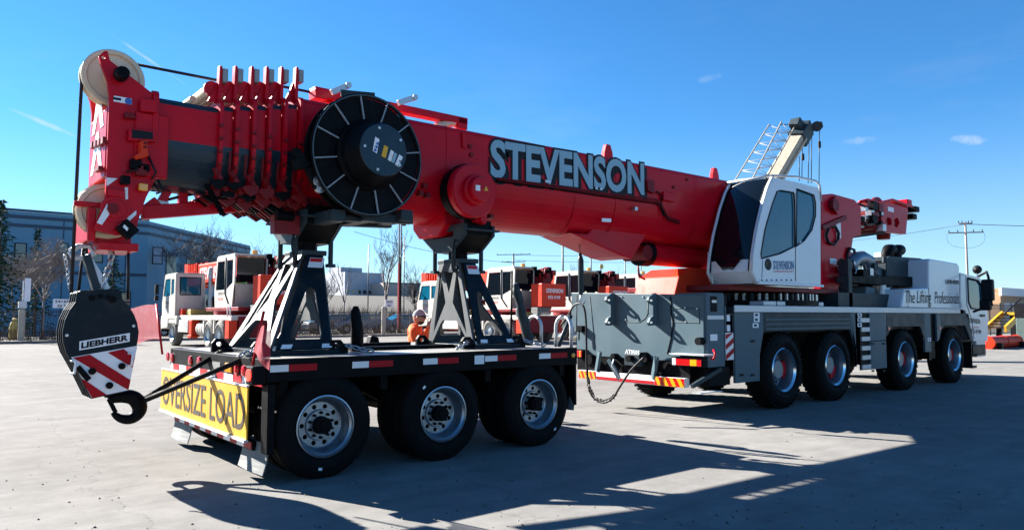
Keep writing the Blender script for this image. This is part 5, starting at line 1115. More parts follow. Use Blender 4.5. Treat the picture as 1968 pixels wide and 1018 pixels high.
# ------------------------------------------------------------------ straps tying the hook to the trailer
hkq = onY(262, 770, .30)
def strap(ends, label, knots):
    t = thing('tie_down_strap', label, 'strap', ends[0], 'straps from the hook to the dolly')
    for k, e in enumerate(ends):
        MB().tube([hkq + Vector((.02, -.03 * k, -.02)), hkq.lerp(e, .5) + Vector((0, 0, -.015)), e], [.030, .027, .026], 7).build('strap_rope', M_STRAP, t)
    mb = MB()
    for e in knots: mb.tube([e + Vector((.0, 0, 0)), e + Vector((.07, -.03, .04)), e + Vector((.14, -.05, .02)), e + Vector((.2, -.03, -.01))], [.03, .035, .03, .02], 7)
    mb.build('shackle', M_BLACK, t); return t
e1 = onX(407, 686, DX0 + .02); e2 = onX(416, 681, DX0 + .1); e3 = onX(466, 691, DX0 + .02)
strap([e1, e2], 'twin black rope straps from the hook to the dolly rear middle', [e1, e2]); strap([e3], 'single black rope strap from the hook to the rear near corner', [e3])
# ------------------------------------------------------------------ warning flags on the rear corners
def flag(base, top, cloth, label, grp='red warning flags on the trailer corners'):
    t = thing('warning_flag', label, 'flag', base, grp)
    MB().tube([base, top], .014, 6).build('flag_staff', M_FLAG if 0 else M_REFR, t)
    n, m_ = 8, 10; V = []; F = []
    a, b, c, d = cloth            # a top at staff, b bottom at staff, c bottom free, d top free
    for i in range(n + 1):
        for j in range(m_ + 1):
            u, v = i / n, j / m_; q = a.lerp(d, u).lerp(b.lerp(c, u), v); q = q + Vector((.035 * math.sin(u * 7 + v * 2) * u, .05 * math.sin(u * 5 + v * 3 + 1) * u, .02 * math.sin(u * 6)))
            V.append(q)
    for i in range(n):
        for j in range(m_): k = i * (m_ + 1) + j; F.append((k, k + 1, k + m_ + 2, k + m_ + 1))
    MB().add(V, F, 0, True).build('flag_cloth', M_FLAG, t); return t
fx = DX0 - .05; fy = DYF - .08
B = Vector((fx, fy, 1.1)); T = onX(300, 584, fx)
flag(onX(312, 680, fx), T, (onX(300, 586, fx), onX(308, 652, fx), onX(250, 660, fx - .1), onX(238, 592, fx - .1)), 'red mesh flag blowing sideways at the far rear corner')
fy2 = DYN + .03
flag(onX(484, 708, fx), onX(507, 598, fx), (onX(502, 628, fx - .01), onX(486, 676, fx - .02), onX(517, 712, fx - .05), onX(516, 632, fx - .05)), 'red mesh flag hanging limp at the near rear corner')
# ------------------------------------------------------------------ air line and pendant at the gap
ax = GX - .55
pts = [onX(a, b, ax) for a, b in ((1078, 625), (1092, 606), (1102, 588), (1113, 583), (1122, 590), (1126, 615), (1127, 660), (1128, 705), (1132, 745), (1142, 765), (1160, 773), (1178, 764), (1190, 745), (1212, 712), (1238, 686))]
t = thing('air_line', 'black looped air line sagging between the dolly and crane rear', 'hose', pts[9])
MB().tube(smooth_pts(pts), .018, 8).build('hose', M_HOSE, t)
mb = MB(); P2 = []
for i in range(60):
    f = 7.5 + 6 * i / 60; k = int(f); q = pts[k].lerp(pts[k + 1], f - k); P2.append(q + Vector((0, .035 * math.cos(i * 1.9), .035 * math.sin(i * 1.9))))
mb.tube(P2[:40], .016, 5); mb.build('coil_sleeve', M_HOSE, t); MB().tube([onX(1180, 690, ax), onX(1176, 702, ax), onX(1192, 728, ax)], .014, 6).build('strut_wire', M_GALV, t)
px_ = 8.35
t = thing('hanging_pendant', 'slim dark sheathed hook line hanging from the boom bracket', 'pendant', onY(1114, 575, .3))
MB().tube([onY(1113, 448, .3), onY(1114, 472, .3)], .02, 8).build('shackle', M_DKRED, t); mb = MB(); mb.tube([onY(1114, 470, .3), onY(1115, 486, .3)], .006, 5); mb.tube([onY(1115, 486, .3), onY(1116, 500, .3), onY(1117, 560, .3), onY(1116, 566, .3)], [.02, .05, .05, .025], 10); mb.build('sheath', M_DGREY, t)
mb = MB(); mb.tube([onY(1116, 566, .3), onY(1115, 580, .3), onY(1119, 586, .3), onY(1123, 580, .3)], .014, 6); mb.build('hook', M_STEEL, t)
t = MB().tube([onX(1097, 606, GX - 1.15), onX(1085, 636, GX - 1.3), onX(1074, 664, GX - 1.5)], .035, 8).build('tarp_roll', M_DGREY); tag(t, 'dark strap bundle slanting from the crane rear down to the dolly', 'strap')
# ------------------------------------------------------------------ person
def skin_chain(name, joints, edges, m, parent, root=0, sub=2):
    me = bpy.data.meshes.new(name); base = WL[parent.name]
    me.from_pydata([Vector(j[0]) - base for j in joints], edges, []); me.materials.append(m)
    o = bpy.data.objects.new(name, me); COL.objects.link(o); o.parent = parent; WL[o.name] = base
    sk_ = o.modifiers.new('skin', 'SKIN'); 
    for i, j in enumerate(joints):
        r = j[1]; r = (r, r) if not isinstance(r, tuple) else r; me.skin_vertices[0].data[i].radius = r
        me.skin_vertices[0].data[i].use_root = (i == root)
    sk_.use_smooth_shade = True; sb = o.modifiers.new('sub', 'SUBSURF'); sb.levels = sub; sb.render_levels = sub
    return o
PY = 2.45; hp_ = onY(801, 603, PY); X0 = hp_.x; ZH = hp_.z
man = thing('person', 'bearded man in orange sweatshirt, grey cap and sunglasses, hands raised to face', 'person', (X0, PY, 0))
# he stands side-on to the photo's right, body turned towards the stand
fwd = Vector((.75, -.66, 0)).normalized(); rgt = Vector((fwd.y, -fwd.x, 0))
def bp_(f, r, z): return Vector((X0, PY, 0)) + fwd * f + rgt * r + Vector((0, 0, z))
zs_ = ZH - .27
J = [(bp_(-.03, 0, .95), (.15, .12)), (bp_(-.02, 0, 1.12), (.15, .12)), (bp_(-.04, 0, 1.30), (.18, .13)), (bp_(-.04, 0, zs_ + .02), (.10, .10)), (bp_(0, 0, zs_ + .10), .062),
     (bp_(-.03, .20, zs_ - .02), .085), (bp_(.04, .26, zs_ - .27), .07), (bp_(.17, .16, zs_ - .06), .052), (bp_(.21, .10, zs_ + .05), .042),
     (bp_(-.03, -.20, zs_ - .02), .085), (bp_(.05, -.26, zs_ - .27), .07), (bp_(.18, -.14, zs_ - .04), .052), (bp_(.23, -.06, zs_ + .09), .042),
     (bp_(-.02, .10, .90), .11), (bp_(.0, .12, .50), .08), (bp_(-.03, .13, .10), .055), (bp_(.10, .14, .05), .045),
     (bp_(-.02, -.10, .90), .11), (bp_(.0, -.12, .50), .08), (bp_(-.03, -.13, .10), .055), (bp_(.10, -.14, .05), .045)]
body = skin_chain('body', J, [(0, 1), (1, 2), (2, 3), (3, 4), (3, 5), (5, 6), (6, 7), (7, 8), (3, 9), (9, 10), (10, 11), (11, 12), (0, 13), (13, 14), (14, 15), (15, 16), (0, 17), (17, 18), (18, 19), (19, 20)], M_HIVIS, man)
skin_chain('jeans', [(p, (r if not isinstance(r, tuple) else max(r)) + .012) for p, r in (J[0], J[13], J[14], J[15], J[17], J[18], J[19])], [(0, 1), (1, 2), (2, 3), (0, 4), (4, 5), (5, 6)], M_DENIM, man)
hc = bp_(.04, 0, ZH - .06)
head = MB()
nth, nph = 20, 14
def headpt(th, ph):
    # th around, ph from bottom (0) to top (pi)
    x = math.sin(ph) * math.cos(th); y = math.sin(ph) * math.sin(th); z = -math.cos(ph)
    a = .105 * x; b = .078 * y; c_ = .125 * z
    if z < -.2: a *= 1 + .12 * (-z - .2) * (1 if x > 0 else -.8); b *= 1 - .25 * (-z - .2)
    a += .012 * max(0, x) ** 20
    return hc + fwd * a + rgt * b + Vector((0, 0, c_))
V = [headpt(2 * math.pi * i / nth, math.pi * (j + .001) / nph * .999) for j in range(nph + 1) for i in range(nth)]
head.add(V, [(j * nth + i, j * nth + (i + 1) % nth, (j + 1) * nth + (i + 1) % nth, (j + 1) * nth + i) for j in range(nph) for i in range(nth)], 0, True)
# nose and ears
head.add([hc + fwd * .10 + Vector((0, 0, .02)), hc + fwd * .098 + rgt * .02 + Vector((0, 0, -.03)), hc + fwd * .098 - rgt * .02 + Vector((0, 0, -.03)), hc + fwd * .135 + Vector((0, 0, -.025))], [(0, 1, 3), (0, 3, 2), (1, 2, 3)], 0)
for s in (-1, 1): head.lathe([(.001, -.01), (.03, -.008), (.032, .004), (.001, .01)], hc + rgt * (.078 * s) - fwd * .01, 'y', 10)
head.build('head', M_SKIN, man)
bd = MB(); V = [hc + (headpt(2 * math.pi * i / nth, R(18 + 13 * j)) - hc) * 1.05 for j in range(4) for i in range(-5, 6)]
bd.add(V, [(j * 11 + i, j * 11 + i + 1, (j + 1) * 11 + i + 1, (j + 1) * 11 + i) for j in range(3) for i in range(10)], 0, True); bd.build('beard', M_HAIR, man)
cp_ = MB(); V = [hc + (headpt(2 * math.pi * i / nth, R(98 + 13.5 * j)) - hc) * 1.10 + Vector((0, 0, .005)) for j in range(7) for i in range(nth)]
cp_.add(V, [(j * nth + i, j * nth + (i + 1) % nth, (j + 1) * nth + (i + 1) % nth, (j + 1) * nth + i) for j in range(6) for i in range(nth)], 0, True); cp_.build('cap', M_CAPL, man)
br = MB(); V = []
for i in range(9):
    a = R(-60 + 15 * i); V += [hc + fwd * (.10 * math.cos(a)) + rgt * (.085 * math.sin(a)) + Vector((0, 0, .04)), hc + fwd * (.10 * math.cos(a) + .085 * math.cos(a)) + rgt * (.088 * math.sin(a)) + Vector((0, 0, .025))]
br.add(V, [(2 * i, 2 * i + 1, 2 * i + 3, 2 * i + 2) for i in range(8)]); o = br.build('cap_brim', M_CAP, man); md = o.modifiers.new('s', 'SOLIDIFY'); md.thickness = .006
gl = MB()
for s in (-1, 1): gl.prism([(0, 0), (0, 0), (0, 0)], 'x', 0, 0) if 0 else gl.cyl(hc + fwd * .09 + rgt * (.034 * s) + Vector((0, 0, .015)), hc + fwd * .112 + rgt * (.036 * s) + Vector((0, 0, .015)), .026, n=12)
gl.beam(hc + fwd * .1 - rgt * .075 + Vector((0, 0, .022)), hc + fwd * .1 + rgt * .075 + Vector((0, 0, .022)), .012, .012)
for s in (-1, 1): gl.beam(hc + fwd * .1 + rgt * (.075 * s) + Vector((0, 0, .022)), hc - fwd * .02 + rgt * (.084 * s) + Vector((0, 0, .022)), .006, .012)
gl.build('sunglasses', M_INK, man)
for s, wj, tgt in ((1, J[8][0], J[7][0]), (-1, J[12][0], J[11][0])):
    d = (wj - tgt).normalized(); up = Vector((0, 0, 1)); sd_ = d.cross(up).normalized() * s; nn_ = sd_.cross(d).normalized() * s
    jj = [(wj, .028), (wj + d * .05, (.042, .022)), (wj + d * .09, (.04, .02))]; ee = [(0, 1), (1, 2)]
    for f in range(4):
        o_ = (f - 1.5) * .021; L_ = (.07, .082, .078, .06)[f]
        b0 = len(jj); jj += [(wj + d * .10 + sd_ * o_, .0105), (wj + d * (.10 + L_ * .5) + sd_ * o_ - nn_ * .012, .0095), (wj + d * (.10 + L_ * .75) + sd_ * o_ - nn_ * .038, .008)]
        ee += [(2, b0), (b0, b0 + 1), (b0 + 1, b0 + 2)]
    b0 = len(jj); jj += [(wj + d * .04 - sd_ * .045, .012), (wj + d * .085 - sd_ * .062 - nn_ * .02, .0095)]; ee += [(1, b0), (b0, b0 + 1)]
    skin_chain('hand', jj, ee, M_SKIN, man, 0, 1)
ph_ = MB(); q = J[12][0].lerp(J[8][0], .4) + fwd * .08; ph_.box(q.x - .01, q.x + .01, q.y - .04, q.y + .04, q.z - .0, q.z + .14); ph_.build('handheld_phone', M_INK, man)

# ------------------------------------------------------------------ parked truck cranes
def bg_wheel(root, c, side):
    s = -side; c = Vector(c); L = lambda p: [(r, h * s) for r, h in p]; mb = MB()
    mb.lathe([(h, r) if 0 else (h, r) for h, r in L([(.34, .02), (.35, 0), (.32, .03), (.27, .09), (.16, .10), (.15, .02), (.001, .0)])], c, 'x', 24)
    w = mb.build('wheel', M_ALU, root, loc=c); t = MB(); t.lathe(L([(.34, .02), (.42, -.01), (.52, .02), (.575, .06), (.58, .3), (.54, .34), (.34, .34)]), c, 'x', 28); t.build('tyre', M_RUBBERG, w, loc=c); return w
def truck_crane(label, wmark, driver):
    t = thing('truck_crane', label, 'truck crane', (0, 0, 0), 'truck cranes parked in a row'); t.name = 'truck_crane'; WL[t.name] = Vector((0, 0, 0))
    w = bg_wheel(t, (0, 3.2, .58), -1)
    for y in (-1.8, -3.1): k = copy_tree(w, t); k.location.y = y
    w = bg_wheel(t, (2.6, 3.2, .58), 1)
    for y in (-1.8, -3.1): k = copy_tree(w, t); k.location.y = y
    mb = MB(); mb.box(.1, 2.5, -4.2, 2.4, 1.15, 1.34); mb.build('carrier_deck', M_CREAM, t, bevel=.02)
    mb = MB(); mb.box(.5, 2.1, -4.1, 4.4, .5, 1.1); mb.box(.35, 2.3, -4.3, -4.1, .55, 1.3); mb.build('chassis', M_DKRED, t)
    mb = MB(); mb.box(.02, .5, .9, 2.35, .62, 1.14); mb.build('tool_locker', M_CREAM, t, bevel=.02)
    mb = MB()
    for i in range(5): mb.box(.012, .018, 1.0, 1.8, .7 + i * .075, .735 + i * .075)
    mb.build('locker_vent', M_GALV, t)
    mb = MB(); mb.box(.04, .4, .45, .8, .45, 1.14); mb.box(0, .3, .4, .85, .4, .52); mb.build('outrigger_box', M_ORANGE, t, bevel=.02)
    for xo in (0, 2.3): MB().box(xo, xo + .3, -4.25, -3.85, .5, 1.14).build('outrigger_box', M_ORANGE, t)
    for y in (-.05, -.6): 
        mb = MB(); mb.cyl((.42, y - .22, .78), (.42, y + .22, .78), .30, n=20); mb.build('air_tank', M_CREAM, t)
        MB().tube([(.42 + .305 * math.cos(a), y, .78 + .305 * math.sin(a)) for a in [2 * math.pi * i / 16 for i in range(17)]], .02, 5).build('tank_band', M_STEEL, t)
    for y in (-1.2, -2.45): MB().box(.02, .1, y - .06, y + .06, .65, 1.14).build('fender_strut', M_CREAM, t)
    mb = MB()
    for y in (-3.9,): mb.tube([(.1, y - .15, 1.3), (.1, y - .15, 1.65), (.1, y, 1.72), (.1, y + .15, 1.65), (.1, y + .15, 1.3)], .025, 6)
    mb.build('grab_handle', M_WHITE, t)
    for xx in (-.04, 1.9): MB().prism([(2.35, 1.10), (2.42, .95), (2.62, .95), (2.68, 1.18), (3.7, 1.18), (3.80, .80), (4.85, .72), (4.95, 1.02), (4.9, 1.32), (2.35, 1.32)], 'x', xx, xx + .5).build('front_fender', M_CREAM, t, bevel=.02)
    MB().box(.0, 2.4, 4.95, 5.1, .6, .95).build('front_bumper', M_INK, t)
    # half-width truck cab
    c0, c1, ya, yb, z0, z1 = -.02, 1.24, 2.75, 4.75, 1.0, 3.2
    mb = MB()
    side = [[(ya, z0), (yb + .05, z0), (yb + .12, 1.9), (yb - .28, z1 - .06), (yb - .4, z1), (ya, z1)], [(yb - .05, 2.2), (yb - .08, 2.3), (yb - .36, z1 - .22), (3.55, z1 - .22), (3.55, 2.2)], [(3.42, 2.25), (3.42, z1 - .25), (2.95, z1 - .25), (2.95, 2.3)]]
    plate(mb, side, (c0 + .025, 0, 0), (0, 1, 0), (0, 0, 1), .05); plate(mb, side, (c1 - .025, 0, 0), (0, 1, 0), (0, 0, 1), .05)
    plate(mb, [[(c0 + .06, z0), (c1 - .06, z0), (c1 - .06, z1), (c0 + .06, z1)], [(c0 + .2, 2.25), (c1 - .2, 2.25), (c1 - .18, 3.02), (c0 + .18, 3.02)]], (0, ya + .025, 0), (1, 0, 0), (0, 0, 1), .05)
    mb.box(c0 + .051, c1 - .051, ya, yb - .42, z1 - .04, z1 + .02); mb.build('truck_cab', M_CREAM, t, bevel=.02)
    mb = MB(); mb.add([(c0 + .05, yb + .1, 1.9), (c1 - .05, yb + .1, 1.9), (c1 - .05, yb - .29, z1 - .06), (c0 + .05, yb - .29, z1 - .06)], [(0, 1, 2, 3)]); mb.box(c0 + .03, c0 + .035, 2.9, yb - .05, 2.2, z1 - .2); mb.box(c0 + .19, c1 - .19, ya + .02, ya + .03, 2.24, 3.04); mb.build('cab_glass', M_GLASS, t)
    mb = MB(); mb.box(c0 + .05, c1 - .05, yb - .1, yb + .04, z0, 1.9); mb.build('cab_nose', M_CREAM, t)
    mb = MB(); mb.tube([(c0 + .2, ya - .004, 2.25), (c1 - .2, ya - .004, 2.25), (c1 - .18, ya - .004, 3.02), (c0 + .18, ya - .004, 3.02), (c0 + .2, ya - .004, 2.25)], .025, 5); mb.build('window_seal', M_INK, t)
    mb = MB(); mb.cyl((.55, ya + .35, 2.2), (.55, ya + .35, 2.8), .16, .10, 12); mb.build('seat_back', M_INK, t)
    mb = MB(); mb.box(c0 - .35, c0 - .2, yb - .05, yb + .1, 2.3, 2.75); mb.box(c0 - .35, c0 - .2, yb - .05, yb + .1, 2.0, 2.25); mb.beam((c0, yb, 2.7), (c0 - .3, yb, 2.75), .03); mb.build('mirror', M_INK, t)
    mb = MB(); mb.box(c0 + .15, c1 + .2, ya - .55, ya - .1, 1.35, 1.62); mb.build('step_box', M_ORANGE, t, bevel=.02); mb = MB(); mb.box(c0 + .3, c1 + .4, ya - 1.3, ya - .6, 1.35, 1.6); mb.build('battery_box', mat_box, t, bevel=.02)
    mb = MB(); mb.cyl((1.30, ya - .55, 1.35), (1.30, ya - .55, 3.3), .10, n=12); mb.cyl((1.30, ya - .55, 3.3), (1.30, ya - .62, 3.42), .09, n=12); mb.build('exhaust_stack', M_ALU, t)
    mb = MB(); mb.cyl((1.55, ya - .6, 1.9), (1.55, ya - .1, 1.9), .3, n=16); mb.build('air_filter', M_INK, t)
    # upper works
    mb = MB(); mb.cyl((1.3, -1.2, 1.34), (1.3, -1.2, 1.52), .85, n=28); mb.box(.55, 2.45, -3.6, .3, 1.52, 1.66); mb.build('slew_platform', M_DKRED, t, bevel=.02)
    o0, o1, ya, yb, z0, z1 = .58, 1.86, -3.0, -.75, 1.67, 3.72
    side = [[(ya + .25, z0), (yb, z0), (yb + .1, 2.3), (yb - .15, z1 - .08), (yb - .3, z1), (ya + .05, z1), (ya - .05, z1 - .15), (ya, 2.55)], [(ya + 1.05, 2.35), (yb - .05, 2.35), (yb - .25, z1 - .22), (ya + 1.05, z1 - .22)], [(ya + .2, 2.6), (ya + .9, 2.35), (ya + .9, z1 - .22), (ya + .18, z1 - .22)]]
    mb = MB(); plate(mb, side, (o0 + .025, 0, 0), (0, 1, 0), (0, 0, 1), .05); plate(mb, side, (o1 - .025, 0, 0), (0, 1, 0), (0, 0, 1), .05)
    mb.box(o0 + .051, o1 - .051, ya + .04, yb - .3, z1 - .05, z1 + .02)
    mb.add([(o0 + .05, ya + .26, z0), (o1 - .05, ya + .26, z0), (o1 - .05, ya + .01, 2.55), (o0 + .05, ya + .01, 2.55)], [(0, 1, 2, 3)]); mb.build('operator_cab', M_CREAM, t, bevel=.02)
    mb = MB(); mb.add([(o0 + .08, ya + .0, 2.62), (o1 - .08, ya + .0, 2.62), (o1 - .08, ya - .045, z1 - .14), (o0 + .08, ya - .045, z1 - .14)], [(0, 1, 2, 3)]); mb.box(o0 + .02, o0 + .026, ya + .2, yb - .1, 2.36, z1 - .23); mb.box(o1 - .026, o1 - .02, ya + .2, yb - .1, 2.36, z1 - .23); mb.build('cab_glass', M_DGLASS, t)
    mb = MB(); mb.tube([(o0 + .02, ya + .05, z0 + .1), (o0 + .02, ya + .02, 2.5), (o0 + .02, ya + .2, 2.62)], .02, 5); mb.tube([(o0 - .01, ya + .55, z0 + .1), (o0 - .01, ya + 1.0, 2.2), (o0 - .01, ya + 1.0, z1 - .1)], .035, 6); mb.build('door_rail', M_INK, t)
    text('owner_lettering', 'STEVENSON', (o0 - .006, ya + 1.9, 2.15), (0, -.7, 0), (0, 0, .12), M_INK, t, offset=.01); text('phone_lettering', '972-9199', (o0 - .006, ya + 1.85, 1.92), (0, -.6, 0), (0, 0, .12), M_REDINK, t, offset=.01)
    text('owner_lettering', 'STEVENSON', (-.026, 4.3, 1.85), (0, -.6, 0), (0, 0, .11), M_INK, t); text('phone_lettering', '972-9199', (-.026, 4.25, 1.68), (0, -.5, 0), (0, 0, .1), M_REDINK, t)
    mb = MB(); mb.cyl((1.5, ya + .4, z1 + .02), (1.5, ya + .4, z1 + .20), .12, .1, 14); mb.build('amber_beacon', M_AMBER, t)
    # telescopic boom lying forward over the truck cab
    mb = MB(); mb.box(1.45, 2.10, -.7, 6.2, 2.72, 3.72); mb.build('boom', M_ORANGE, t, bevel=.03)
    mb = MB()
    for k in range(6): mb.box(1.40, 2.13, 4.7 + k * .26, 4.78 + k * .26, 2.65, 3.78)
    mb.box(1.42, 2.1, 6.2, 6.7, 2.5, 3.85); mb.build('boom_head', M_ORANGE, t)
    rng = random.Random(8); mb = MB()
    for k in range(26):
        q = Vector((rng.uniform(1.36, 2.1), rng.uniform(4.4, 6.6), rng.uniform(3.5, 3.86))); s = rng.uniform(.03, .09); mb.box(q.x - s, q.x + s, q.y - s * 2, q.y + s * 2, q.z - s, q.z + s, rng.randint(0, 1))
    stuff(mb.build('boom_fittings', [M_DKRED, M_ORANGE], t))
    text('owner_lettering', 'STEVENSON', (1.444, 4.3, 2.98), (0, -3.4, 0), (0, 0, .56), M_DECAL, t, offset=.02)
    mb = MB(); mb.cyl((2.2, 3.6, 2.2), (2.2, -.4, 1.9), .15, n=12); mb.build('lift_ram', M_DKRED, t)
    # winch, pivot, counterweight behind
    mb = MB(); mb.box(1.95, 2.5, -3.6, -2.5, 1.66, 3.2); mb.cyl((1.9, -3.0, 2.9), (2.6, -3.0, 2.9), .38, n=20); mb.build('boom_pivot', M_DKRED, t)
    mb = MB(); rng = random.Random(2)
    for k in range(30):
        q = Vector((rng.uniform(1.9, 2.6), rng.uniform(-3.7, -2.6), rng.uniform(3.0, 3.66))); s = rng.uniform(.05, .14); mb.box(q.x - s, q.x + s, q.y - s, q.y + s, q.z - s, q.z + s, rng.choice([0, 1, 1, 1, 2]))
    mb.tube([(2.0, -3.6, 3.2), (2.0, -3.7, 3.6), (2.4, -3.5, 3.7), (2.5, -2.9, 3.65)], .05, 6); stuff(mb.build('winch_fittings', [M_DKRED, M_ORANGE, M_BLACK], t))
    MB().cyl((2.0, -3.2, 3.3), (2.7, -3.2, 3.3), .33, n=18).build('winch_drum', M_BLACK, t)
    mb = MB(); mb.box(1.02, 2.58, -4.55, -3.75, 1.75, 2.86); mb.build('counterweight', M_ORANGE, t, bevel=.03)
    text('owner_lettering', 'STEVENSON', (1.28, -4.556, 2.42), (1.12, 0, 0), (0, 0, .20), M_DECAL, t, offset=.025, shear=.12); text('phone_lettering', '972-9199', (1.40, -4.556, 2.12), (.8, 0, 0), (0, 0, .16), M_DECAL, t, offset=.02, shear=.1)
    mb = MB()
    for k in range(5): mb.box(.9, 1.7, -4.35, -3.9, 1.36 + k * .075, 1.425 + k * .075)
    mb.build('cribbing_stack', M_FLAP, t)
    if driver:
        mb = MB(); mb.lathe([(.001, .62), (.10, .58), (.12, .48), (.09, .40), (.16, .34), (.22, .2), (.2, 0), (.001, 0)], (1.0, ya + .45, 2.6), 'z', 16); mb.build('operator_in_cab', mat_vest, t)
    return t
mat_box = mat('olive_box_paint', (.28, .22, .05), .6, dirt=.4); mat_vest = mat('lime_vest', (.06, .55, .12), .8)
P = onZ(333, 664, 0); S = 1.2
tc1 = truck_crane('white and orange truck crane parked left behind the trailer sign end, boom over its cab', True, True)
places = [(26.6, 28.4, 'white and orange truck crane in the row, the one just behind the man'), (32.4, 28.6, 'white and orange truck crane in the row behind the hanging pendant'), (37.9, 28.7, 'white and orange truck crane in the row behind the grey rear box')]
for x, y, lab in places:
    k = copy_tree(tc1); k.location = (x, y, 0); k.scale = (S, S, S); k['label'] = lab
tc1.location = (P.x - .1, P.y - 3.2 * S, 0); tc1.scale = (S, S, S)

# ------------------------------------------------------------------ kerb, verge, fence
m_kerb = mat('kerb_concrete', (.13, .125, .12), .8, var=.15, dirt=.3); m_verge = mat('dry_verge', (.085, .07, .05), .95, var=.4, scale=1.2, bump=.6, bscale=8, dirt=.5, dirtcol=(.13, .11, .06))
m_iron = mat('black_iron', (.008, .009, .011), .5)
KY = 42.0
struct(MB().box(-80, 90, KY, KY + .35, -.2, .14).build('kerb', m_kerb, bevel=.02))
struct(MB().box(-80, 90, KY + .351, KY + 6, -.2, .11).build('verge', m_verge))
FYb = KY + 2.2
def fence(x0, x1, y, label, H_=1.95):
    t = thing('iron_fence', label, 'fence', ((x0 + x1) / 2, y, 0))
    n = int((x1 - x0) / 2.5)
    pm = None
    for i in range(n + 1):
        x = x0 + (x1 - x0) * i / n
        if pm is None: pm = MB().box(-.04, .04, -.04, .04, .1, H_ + .12).build('post', m_iron, t, loc=None)
        else:
            k = pm.copy(); COL.objects.link(k); k.parent = t; 
            k.location = pm.location.copy(); k.location.x += x - x0
    pm.location.x += 0
    for o in t.children: o.location += Vector((x0, y, 0))
    for z in (.25, H_ - .35, H_ - .12): MB().box(x0, x1, y - .018, y + .018, z - .022, z + .022).build('rail', m_iron, t)
    mb = MB(); x = x0 + .14
    while x < x1: mb.box(x - .011, x + .011, y - .011, y + .011, .14, H_); x += .14
    stuff(mb.build('pickets', m_iron, t)); return t
fence(-14, 24, FYb, 'black iron picket fence along the far kerb on the left'); fence(24.4, 66, FYb, 'black iron picket fence along the far kerb behind the crane row')
def board(px, py, w_, h_, lines, label, y=FYb - .06):
    p = onY(px, py, y); t = thing('fence_sign', label, 'sign', p); MB().box(p.x - w_ / 2, p.x + w_ / 2, y - .01, y + .01, p.z - h_ / 2, p.z + h_ / 2).build('sign_board', M_DECAL, t)
    for i, l in enumerate(lines):
        hh = h_ / len(lines); text('lettering', l, (p.x - w_ * .38 if len(l) > 4 else p.x - w_ * .25, y - .014, p.z + h_ / 2 - hh * (i + .85)), (w_ * .76 if len(l) > 4 else w_ * .5, 0, 0), (0, 0, hh * .62), M_INK if i >= 0 else M_REDINK, t, offset=.02)
    return t
board(119, 583, .95, .55, ('54165', '30 T'), 'white number sign on the fence left of the hook block')
board(748, 583, .75, .6, ('PARKING', 'ONLY'), 'pale sign on the fence behind the dolly deck'); 
# ------------------------------------------------------------------ posts by the fence
m_conc = mat('pale_post_concrete', (.40, .36, .28), .8, dirt=.3); m_yel = mat('faded_yellow', (.5, .36, .08), .6, dirt=.3)
def bollard(px, py, top_px, label, r=.17, y=KY + 1.0):
    b = onY(px, py, y); tz = onY(px, top_px, y).z
    t = thing('bollard', label, 'bollard', (b.x, y, .1)); MB().lathe([(r, .1), (r, tz - .15), (r * .8, tz - .04), (.001, tz)], (b.x, y, 0), 'z', 18).build('pillar', m_conc, t); return t, b.x, tz
bollard(737, 640, 588, 'pale concrete bollard before the fence at middle')
t, x, z = bollard(40, 655, 592, 'pale concrete bollard with an intercom box at far left')
MB().box(x - .2, x + .2, KY + .85, KY + 1.15, z + .003, z + .4).build('intercom_box', M_GALV, t); MB().box(x - .03, x + .03, KY + .97, KY + 1.03, z + .4, z + 1.6).build('sign_post', M_GALV, t); MB().box(x + .06, x + .36, KY + .9, KY + .92, z + .4, z + 1.75).build('narrow_sign', M_DECAL, t)
g = onY(28, 605, KY + 4); MB().box(g.x - .5, g.x + .5, KY + 3.6, KY + 4.4, .1, 1.5)
tag(MB().lathe([(.25, .1), (.28, .7), (.2, 1.1), (.13, 1.25), (.13, 1.4), (.001, 1.45)], (g.x, KY + 4, 0), 'z', 14).build('hydrant', m_yel), 'faded yellow hydrant behind the left fence', 'hydrant')
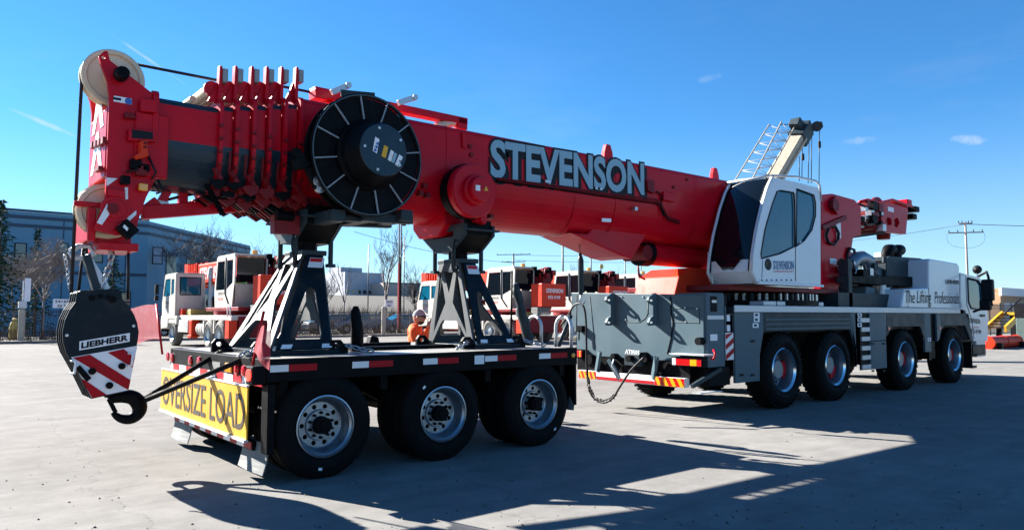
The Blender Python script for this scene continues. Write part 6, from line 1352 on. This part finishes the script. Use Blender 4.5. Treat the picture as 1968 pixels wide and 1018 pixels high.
# ------------------------------------------------------------------ trees
m_bark = mat('grey_bark', (.075, .062, .055), .9, var=.3, scale=3); m_barkp = mat('pale_bark', (.19, .165, .15), .9, var=.25, scale=3); m_spruce = mat('spruce_needles', (.016, .042, .022), .9, spec=.05, var=.35, scale=1.5); m_brush = mat('brown_brush', (.09, .062, .045), .95, var=.35)
m_twig = mat('light_twig_bark', (.13, .105, .09), .9, var=.25, scale=3)
def bare_tree(px, base_y, top_y, y, label, spread=.35, m=None, seed=1, lv=5, grp='bare winter trees', trunk_f=.3, r0=None, nb=4, rmin=.012):
    m = m or m_bark
    rng = random.Random(seed); b = onY(px, base_y, y); top = onY(px, top_y, y).z; Ht = top
    t = thing('bare_tree', label, 'tree', (b.x, y, .05), grp); r0 = r0 or Ht * .017
    trunk = MB(); crown = MB()
    def grow(p, d, L, r, lev):
        if lev > lv: return
        n = 3; pts = [p]; q = p
        for i in range(n):
            d = (d + Vector((rng.uniform(-1, 1), rng.uniform(-1, 1), rng.uniform(-.3, .8))) * .13).normalized(); q = q + d * (L / n); pts.append(q)
        (trunk if lev == 0 else crown).tube(pts, [max(rmin, r * (1 - .45 * i / n)) for i in range(n + 1)], 7 if lev == 0 else 4 if lev < 3 else 3)
        k = nb if lev < lv - 1 else 3
        for i in range(k):
            f = rng.uniform(.35, 1) if lev else rng.uniform(.55, 1.0); s = pts[0].lerp(pts[-1], f) if i else pts[-1]
            if lev == 0: j = min(n - 1, int(f * n)); s = pts[j].lerp(pts[j + 1], f * n - j) if i else pts[-1]
            ax = Vector((rng.uniform(-1, 1), rng.uniform(-1, 1), rng.uniform(-.1, .3))).normalized()
            nd = (d * (1 - spread) + ax * spread * (1.5 if i else .5) + Vector((0, 0, .22))).normalized()
            grow(s, nd, L * rng.uniform(.52, .8), r * .52, lev + 1)
    grow(Vector((b.x, y, 0)), Vector((0, 0, 1)), Ht * (trunk_f + .1), r0, 0)
    zmax = max(v.z for v in crown.v); f = Ht / zmax
    for mb in (trunk, crown):
        mb.v = [Vector((b.x + (v.x - b.x) * f, y + (v.y - y) * f, v.z * f)) for v in mb.v]
    trunk.build('trunk', m, t); crown.build('crown', m, t); return t
bare_tree(392, 610, 416, 70, 'broad bare tree by the blue building behind the left truck crane', .5, m_bark, 3, 6, nb=4)
bare_tree(455, 610, 452, 74, 'smaller bare tree right of the broad one behind the left truck crane', .48, m_bark, 9, 5)
bare_tree(740, 612, 430, 62, 'tall slender bare tree behind the fence in the middle', .36, m_twig, 5, 6, nb=3, rmin=.011)
bare_tree(660, 612, 480, 66, 'thin pale young tree left of the tall bare tree', .22, m_barkp, 6, 4, nb=3)
bare_tree(800, 606, 500, 70, 'low bare tree right of the tall bare tree', .4, m_bark, 7, 5)
bare_tree(30, 612, 470, 52, 'pale bare sapling among the evergreens at far left', .5, m_barkp, 12, 5); bare_tree(84, 612, 450, 55, 'pale wide bare tree before the blue building at left', .5, m_barkp, 13, 6); bare_tree(620, 600, 520, 90, 'faint bare tree beside the near stand', .45, m_bark, 15, 5)
bare_tree(1100, 580, 505, 120, 'distant bare tree behind the crane row', .5, m_bark, 16, 4); bare_tree(1190, 585, 508, 125, 'distant bare tree right of the pendant', .5, m_bark, 18, 4)
def spruce(px, base_y, top_y, y, label, rad, seed):
    rng = random.Random(seed); b = onY(px, base_y, y); Ht = onY(px, top_y, y).z; t = thing('spruce', label, 'tree', (b.x, y, .05), 'evergreen spruces')
    MB().tube([(b.x, y, 0), (b.x, y, Ht * .95)], [Ht * .018, .02], 7).build('trunk', m_bark, t); mb = MB()
    n = int(Ht * 34)
    for i in range(n):
        f = (i / n) ** .8; z = .5 + (Ht - .6) * f; rr_ = rad * (1 - f) ** .9 * rng.uniform(.65, 1.1) + .06; a = rng.uniform(0, 6.283); d = Vector((math.cos(a), math.sin(a), 0))
        k = max(3, int(rr_ * 7))
        for j in range(k):
            u = (j + rng.random()) / k; c = Vector((b.x, y, z)) + d * rr_ * u + Vector((0, 0, -.35 * rr_ * u + rng.uniform(-.08, .08)))
            s = rng.uniform(.10, .24); e = Vector((rng.uniform(-1, 1), rng.uniform(-1, 1), rng.uniform(-.7, .1))).normalized(); w_ = d.cross(e); w_ = (w_.normalized() if w_.length > .01 else Vector((0, 0, 1))) * s * .35
            mb.add([c - w_, c + w_, c + (d * .6 + e * .6) * s * 1.5], [(0, 1, 2)])
    mb.build('crown', m_spruce, t); return t
spruce(-6, 620, 380, 50, 'tall dark spruce cut by the left picture edge', 2.2, 1); spruce(66, 615, 438, 58, 'spruce before the blue building, right of the tall one', 1.6, 2); spruce(214, 612, 466, 60, 'spruce behind the hook block and its chain', 1.9, 3)
# brush along the fence
rng = random.Random(31); mb = MB()
for i in range(2600):
    x = rng.choice([rng.uniform(-8, 12), rng.uniform(17, 33)]); y = FYb + rng.uniform(-.7, 2.2); h_ = rng.uniform(.3, 1.15)
    d = Vector((rng.uniform(-.5, .5), rng.uniform(-.5, .5), 1)) * h_; b0 = Vector((x, y, .1)); w_ = Vector((.012, 0, 0)); mb.add([b0 - w_, b0 + w_, b0 + d], [(0, 1, 2)])
    e = b0 + d * .5; mb.add([e - w_ * .7, e + w_ * .7, e + Vector((rng.uniform(-.3, .3), rng.uniform(-.2, .2), h_ * .4))], [(0, 1, 2)])
stuff(mb.build('dry_brush', m_brush)); 
rng = random.Random(32); mb = MB()
for i in range(4200):
    a = rng.random(); x = rng.uniform(24, 62); y = 66 + rng.uniform(-2, 2); h_ = rng.uniform(.6, 3.2) * (1 if rng.random() < .5 else .6)
    d = Vector((rng.uniform(-.4, .4), rng.uniform(-.4, .4), 1)) * h_; b0 = Vector((x, y, .1)); w_ = Vector((.03, 0, 0)); mb.add([b0 - w_, b0 + w_, b0 + d], [(0, 1, 2)]); e = b0 + d * .5; mb.add([e - w_, e + w_, e + Vector((rng.uniform(-.8, .8), rng.uniform(-.3, .3), h_ * .4))], [(0, 1, 2)])
stuff(mb.build('bare_thicket', m_brush))
# ------------------------------------------------------------------ cars beyond the fence
def car(px, y, colr, label, rot=0.):
    b = onY(px, 620, y); t = thing('parked_car', label, 'car', (0, 0, 0), 'cars parked beyond the fence'); t.name = 'parked_car'; WL[t.name] = Vector((0, 0, 0))
    m_ = mat('car_paint', colr, .25, coat=.8, var=.03)
    side_ = [(-2.2, .35), (-1.75, .35), (-1.7, .62), (-1.4, .72), (-1.1, .62), (-1.05, .35), (1.0, .35), (1.05, .62), (1.35, .72), (1.65, .62), (1.7, .35), (2.25, .35), (2.3, .7), (2.2, .9), (1.3, 1.02), (.55, 1.48), (-1.2, 1.52), (-2.0, 1.1), (-2.25, .95)]
    MB().prism(side_, 'y', -.88, .88).build('body', m_, t, bevel=.05)
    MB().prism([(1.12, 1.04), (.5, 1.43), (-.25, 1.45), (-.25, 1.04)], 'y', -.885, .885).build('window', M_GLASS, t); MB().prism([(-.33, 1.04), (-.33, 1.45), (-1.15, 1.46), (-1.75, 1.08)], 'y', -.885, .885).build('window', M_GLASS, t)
    MB().add([(1.29, -.75, 1.05), (1.29, .75, 1.05), (.585, .68, 1.475), (.585, -.68, 1.475)], [(0, 1, 2, 3)]).build('windscreen', M_GLASS, t)
    for x in (-1.4, 1.35):
        for s in (-1, 1): w_ = MB(); w_.lathe([(.20, -.1 * s * -1), (.20, 0.02 * -s), (.001, 0.03 * -s)], (x, .87 * s, .34), 'y', 16); o = w_.build('wheel', M_ALU, t); k = MB(); k.lathe([(.2, 0), (.3, .01 * -s), (.34, .05 * -s), (.34, .2 * -s), (.2, .22 * -s)], (x, .89 * s, .34), 'y', 20); k.build('tyre', M_RUBBER, o)
    for s in (-1, 1): MB().box(2.24, 2.30, s * .6 - .2, s * .6 + .2, .72, .86).build('headlight', M_LENSW, t)
    t.location = (b.x, y, 0); t.rotation_euler.z = rot; t.scale = (1.15,) * 3; return t
car(695, 52, (.03, .09, .16), 'dark blue parked car behind the fence, left of the bollard', 2.9); car(775, 53, (.05, .12, .2), 'blue grey parked car behind the fence, right of the bollard', 3.0); car(640, 53, (.04, .05, .06), 'dark parked car behind the fence next to the near stand', 3.1); car(282, 54, (.28, .03, .05), 'maroon parked car seen through the far red flag', 2.6)
# ------------------------------------------------------------------ buildings
m_blue = mat('blue_grey_panel', (.10, .24, .34), .6, var=.05, scale=.5); m_bdk = mat('dark_band', (.022, .055, .095), .6); m_pale = mat('pale_hall_wall', (.30, .33, .38), .8, var=.06, scale=.3); m_tan = mat('tan_brick', (.36, .22, .12), .85, var=.2, scale=2); m_roofw = mat('white_fascia', (.6, .6, .6), .7)
m_gdark = mat('dark_window', (.01, .016, .022), .08, spec=.8, coat=.5)
def wall_building(pts, h_, label, m, name='warehouse'):
    t = thing(name, label, 'building', (pts[0][0], pts[0][1], 0)); mb = MB(); mb.prism([(a, b) for a, b in pts], 'z', 0, h_); mb.build('wall', m, t); return t
c0 = onY(286, 425, 78); d = view_dir(286, 425); dirb = (onY(481, 472, 78) - CAM_POS); 
LX = onY(-700, 425, 78).x
# the right-hand facade runs away from the corner; its far roof corner lies where the sight line meets the same roof height
hB = c0.z; far_ = onZ(481, 472, hB)
bb = wall_building([(LX, 78), (c0.x, 78), (far_.x, far_.y), (far_.x - 60, far_.y + 30), (LX, 140)], hB, 'large blue panelled warehouse behind the trees at left', m_blue)
MB().box(LX, c0.x + .05, 77.9, 78.0, hB + .01, hB + .25).build('parapet_cap', m_bdk, bb)
for py in (434, 449, 529): z = onY(286, py, 78).z; MB().box(LX, c0.x - .05, 77.93, 77.995, z - .16, z + .16).build('wall_band', m_bdk, bb)
uu = (Vector((far_.x, far_.y, 0)) - Vector((c0.x, 78, 0))); nL = uu.length; uu = uu / nL; nn = Vector((uu.y, -uu.x, 0))
for py in (434, 449): 
    z = onY(286, py, 78).z; a = Vector((c0.x, 78, z)) + nn * .04; MB().beam(a, a + uu * nL, .07, .32).build('wall_band', m_bdk, bb)
for x in (120, 215, 286 - 45): q = onY(x, 500, 78); MB().box(q.x - .05, q.x + .05, 77.96, 77.99, 0, hB - .5).build('panel_joint', m_bdk, bb)
def win_(px0, px1, py0, py1, m=m_gdark):
    a, b = onY(px0, py0, 78), onY(px1, py1, 78); f = MB().box(a.x, b.x, 77.9, 77.99, b.z, a.z).build('window', M_INK, bb); g_ = MB(); zc = (a.z + b.z) / 2
    g_.box(a.x + .1, b.x - .1, 77.87, 77.898, b.z + .1, zc - .05); g_.box(a.x + .1, b.x - .1, 77.87, 77.898, zc + .05, a.z - .1); g_.build('pane', m, f)
win_(28, 50, 466, 508); win_(174, 197, 470, 505); win_(293, 312, 474, 508, m_pale); win_(110, 130, 466, 508); win_(232, 250, 560, 600)
for k in range(5):
    a = Vector((c0.x, 78, 0)) + uu * (nL * (.14 + .17 * k)); f = MB(); f.beam(a + nn * .05 + Vector((0, 0, hB * .62)), a + uu * 2.2 + nn * .05 + Vector((0, 0, hB * .62)), .12, 2.2); f = f.build('window', m_gdark, bb); f = MB(); f.beam(a + nn * .05 + Vector((0, 0, hB * .26)), a + uu * 2.2 + nn * .05 + Vector((0, 0, hB * .26)), .12, 2.4); f.build('window', m_gdark, bb)
a, b = onY(663, 522, 240), onY(738, 562, 240); hall = wall_building([(a.x, 240), (b.x, 240), (b.x, 280), (a.x, 280)], a.z, 'pale blocky factory hall far off between the trees', m_pale, 'factory_hall')
q = onY(690, 515, 238); MB().box(q.x - 4, q.x + 5, 245, 255, a.z, a.z + 2).build('roof_unit', m_pale, hall)
for k in range(7): x = a.x + (b.x - a.x) * (k + .5) / 7; MB().box(x - .7, x + .7, 239.9, 239.98, a.z * .55, a.z * .62).build('window', m_gdark, hall)
a2, b2 = onY(738, 543, 230), onY(800, 562, 230); h2 = wall_building([(a2.x, 230), (b2.x + 8, 230), (b2.x + 8, 260), (a2.x, 260)], a2.z, 'long low grey factory shed far behind the tall bare tree', mat('grey_shed_wall', (.34, .30, .28), .8), 'factory_shed'); MB().box(a2.x - .5, b2.x + 8.5, 229.9, 229.98, a2.z - .3, a2.z + .2).build('roof_edge', m_bdk, h2)
a, b = onY(640, 552, 170), onY(790, 575, 170); a = onY(640, 560, 170)
struct(MB().prism([(170, 0), (200, a.z), (240, a.z), (240, 0)], 'x', a.x - 60, b.x + 160).build('hill', mat('pale_sunlit_bank', (.16, .145, .12), .9)))
# right side, past the driver's cab
RY = 22.0
a, b = onY(1922, 554, RY), onY(2080, 600, RY); rb = wall_building([(a.x, RY), (b.x + 10, RY), (b.x + 10, RY + 30), (a.x, RY + 30)], a.z, 'low tan brick building at the far right edge', m_tan, 'brick_building')
MB().box(a.x - .5, b.x + 11, RY - .3, RY - .01, onY(1922, 568, RY).z, a.z + .1).build('white_fascia', m_roofw, rb); z = onY(1930, 582, RY).z; MB().box(a.x + 1, b.x + 10, RY - .1, RY - .01, .0, z).build('white_wall_band', m_roofw, rb)
MB().box(a.x + 3, a.x + 9, RY - .16, RY - .11, .3, z - .5).build('window', m_gdark, rb)
# iron fence on the right
fp_ = onY(1910, 588, 12); fence(fp_.x - 6, fp_.x + 34, 12.0, 'black iron picket fence past the driver cab on the right', 2.5)
# yellow stair, orange pipe, green skip
yx = onZ(1912, 648, 0)
t = thing('loading_ramp', 'yellow steel loading ramp stair standing at far right', 'ramp', yx); sc = 1.0
A_ = onY(1917, 632, 7); B_ = onY(1948, 603, 7); 
for y in (6.6, 7.6): MB().beam((A_.x, y, A_.z), (B_.x, y, B_.z), .12, .35).build('stringer', M_YELLOW, t)
for i in range(5): p = A_.lerp(B_, (i + .5) / 5); MB().box(p.x - .3, p.x + .3, 6.66, 7.54, p.z - .03, p.z + .03).build('tread', M_INK, t)
mb = MB(); mb.box(B_.x, B_.x + 2.4, 6.6, 7.6, B_.z - .1, B_.z + .1); mb.build('platform', M_YELLOW, t); mb = MB(); mb = None
for la, lb_ in (((A_.x + .4, 7.1, .0), (A_.x + .7, 7.1, A_.z)), ((B_.x + .2, 7.1, 0), (B_.x + .2, 7.1, B_.z - .1)), ((B_.x + 2.0, 7.1, 0), (B_.x + 2.0, 7.1, B_.z - .1))): MB().beam(la, lb_, .25).build('leg', M_INK, t)
mb = MB(); mb.tube([(A_.x, 6.6, A_.z + .9), (B_.x, 6.6, B_.z + .9), (B_.x + 2.4, 6.6, B_.z + .9)], .04, 6); mb.build('hand_rail', M_INK, t)
p0, p1 = onY(1898, 653, 4.5), onY(1952, 652, 4.5); t = thing('orange_pipe', 'orange steel pipe section lying before the yellow ramp', 'pipe', (p0.x, 4.5, 0)); r = .30
MB().cyl((p0.x, 4.5, r), (p1.x, 4.5, r), r, n=24).build('pipe', M_ORANGE, t)
for x in (p0.x, (p0.x + p1.x) / 2, p1.x): MB().cyl((x - .05, 4.5, r), (x + .05, 4.5, r), r * 1.08, n=24).build('flange', M_ORANGE, t)
mb = MB(); e_ = (p0.x + p1.x) / 2
for x in (p0.x + .4, p1.x - .4): MB().box(x - .08, x + .08, 4.0, 4.22, 0, .3).build('chock', M_INK, t)
m_skip = mat('skip_green', (.06, .10, .095), .55, dirt=.4)
p0 = onY(2033, 668, 3.2); t = thing('waste_skip', 'grey green waste skip with black lid at right edge', 'skip', (p0.x + 1.5, 3.2, 0)); zt = onY(1948, 612, 3.2).z
MB().prism([(p0.x, .12), (p0.x + 4, .12), (p0.x + 4, zt), (p0.x, zt)], 'y', 3.2, 5.0).build('body', m_skip, t, bevel=.03); 
for k in range(5): MB().box(p0.x + .3 + k * .8, p0.x + .42 + k * .8, 3.14, 3.199, .15, zt - .05).build('rib', m_skip, t)
MB().prism([(3.15, zt + .005), (5.05, zt + .005), (5.05, zt + .75), (4.8, zt + .8)], 'x', p0.x, p0.x + 4).build('lid', M_INK, t); MB().box(p0.x, p0.x + 4, 3.1, 3.199, zt - .12, zt).build('rim', m_skip, t)
# ------------------------------------------------------------------ poles and wires
m_wood = mat('weathered_pole_wood', (.24, .21, .19), .85, var=.2, scale=2); m_pole = mat('dark_steel_pole', (.035, .045, .06), .5)
def utility(px, base_y, top_y, y, label, arms, m=m_wood, r=.12):
    b = onY(px, base_y, y); zt = onY(px, top_y, y).z; t = thing('utility_pole', label, 'utility pole', (b.x, y, 0), 'utility poles'); MB().tube([(b.x, y, 0), (b.x, y, zt)], [r, r * .75], 10).build('pole', m, t)
    for py, w_ in arms:
        z = onY(px, py, y).z; MB().beam((b.x - w_ * .6, y + w_ * .8, z), (b.x + w_ * .6, y - w_ * .8, z), .09, .11).build('cross_arm', m, t)
        for s in (-.95, -.45, .45, .95): MB().cyl((b.x + w_ * .6 * s, y - w_ * .8 * s, z + .05), (b.x + w_ * .6 * s, y - w_ * .8 * s, z + .28), .045, .035, 7).build('insulator', M_INK, t)
    return b.x, y, zt
u1 = utility(1862, 590, 428, 18, 'weathered utility pole with two crossarms at right behind the driver cab', ((431, .6), (448, 1.5)))
MB_ = MB(); 
for s in (-1, 1): MB_.tube(smooth_pts([(u1[0] + s * .9, 18 - s * 1.2, u1[2] - .9), (u1[0] + s * 1.0, 18 - s * 1.3, u1[2] - 1.6), (u1[0] + s * .75, 18 - s, u1[2] - 2.2), (u1[0] + s * .3, 18 - s * .3, u1[2] - 2.5), (u1[0] + .05, 18, u1[2] - 2.4)]), .012, 5)
tag(MB_.build('drop_cable', M_INK), 'looped drop cables hanging from the right utility pole', 'cable')
u2 = utility(987, 600, 487, 95, 'distant dark utility pole with two crossarms behind the crane row', ((489, 3.2), (503, 2.2)), m_pole, .2)
def wire(a, b, sag, label, r=.02): tag(MB().tube(rope_pts(a, b, sag, 14), r, 4).build('overhead_wire', M_INK), label, 'wire', 'overhead wires')
top = Vector((u1[0], 18, u1[2] - .2))
wire(top, Vector((u1[0] + 30, -6, u1[2] + .3)), .5, 'overhead wire running right from the right utility pole', .03); wire(top + Vector((0, 0, -.0)), onY(1500, 470, 70), .6, 'overhead wire running left from the right utility pole', .03)
for k, (pa, pb) in enumerate((((680, 445), (986, 505)), ((990, 490), (1500, 478)), ((990, 500), (1500, 495)))): wire(onY(*pa, 95), onY(*pb, 95), .8, ('overhead wire slanting left to the distant utility pole', 'upper overhead wire right of the distant utility pole', 'lower overhead wire right of the distant utility pole')[k], .04)
for px, ty, by, y, lab, r in ((1082, 440, 560, 60, 'tall dark light pole standing behind the crane row, the thickest', .14), (1136, 458, 560, 66, 'dark light pole behind the row, right of the thickest', .13), (1202, 470, 560, 80, 'dark light pole rising below the boom bracket', .11), (858 if 0 else 1233, 505, 560, 95, 'far thin light pole right of the boom bracket', .09)):
    b = onY(px, by, y); zt = onY(px, ty, y).z; t = thing('light_pole', lab, 'light pole', (b.x, y, 0), 'light poles'); MB().tube([(b.x, y, 0), (b.x, y, zt)], [r, r * .8], 10).build('pole', m_pole, t); MB().box(b.x - .9, b.x + .1, y - .2, y + .2, zt, zt + .15).build('lamp_head', m_pole, t)
# tall slim drill mast and thin poles in the middle
b = onY(768, 600, 48); t = thing('drill_mast', 'slim dark and red drill mast standing upright behind the fence', 'mast', (b.x, 48, 0)); zt = onY(768, 405, 48).z; zm = onY(768, 505, 48).z
MB().box(b.x - .12, b.x + .0, 48, 48.2, 0, zm).build('mast_base', M_DKRED, t); MB().box(b.x + .05, b.x + .13, 47.95, 48.15, .0, zm + .5).build('mast_side', M_BLACK, t); MB().box(b.x - .13, b.x - .03, 48.02, 48.14, zm, zt).build('mast', m_pole, t); MB().box(b.x + .07, b.x + .17, 48.0, 48.1, zm + .5, zt - .5).build('mast', m_pole, t); MB().box(b.x + .1, b.x + .5, 47.9, 48.1, zt - 1.3, zt - .9).build('mast_head', M_INK, t)
for px, ty in ((776, 455), (707, 470)): b = onY(px, 600, 64); tag(MB().tube([(b.x, 64, 0), (b.x, 64, onY(px, ty, 64).z)], .06, 6).build('thin_pole', m_pole), 'thin dark pole %s' % ('right of the red drill mast' if px > 770 else 'left of the tall bare tree'), 'pole')
p = onY(1156, 512, 55); t = thing('round_sign', 'round yellow sign on a slim post behind the pendant', 'sign', (p.x, 55, 0)); MB().tube([(p.x, 55.1, 0), (p.x, 55.1, p.z)], .06, 6).build('post', m_pole, t); MB().cyl((p.x, 55.0, p.z), (p.x, 54.96, p.z), .32, n=20).build('sign_disc', m_yel, t)
# ------------------------------------------------------------------ white telescopic crane boom behind the cab
wy = 9.0; M_BUFF = mat('buff_cream_paint', (.36, .32, .25), .5, spec=.2, dirt=.25)
WB0, WB1 = onY(1470, 375, wy), onY(1540, 256, wy)
wc = thing('white_crane', 'cream telescopic crane boom rising behind the operator cab with side jib', 'crane', (WB0.x - 4, wy, 0))
dW = (WB1 - WB0).normalized(); base_ = WB0 - dW * (WB0.z - 2.4) / dW.z
MB().beam(base_, WB1, .55, .6, up=(.5, -.8, .3)).build('boom', M_BUFF, wc, bevel=.04)
sideo = Vector((0, -.36, 0)); up_ = dW.cross(Vector((0, 1, 0))).normalized() * -1
MB().beam(base_ + sideo + up_ * .1, WB1 + sideo + up_ * .1 - dW * .4, .04, .10).build('boom_stiffener', M_BUFF, wc)
hd = MB(); hd.beam(WB1 - dW * .55, WB1 + dW * .45, .78, .72, up=(.5, -.8, .3)); hd.beam(WB1 + up_ * .1 + dW * .1, onY(1526, 233, wy), .5, .4); hd.beam(WB1 + dW * .1, onY(1572, 241, wy), .5, .3)
hd.cyl(onY(1570, 243, wy - .4), onY(1570, 243, wy + .4), .24, n=18); hd.build('boom_head', M_DGREY, wc, bevel=.03)
q0, q1 = onY(1444, 348, wy - .1), onY(1502, 234, wy - .1); r0_, r1_ = onY(1468, 352, wy - .5), onY(1526, 246, wy - .5)
rails = [(q0, q1), (r0_, r1_), (q0 + Vector((0, .9, 0)), q1 + Vector((0, .6, 0)))]
mb = MB()
for a, b in rails: mb.tube([a - (b - a) * .6, b], .032, 6)
mb.build('jib_chord', M_BUFF, wc); mb = MB()
for i in range(11):
    f, g_ = -.4 + i / 6.5, -.4 + (i + 1) / 6.5
    if g_ > 1.0: break
    for (a, b), (c_, d_) in ((rails[0], rails[1]), (rails[2], rails[1])): mb.tube([a.lerp(b, f), c_.lerp(d_, (f + g_) / 2)], .013, 5); mb.tube([c_.lerp(d_, (f + g_) / 2), a.lerp(b, g_)], .013, 5)
mb.build('jib_lacing', M_BUFF, wc)
mb = MB()
for a, b in (((1575, 242), (1574, 353)), ((1555, 268), (1553, 352)), ((1560, 262), (1559, 352)), ((1542, 275), (1541, 345)), ((1536, 300), (1536, 348)), ((1500, 240), (1560, 238))): mb.tube([onY(*a, wy), onY(*b, wy)], .02, 5)
for s in ((1575, 278), (1543, 302)): q = onY(*s, wy); mb.cyl(q + Vector((0, 0, -.15)), q + Vector((0, 0, .15)), .07, n=8)
mb.build('hoist_line', M_INK, wc)
mb = MB(); q = base_; mb.box(q.x - 4.5, q.x + 2.5, wy - 1.2, wy + 1.2, .75, 2.3); mb.build('carrier', M_BUFF, wc, bevel=.05)
for x in (-3.6, -2.2, .2, 1.6):
    for y in (-1.25, .85): MB().cyl((q.x + x, wy + y, .55), (q.x + x, wy + y + .4, .55), .55, n=20).build('tyre', M_RUBBER, wc)
# small stones on the lot
rng = random.Random(77); mb = MB()
for i in range(260):
    p = onZ(rng.uniform(-100, 1900), 1020 - 320 * rng.random() ** 1.6, 0); s = rng.uniform(.006, .02); a = rng.uniform(0, 6)
    mb.add([p + Vector((s * math.cos(a), s * math.sin(a), 0)), p + Vector((s * math.cos(a + 2), s * math.sin(a + 2), 0)), p + Vector((s * math.cos(a + 4), s * math.sin(a + 4), 0)), p + Vector((0, 0, s * .8))], [(0, 1, 3), (1, 2, 3), (2, 0, 3)])
stuff(mb.build('grit', M_INKGREY))
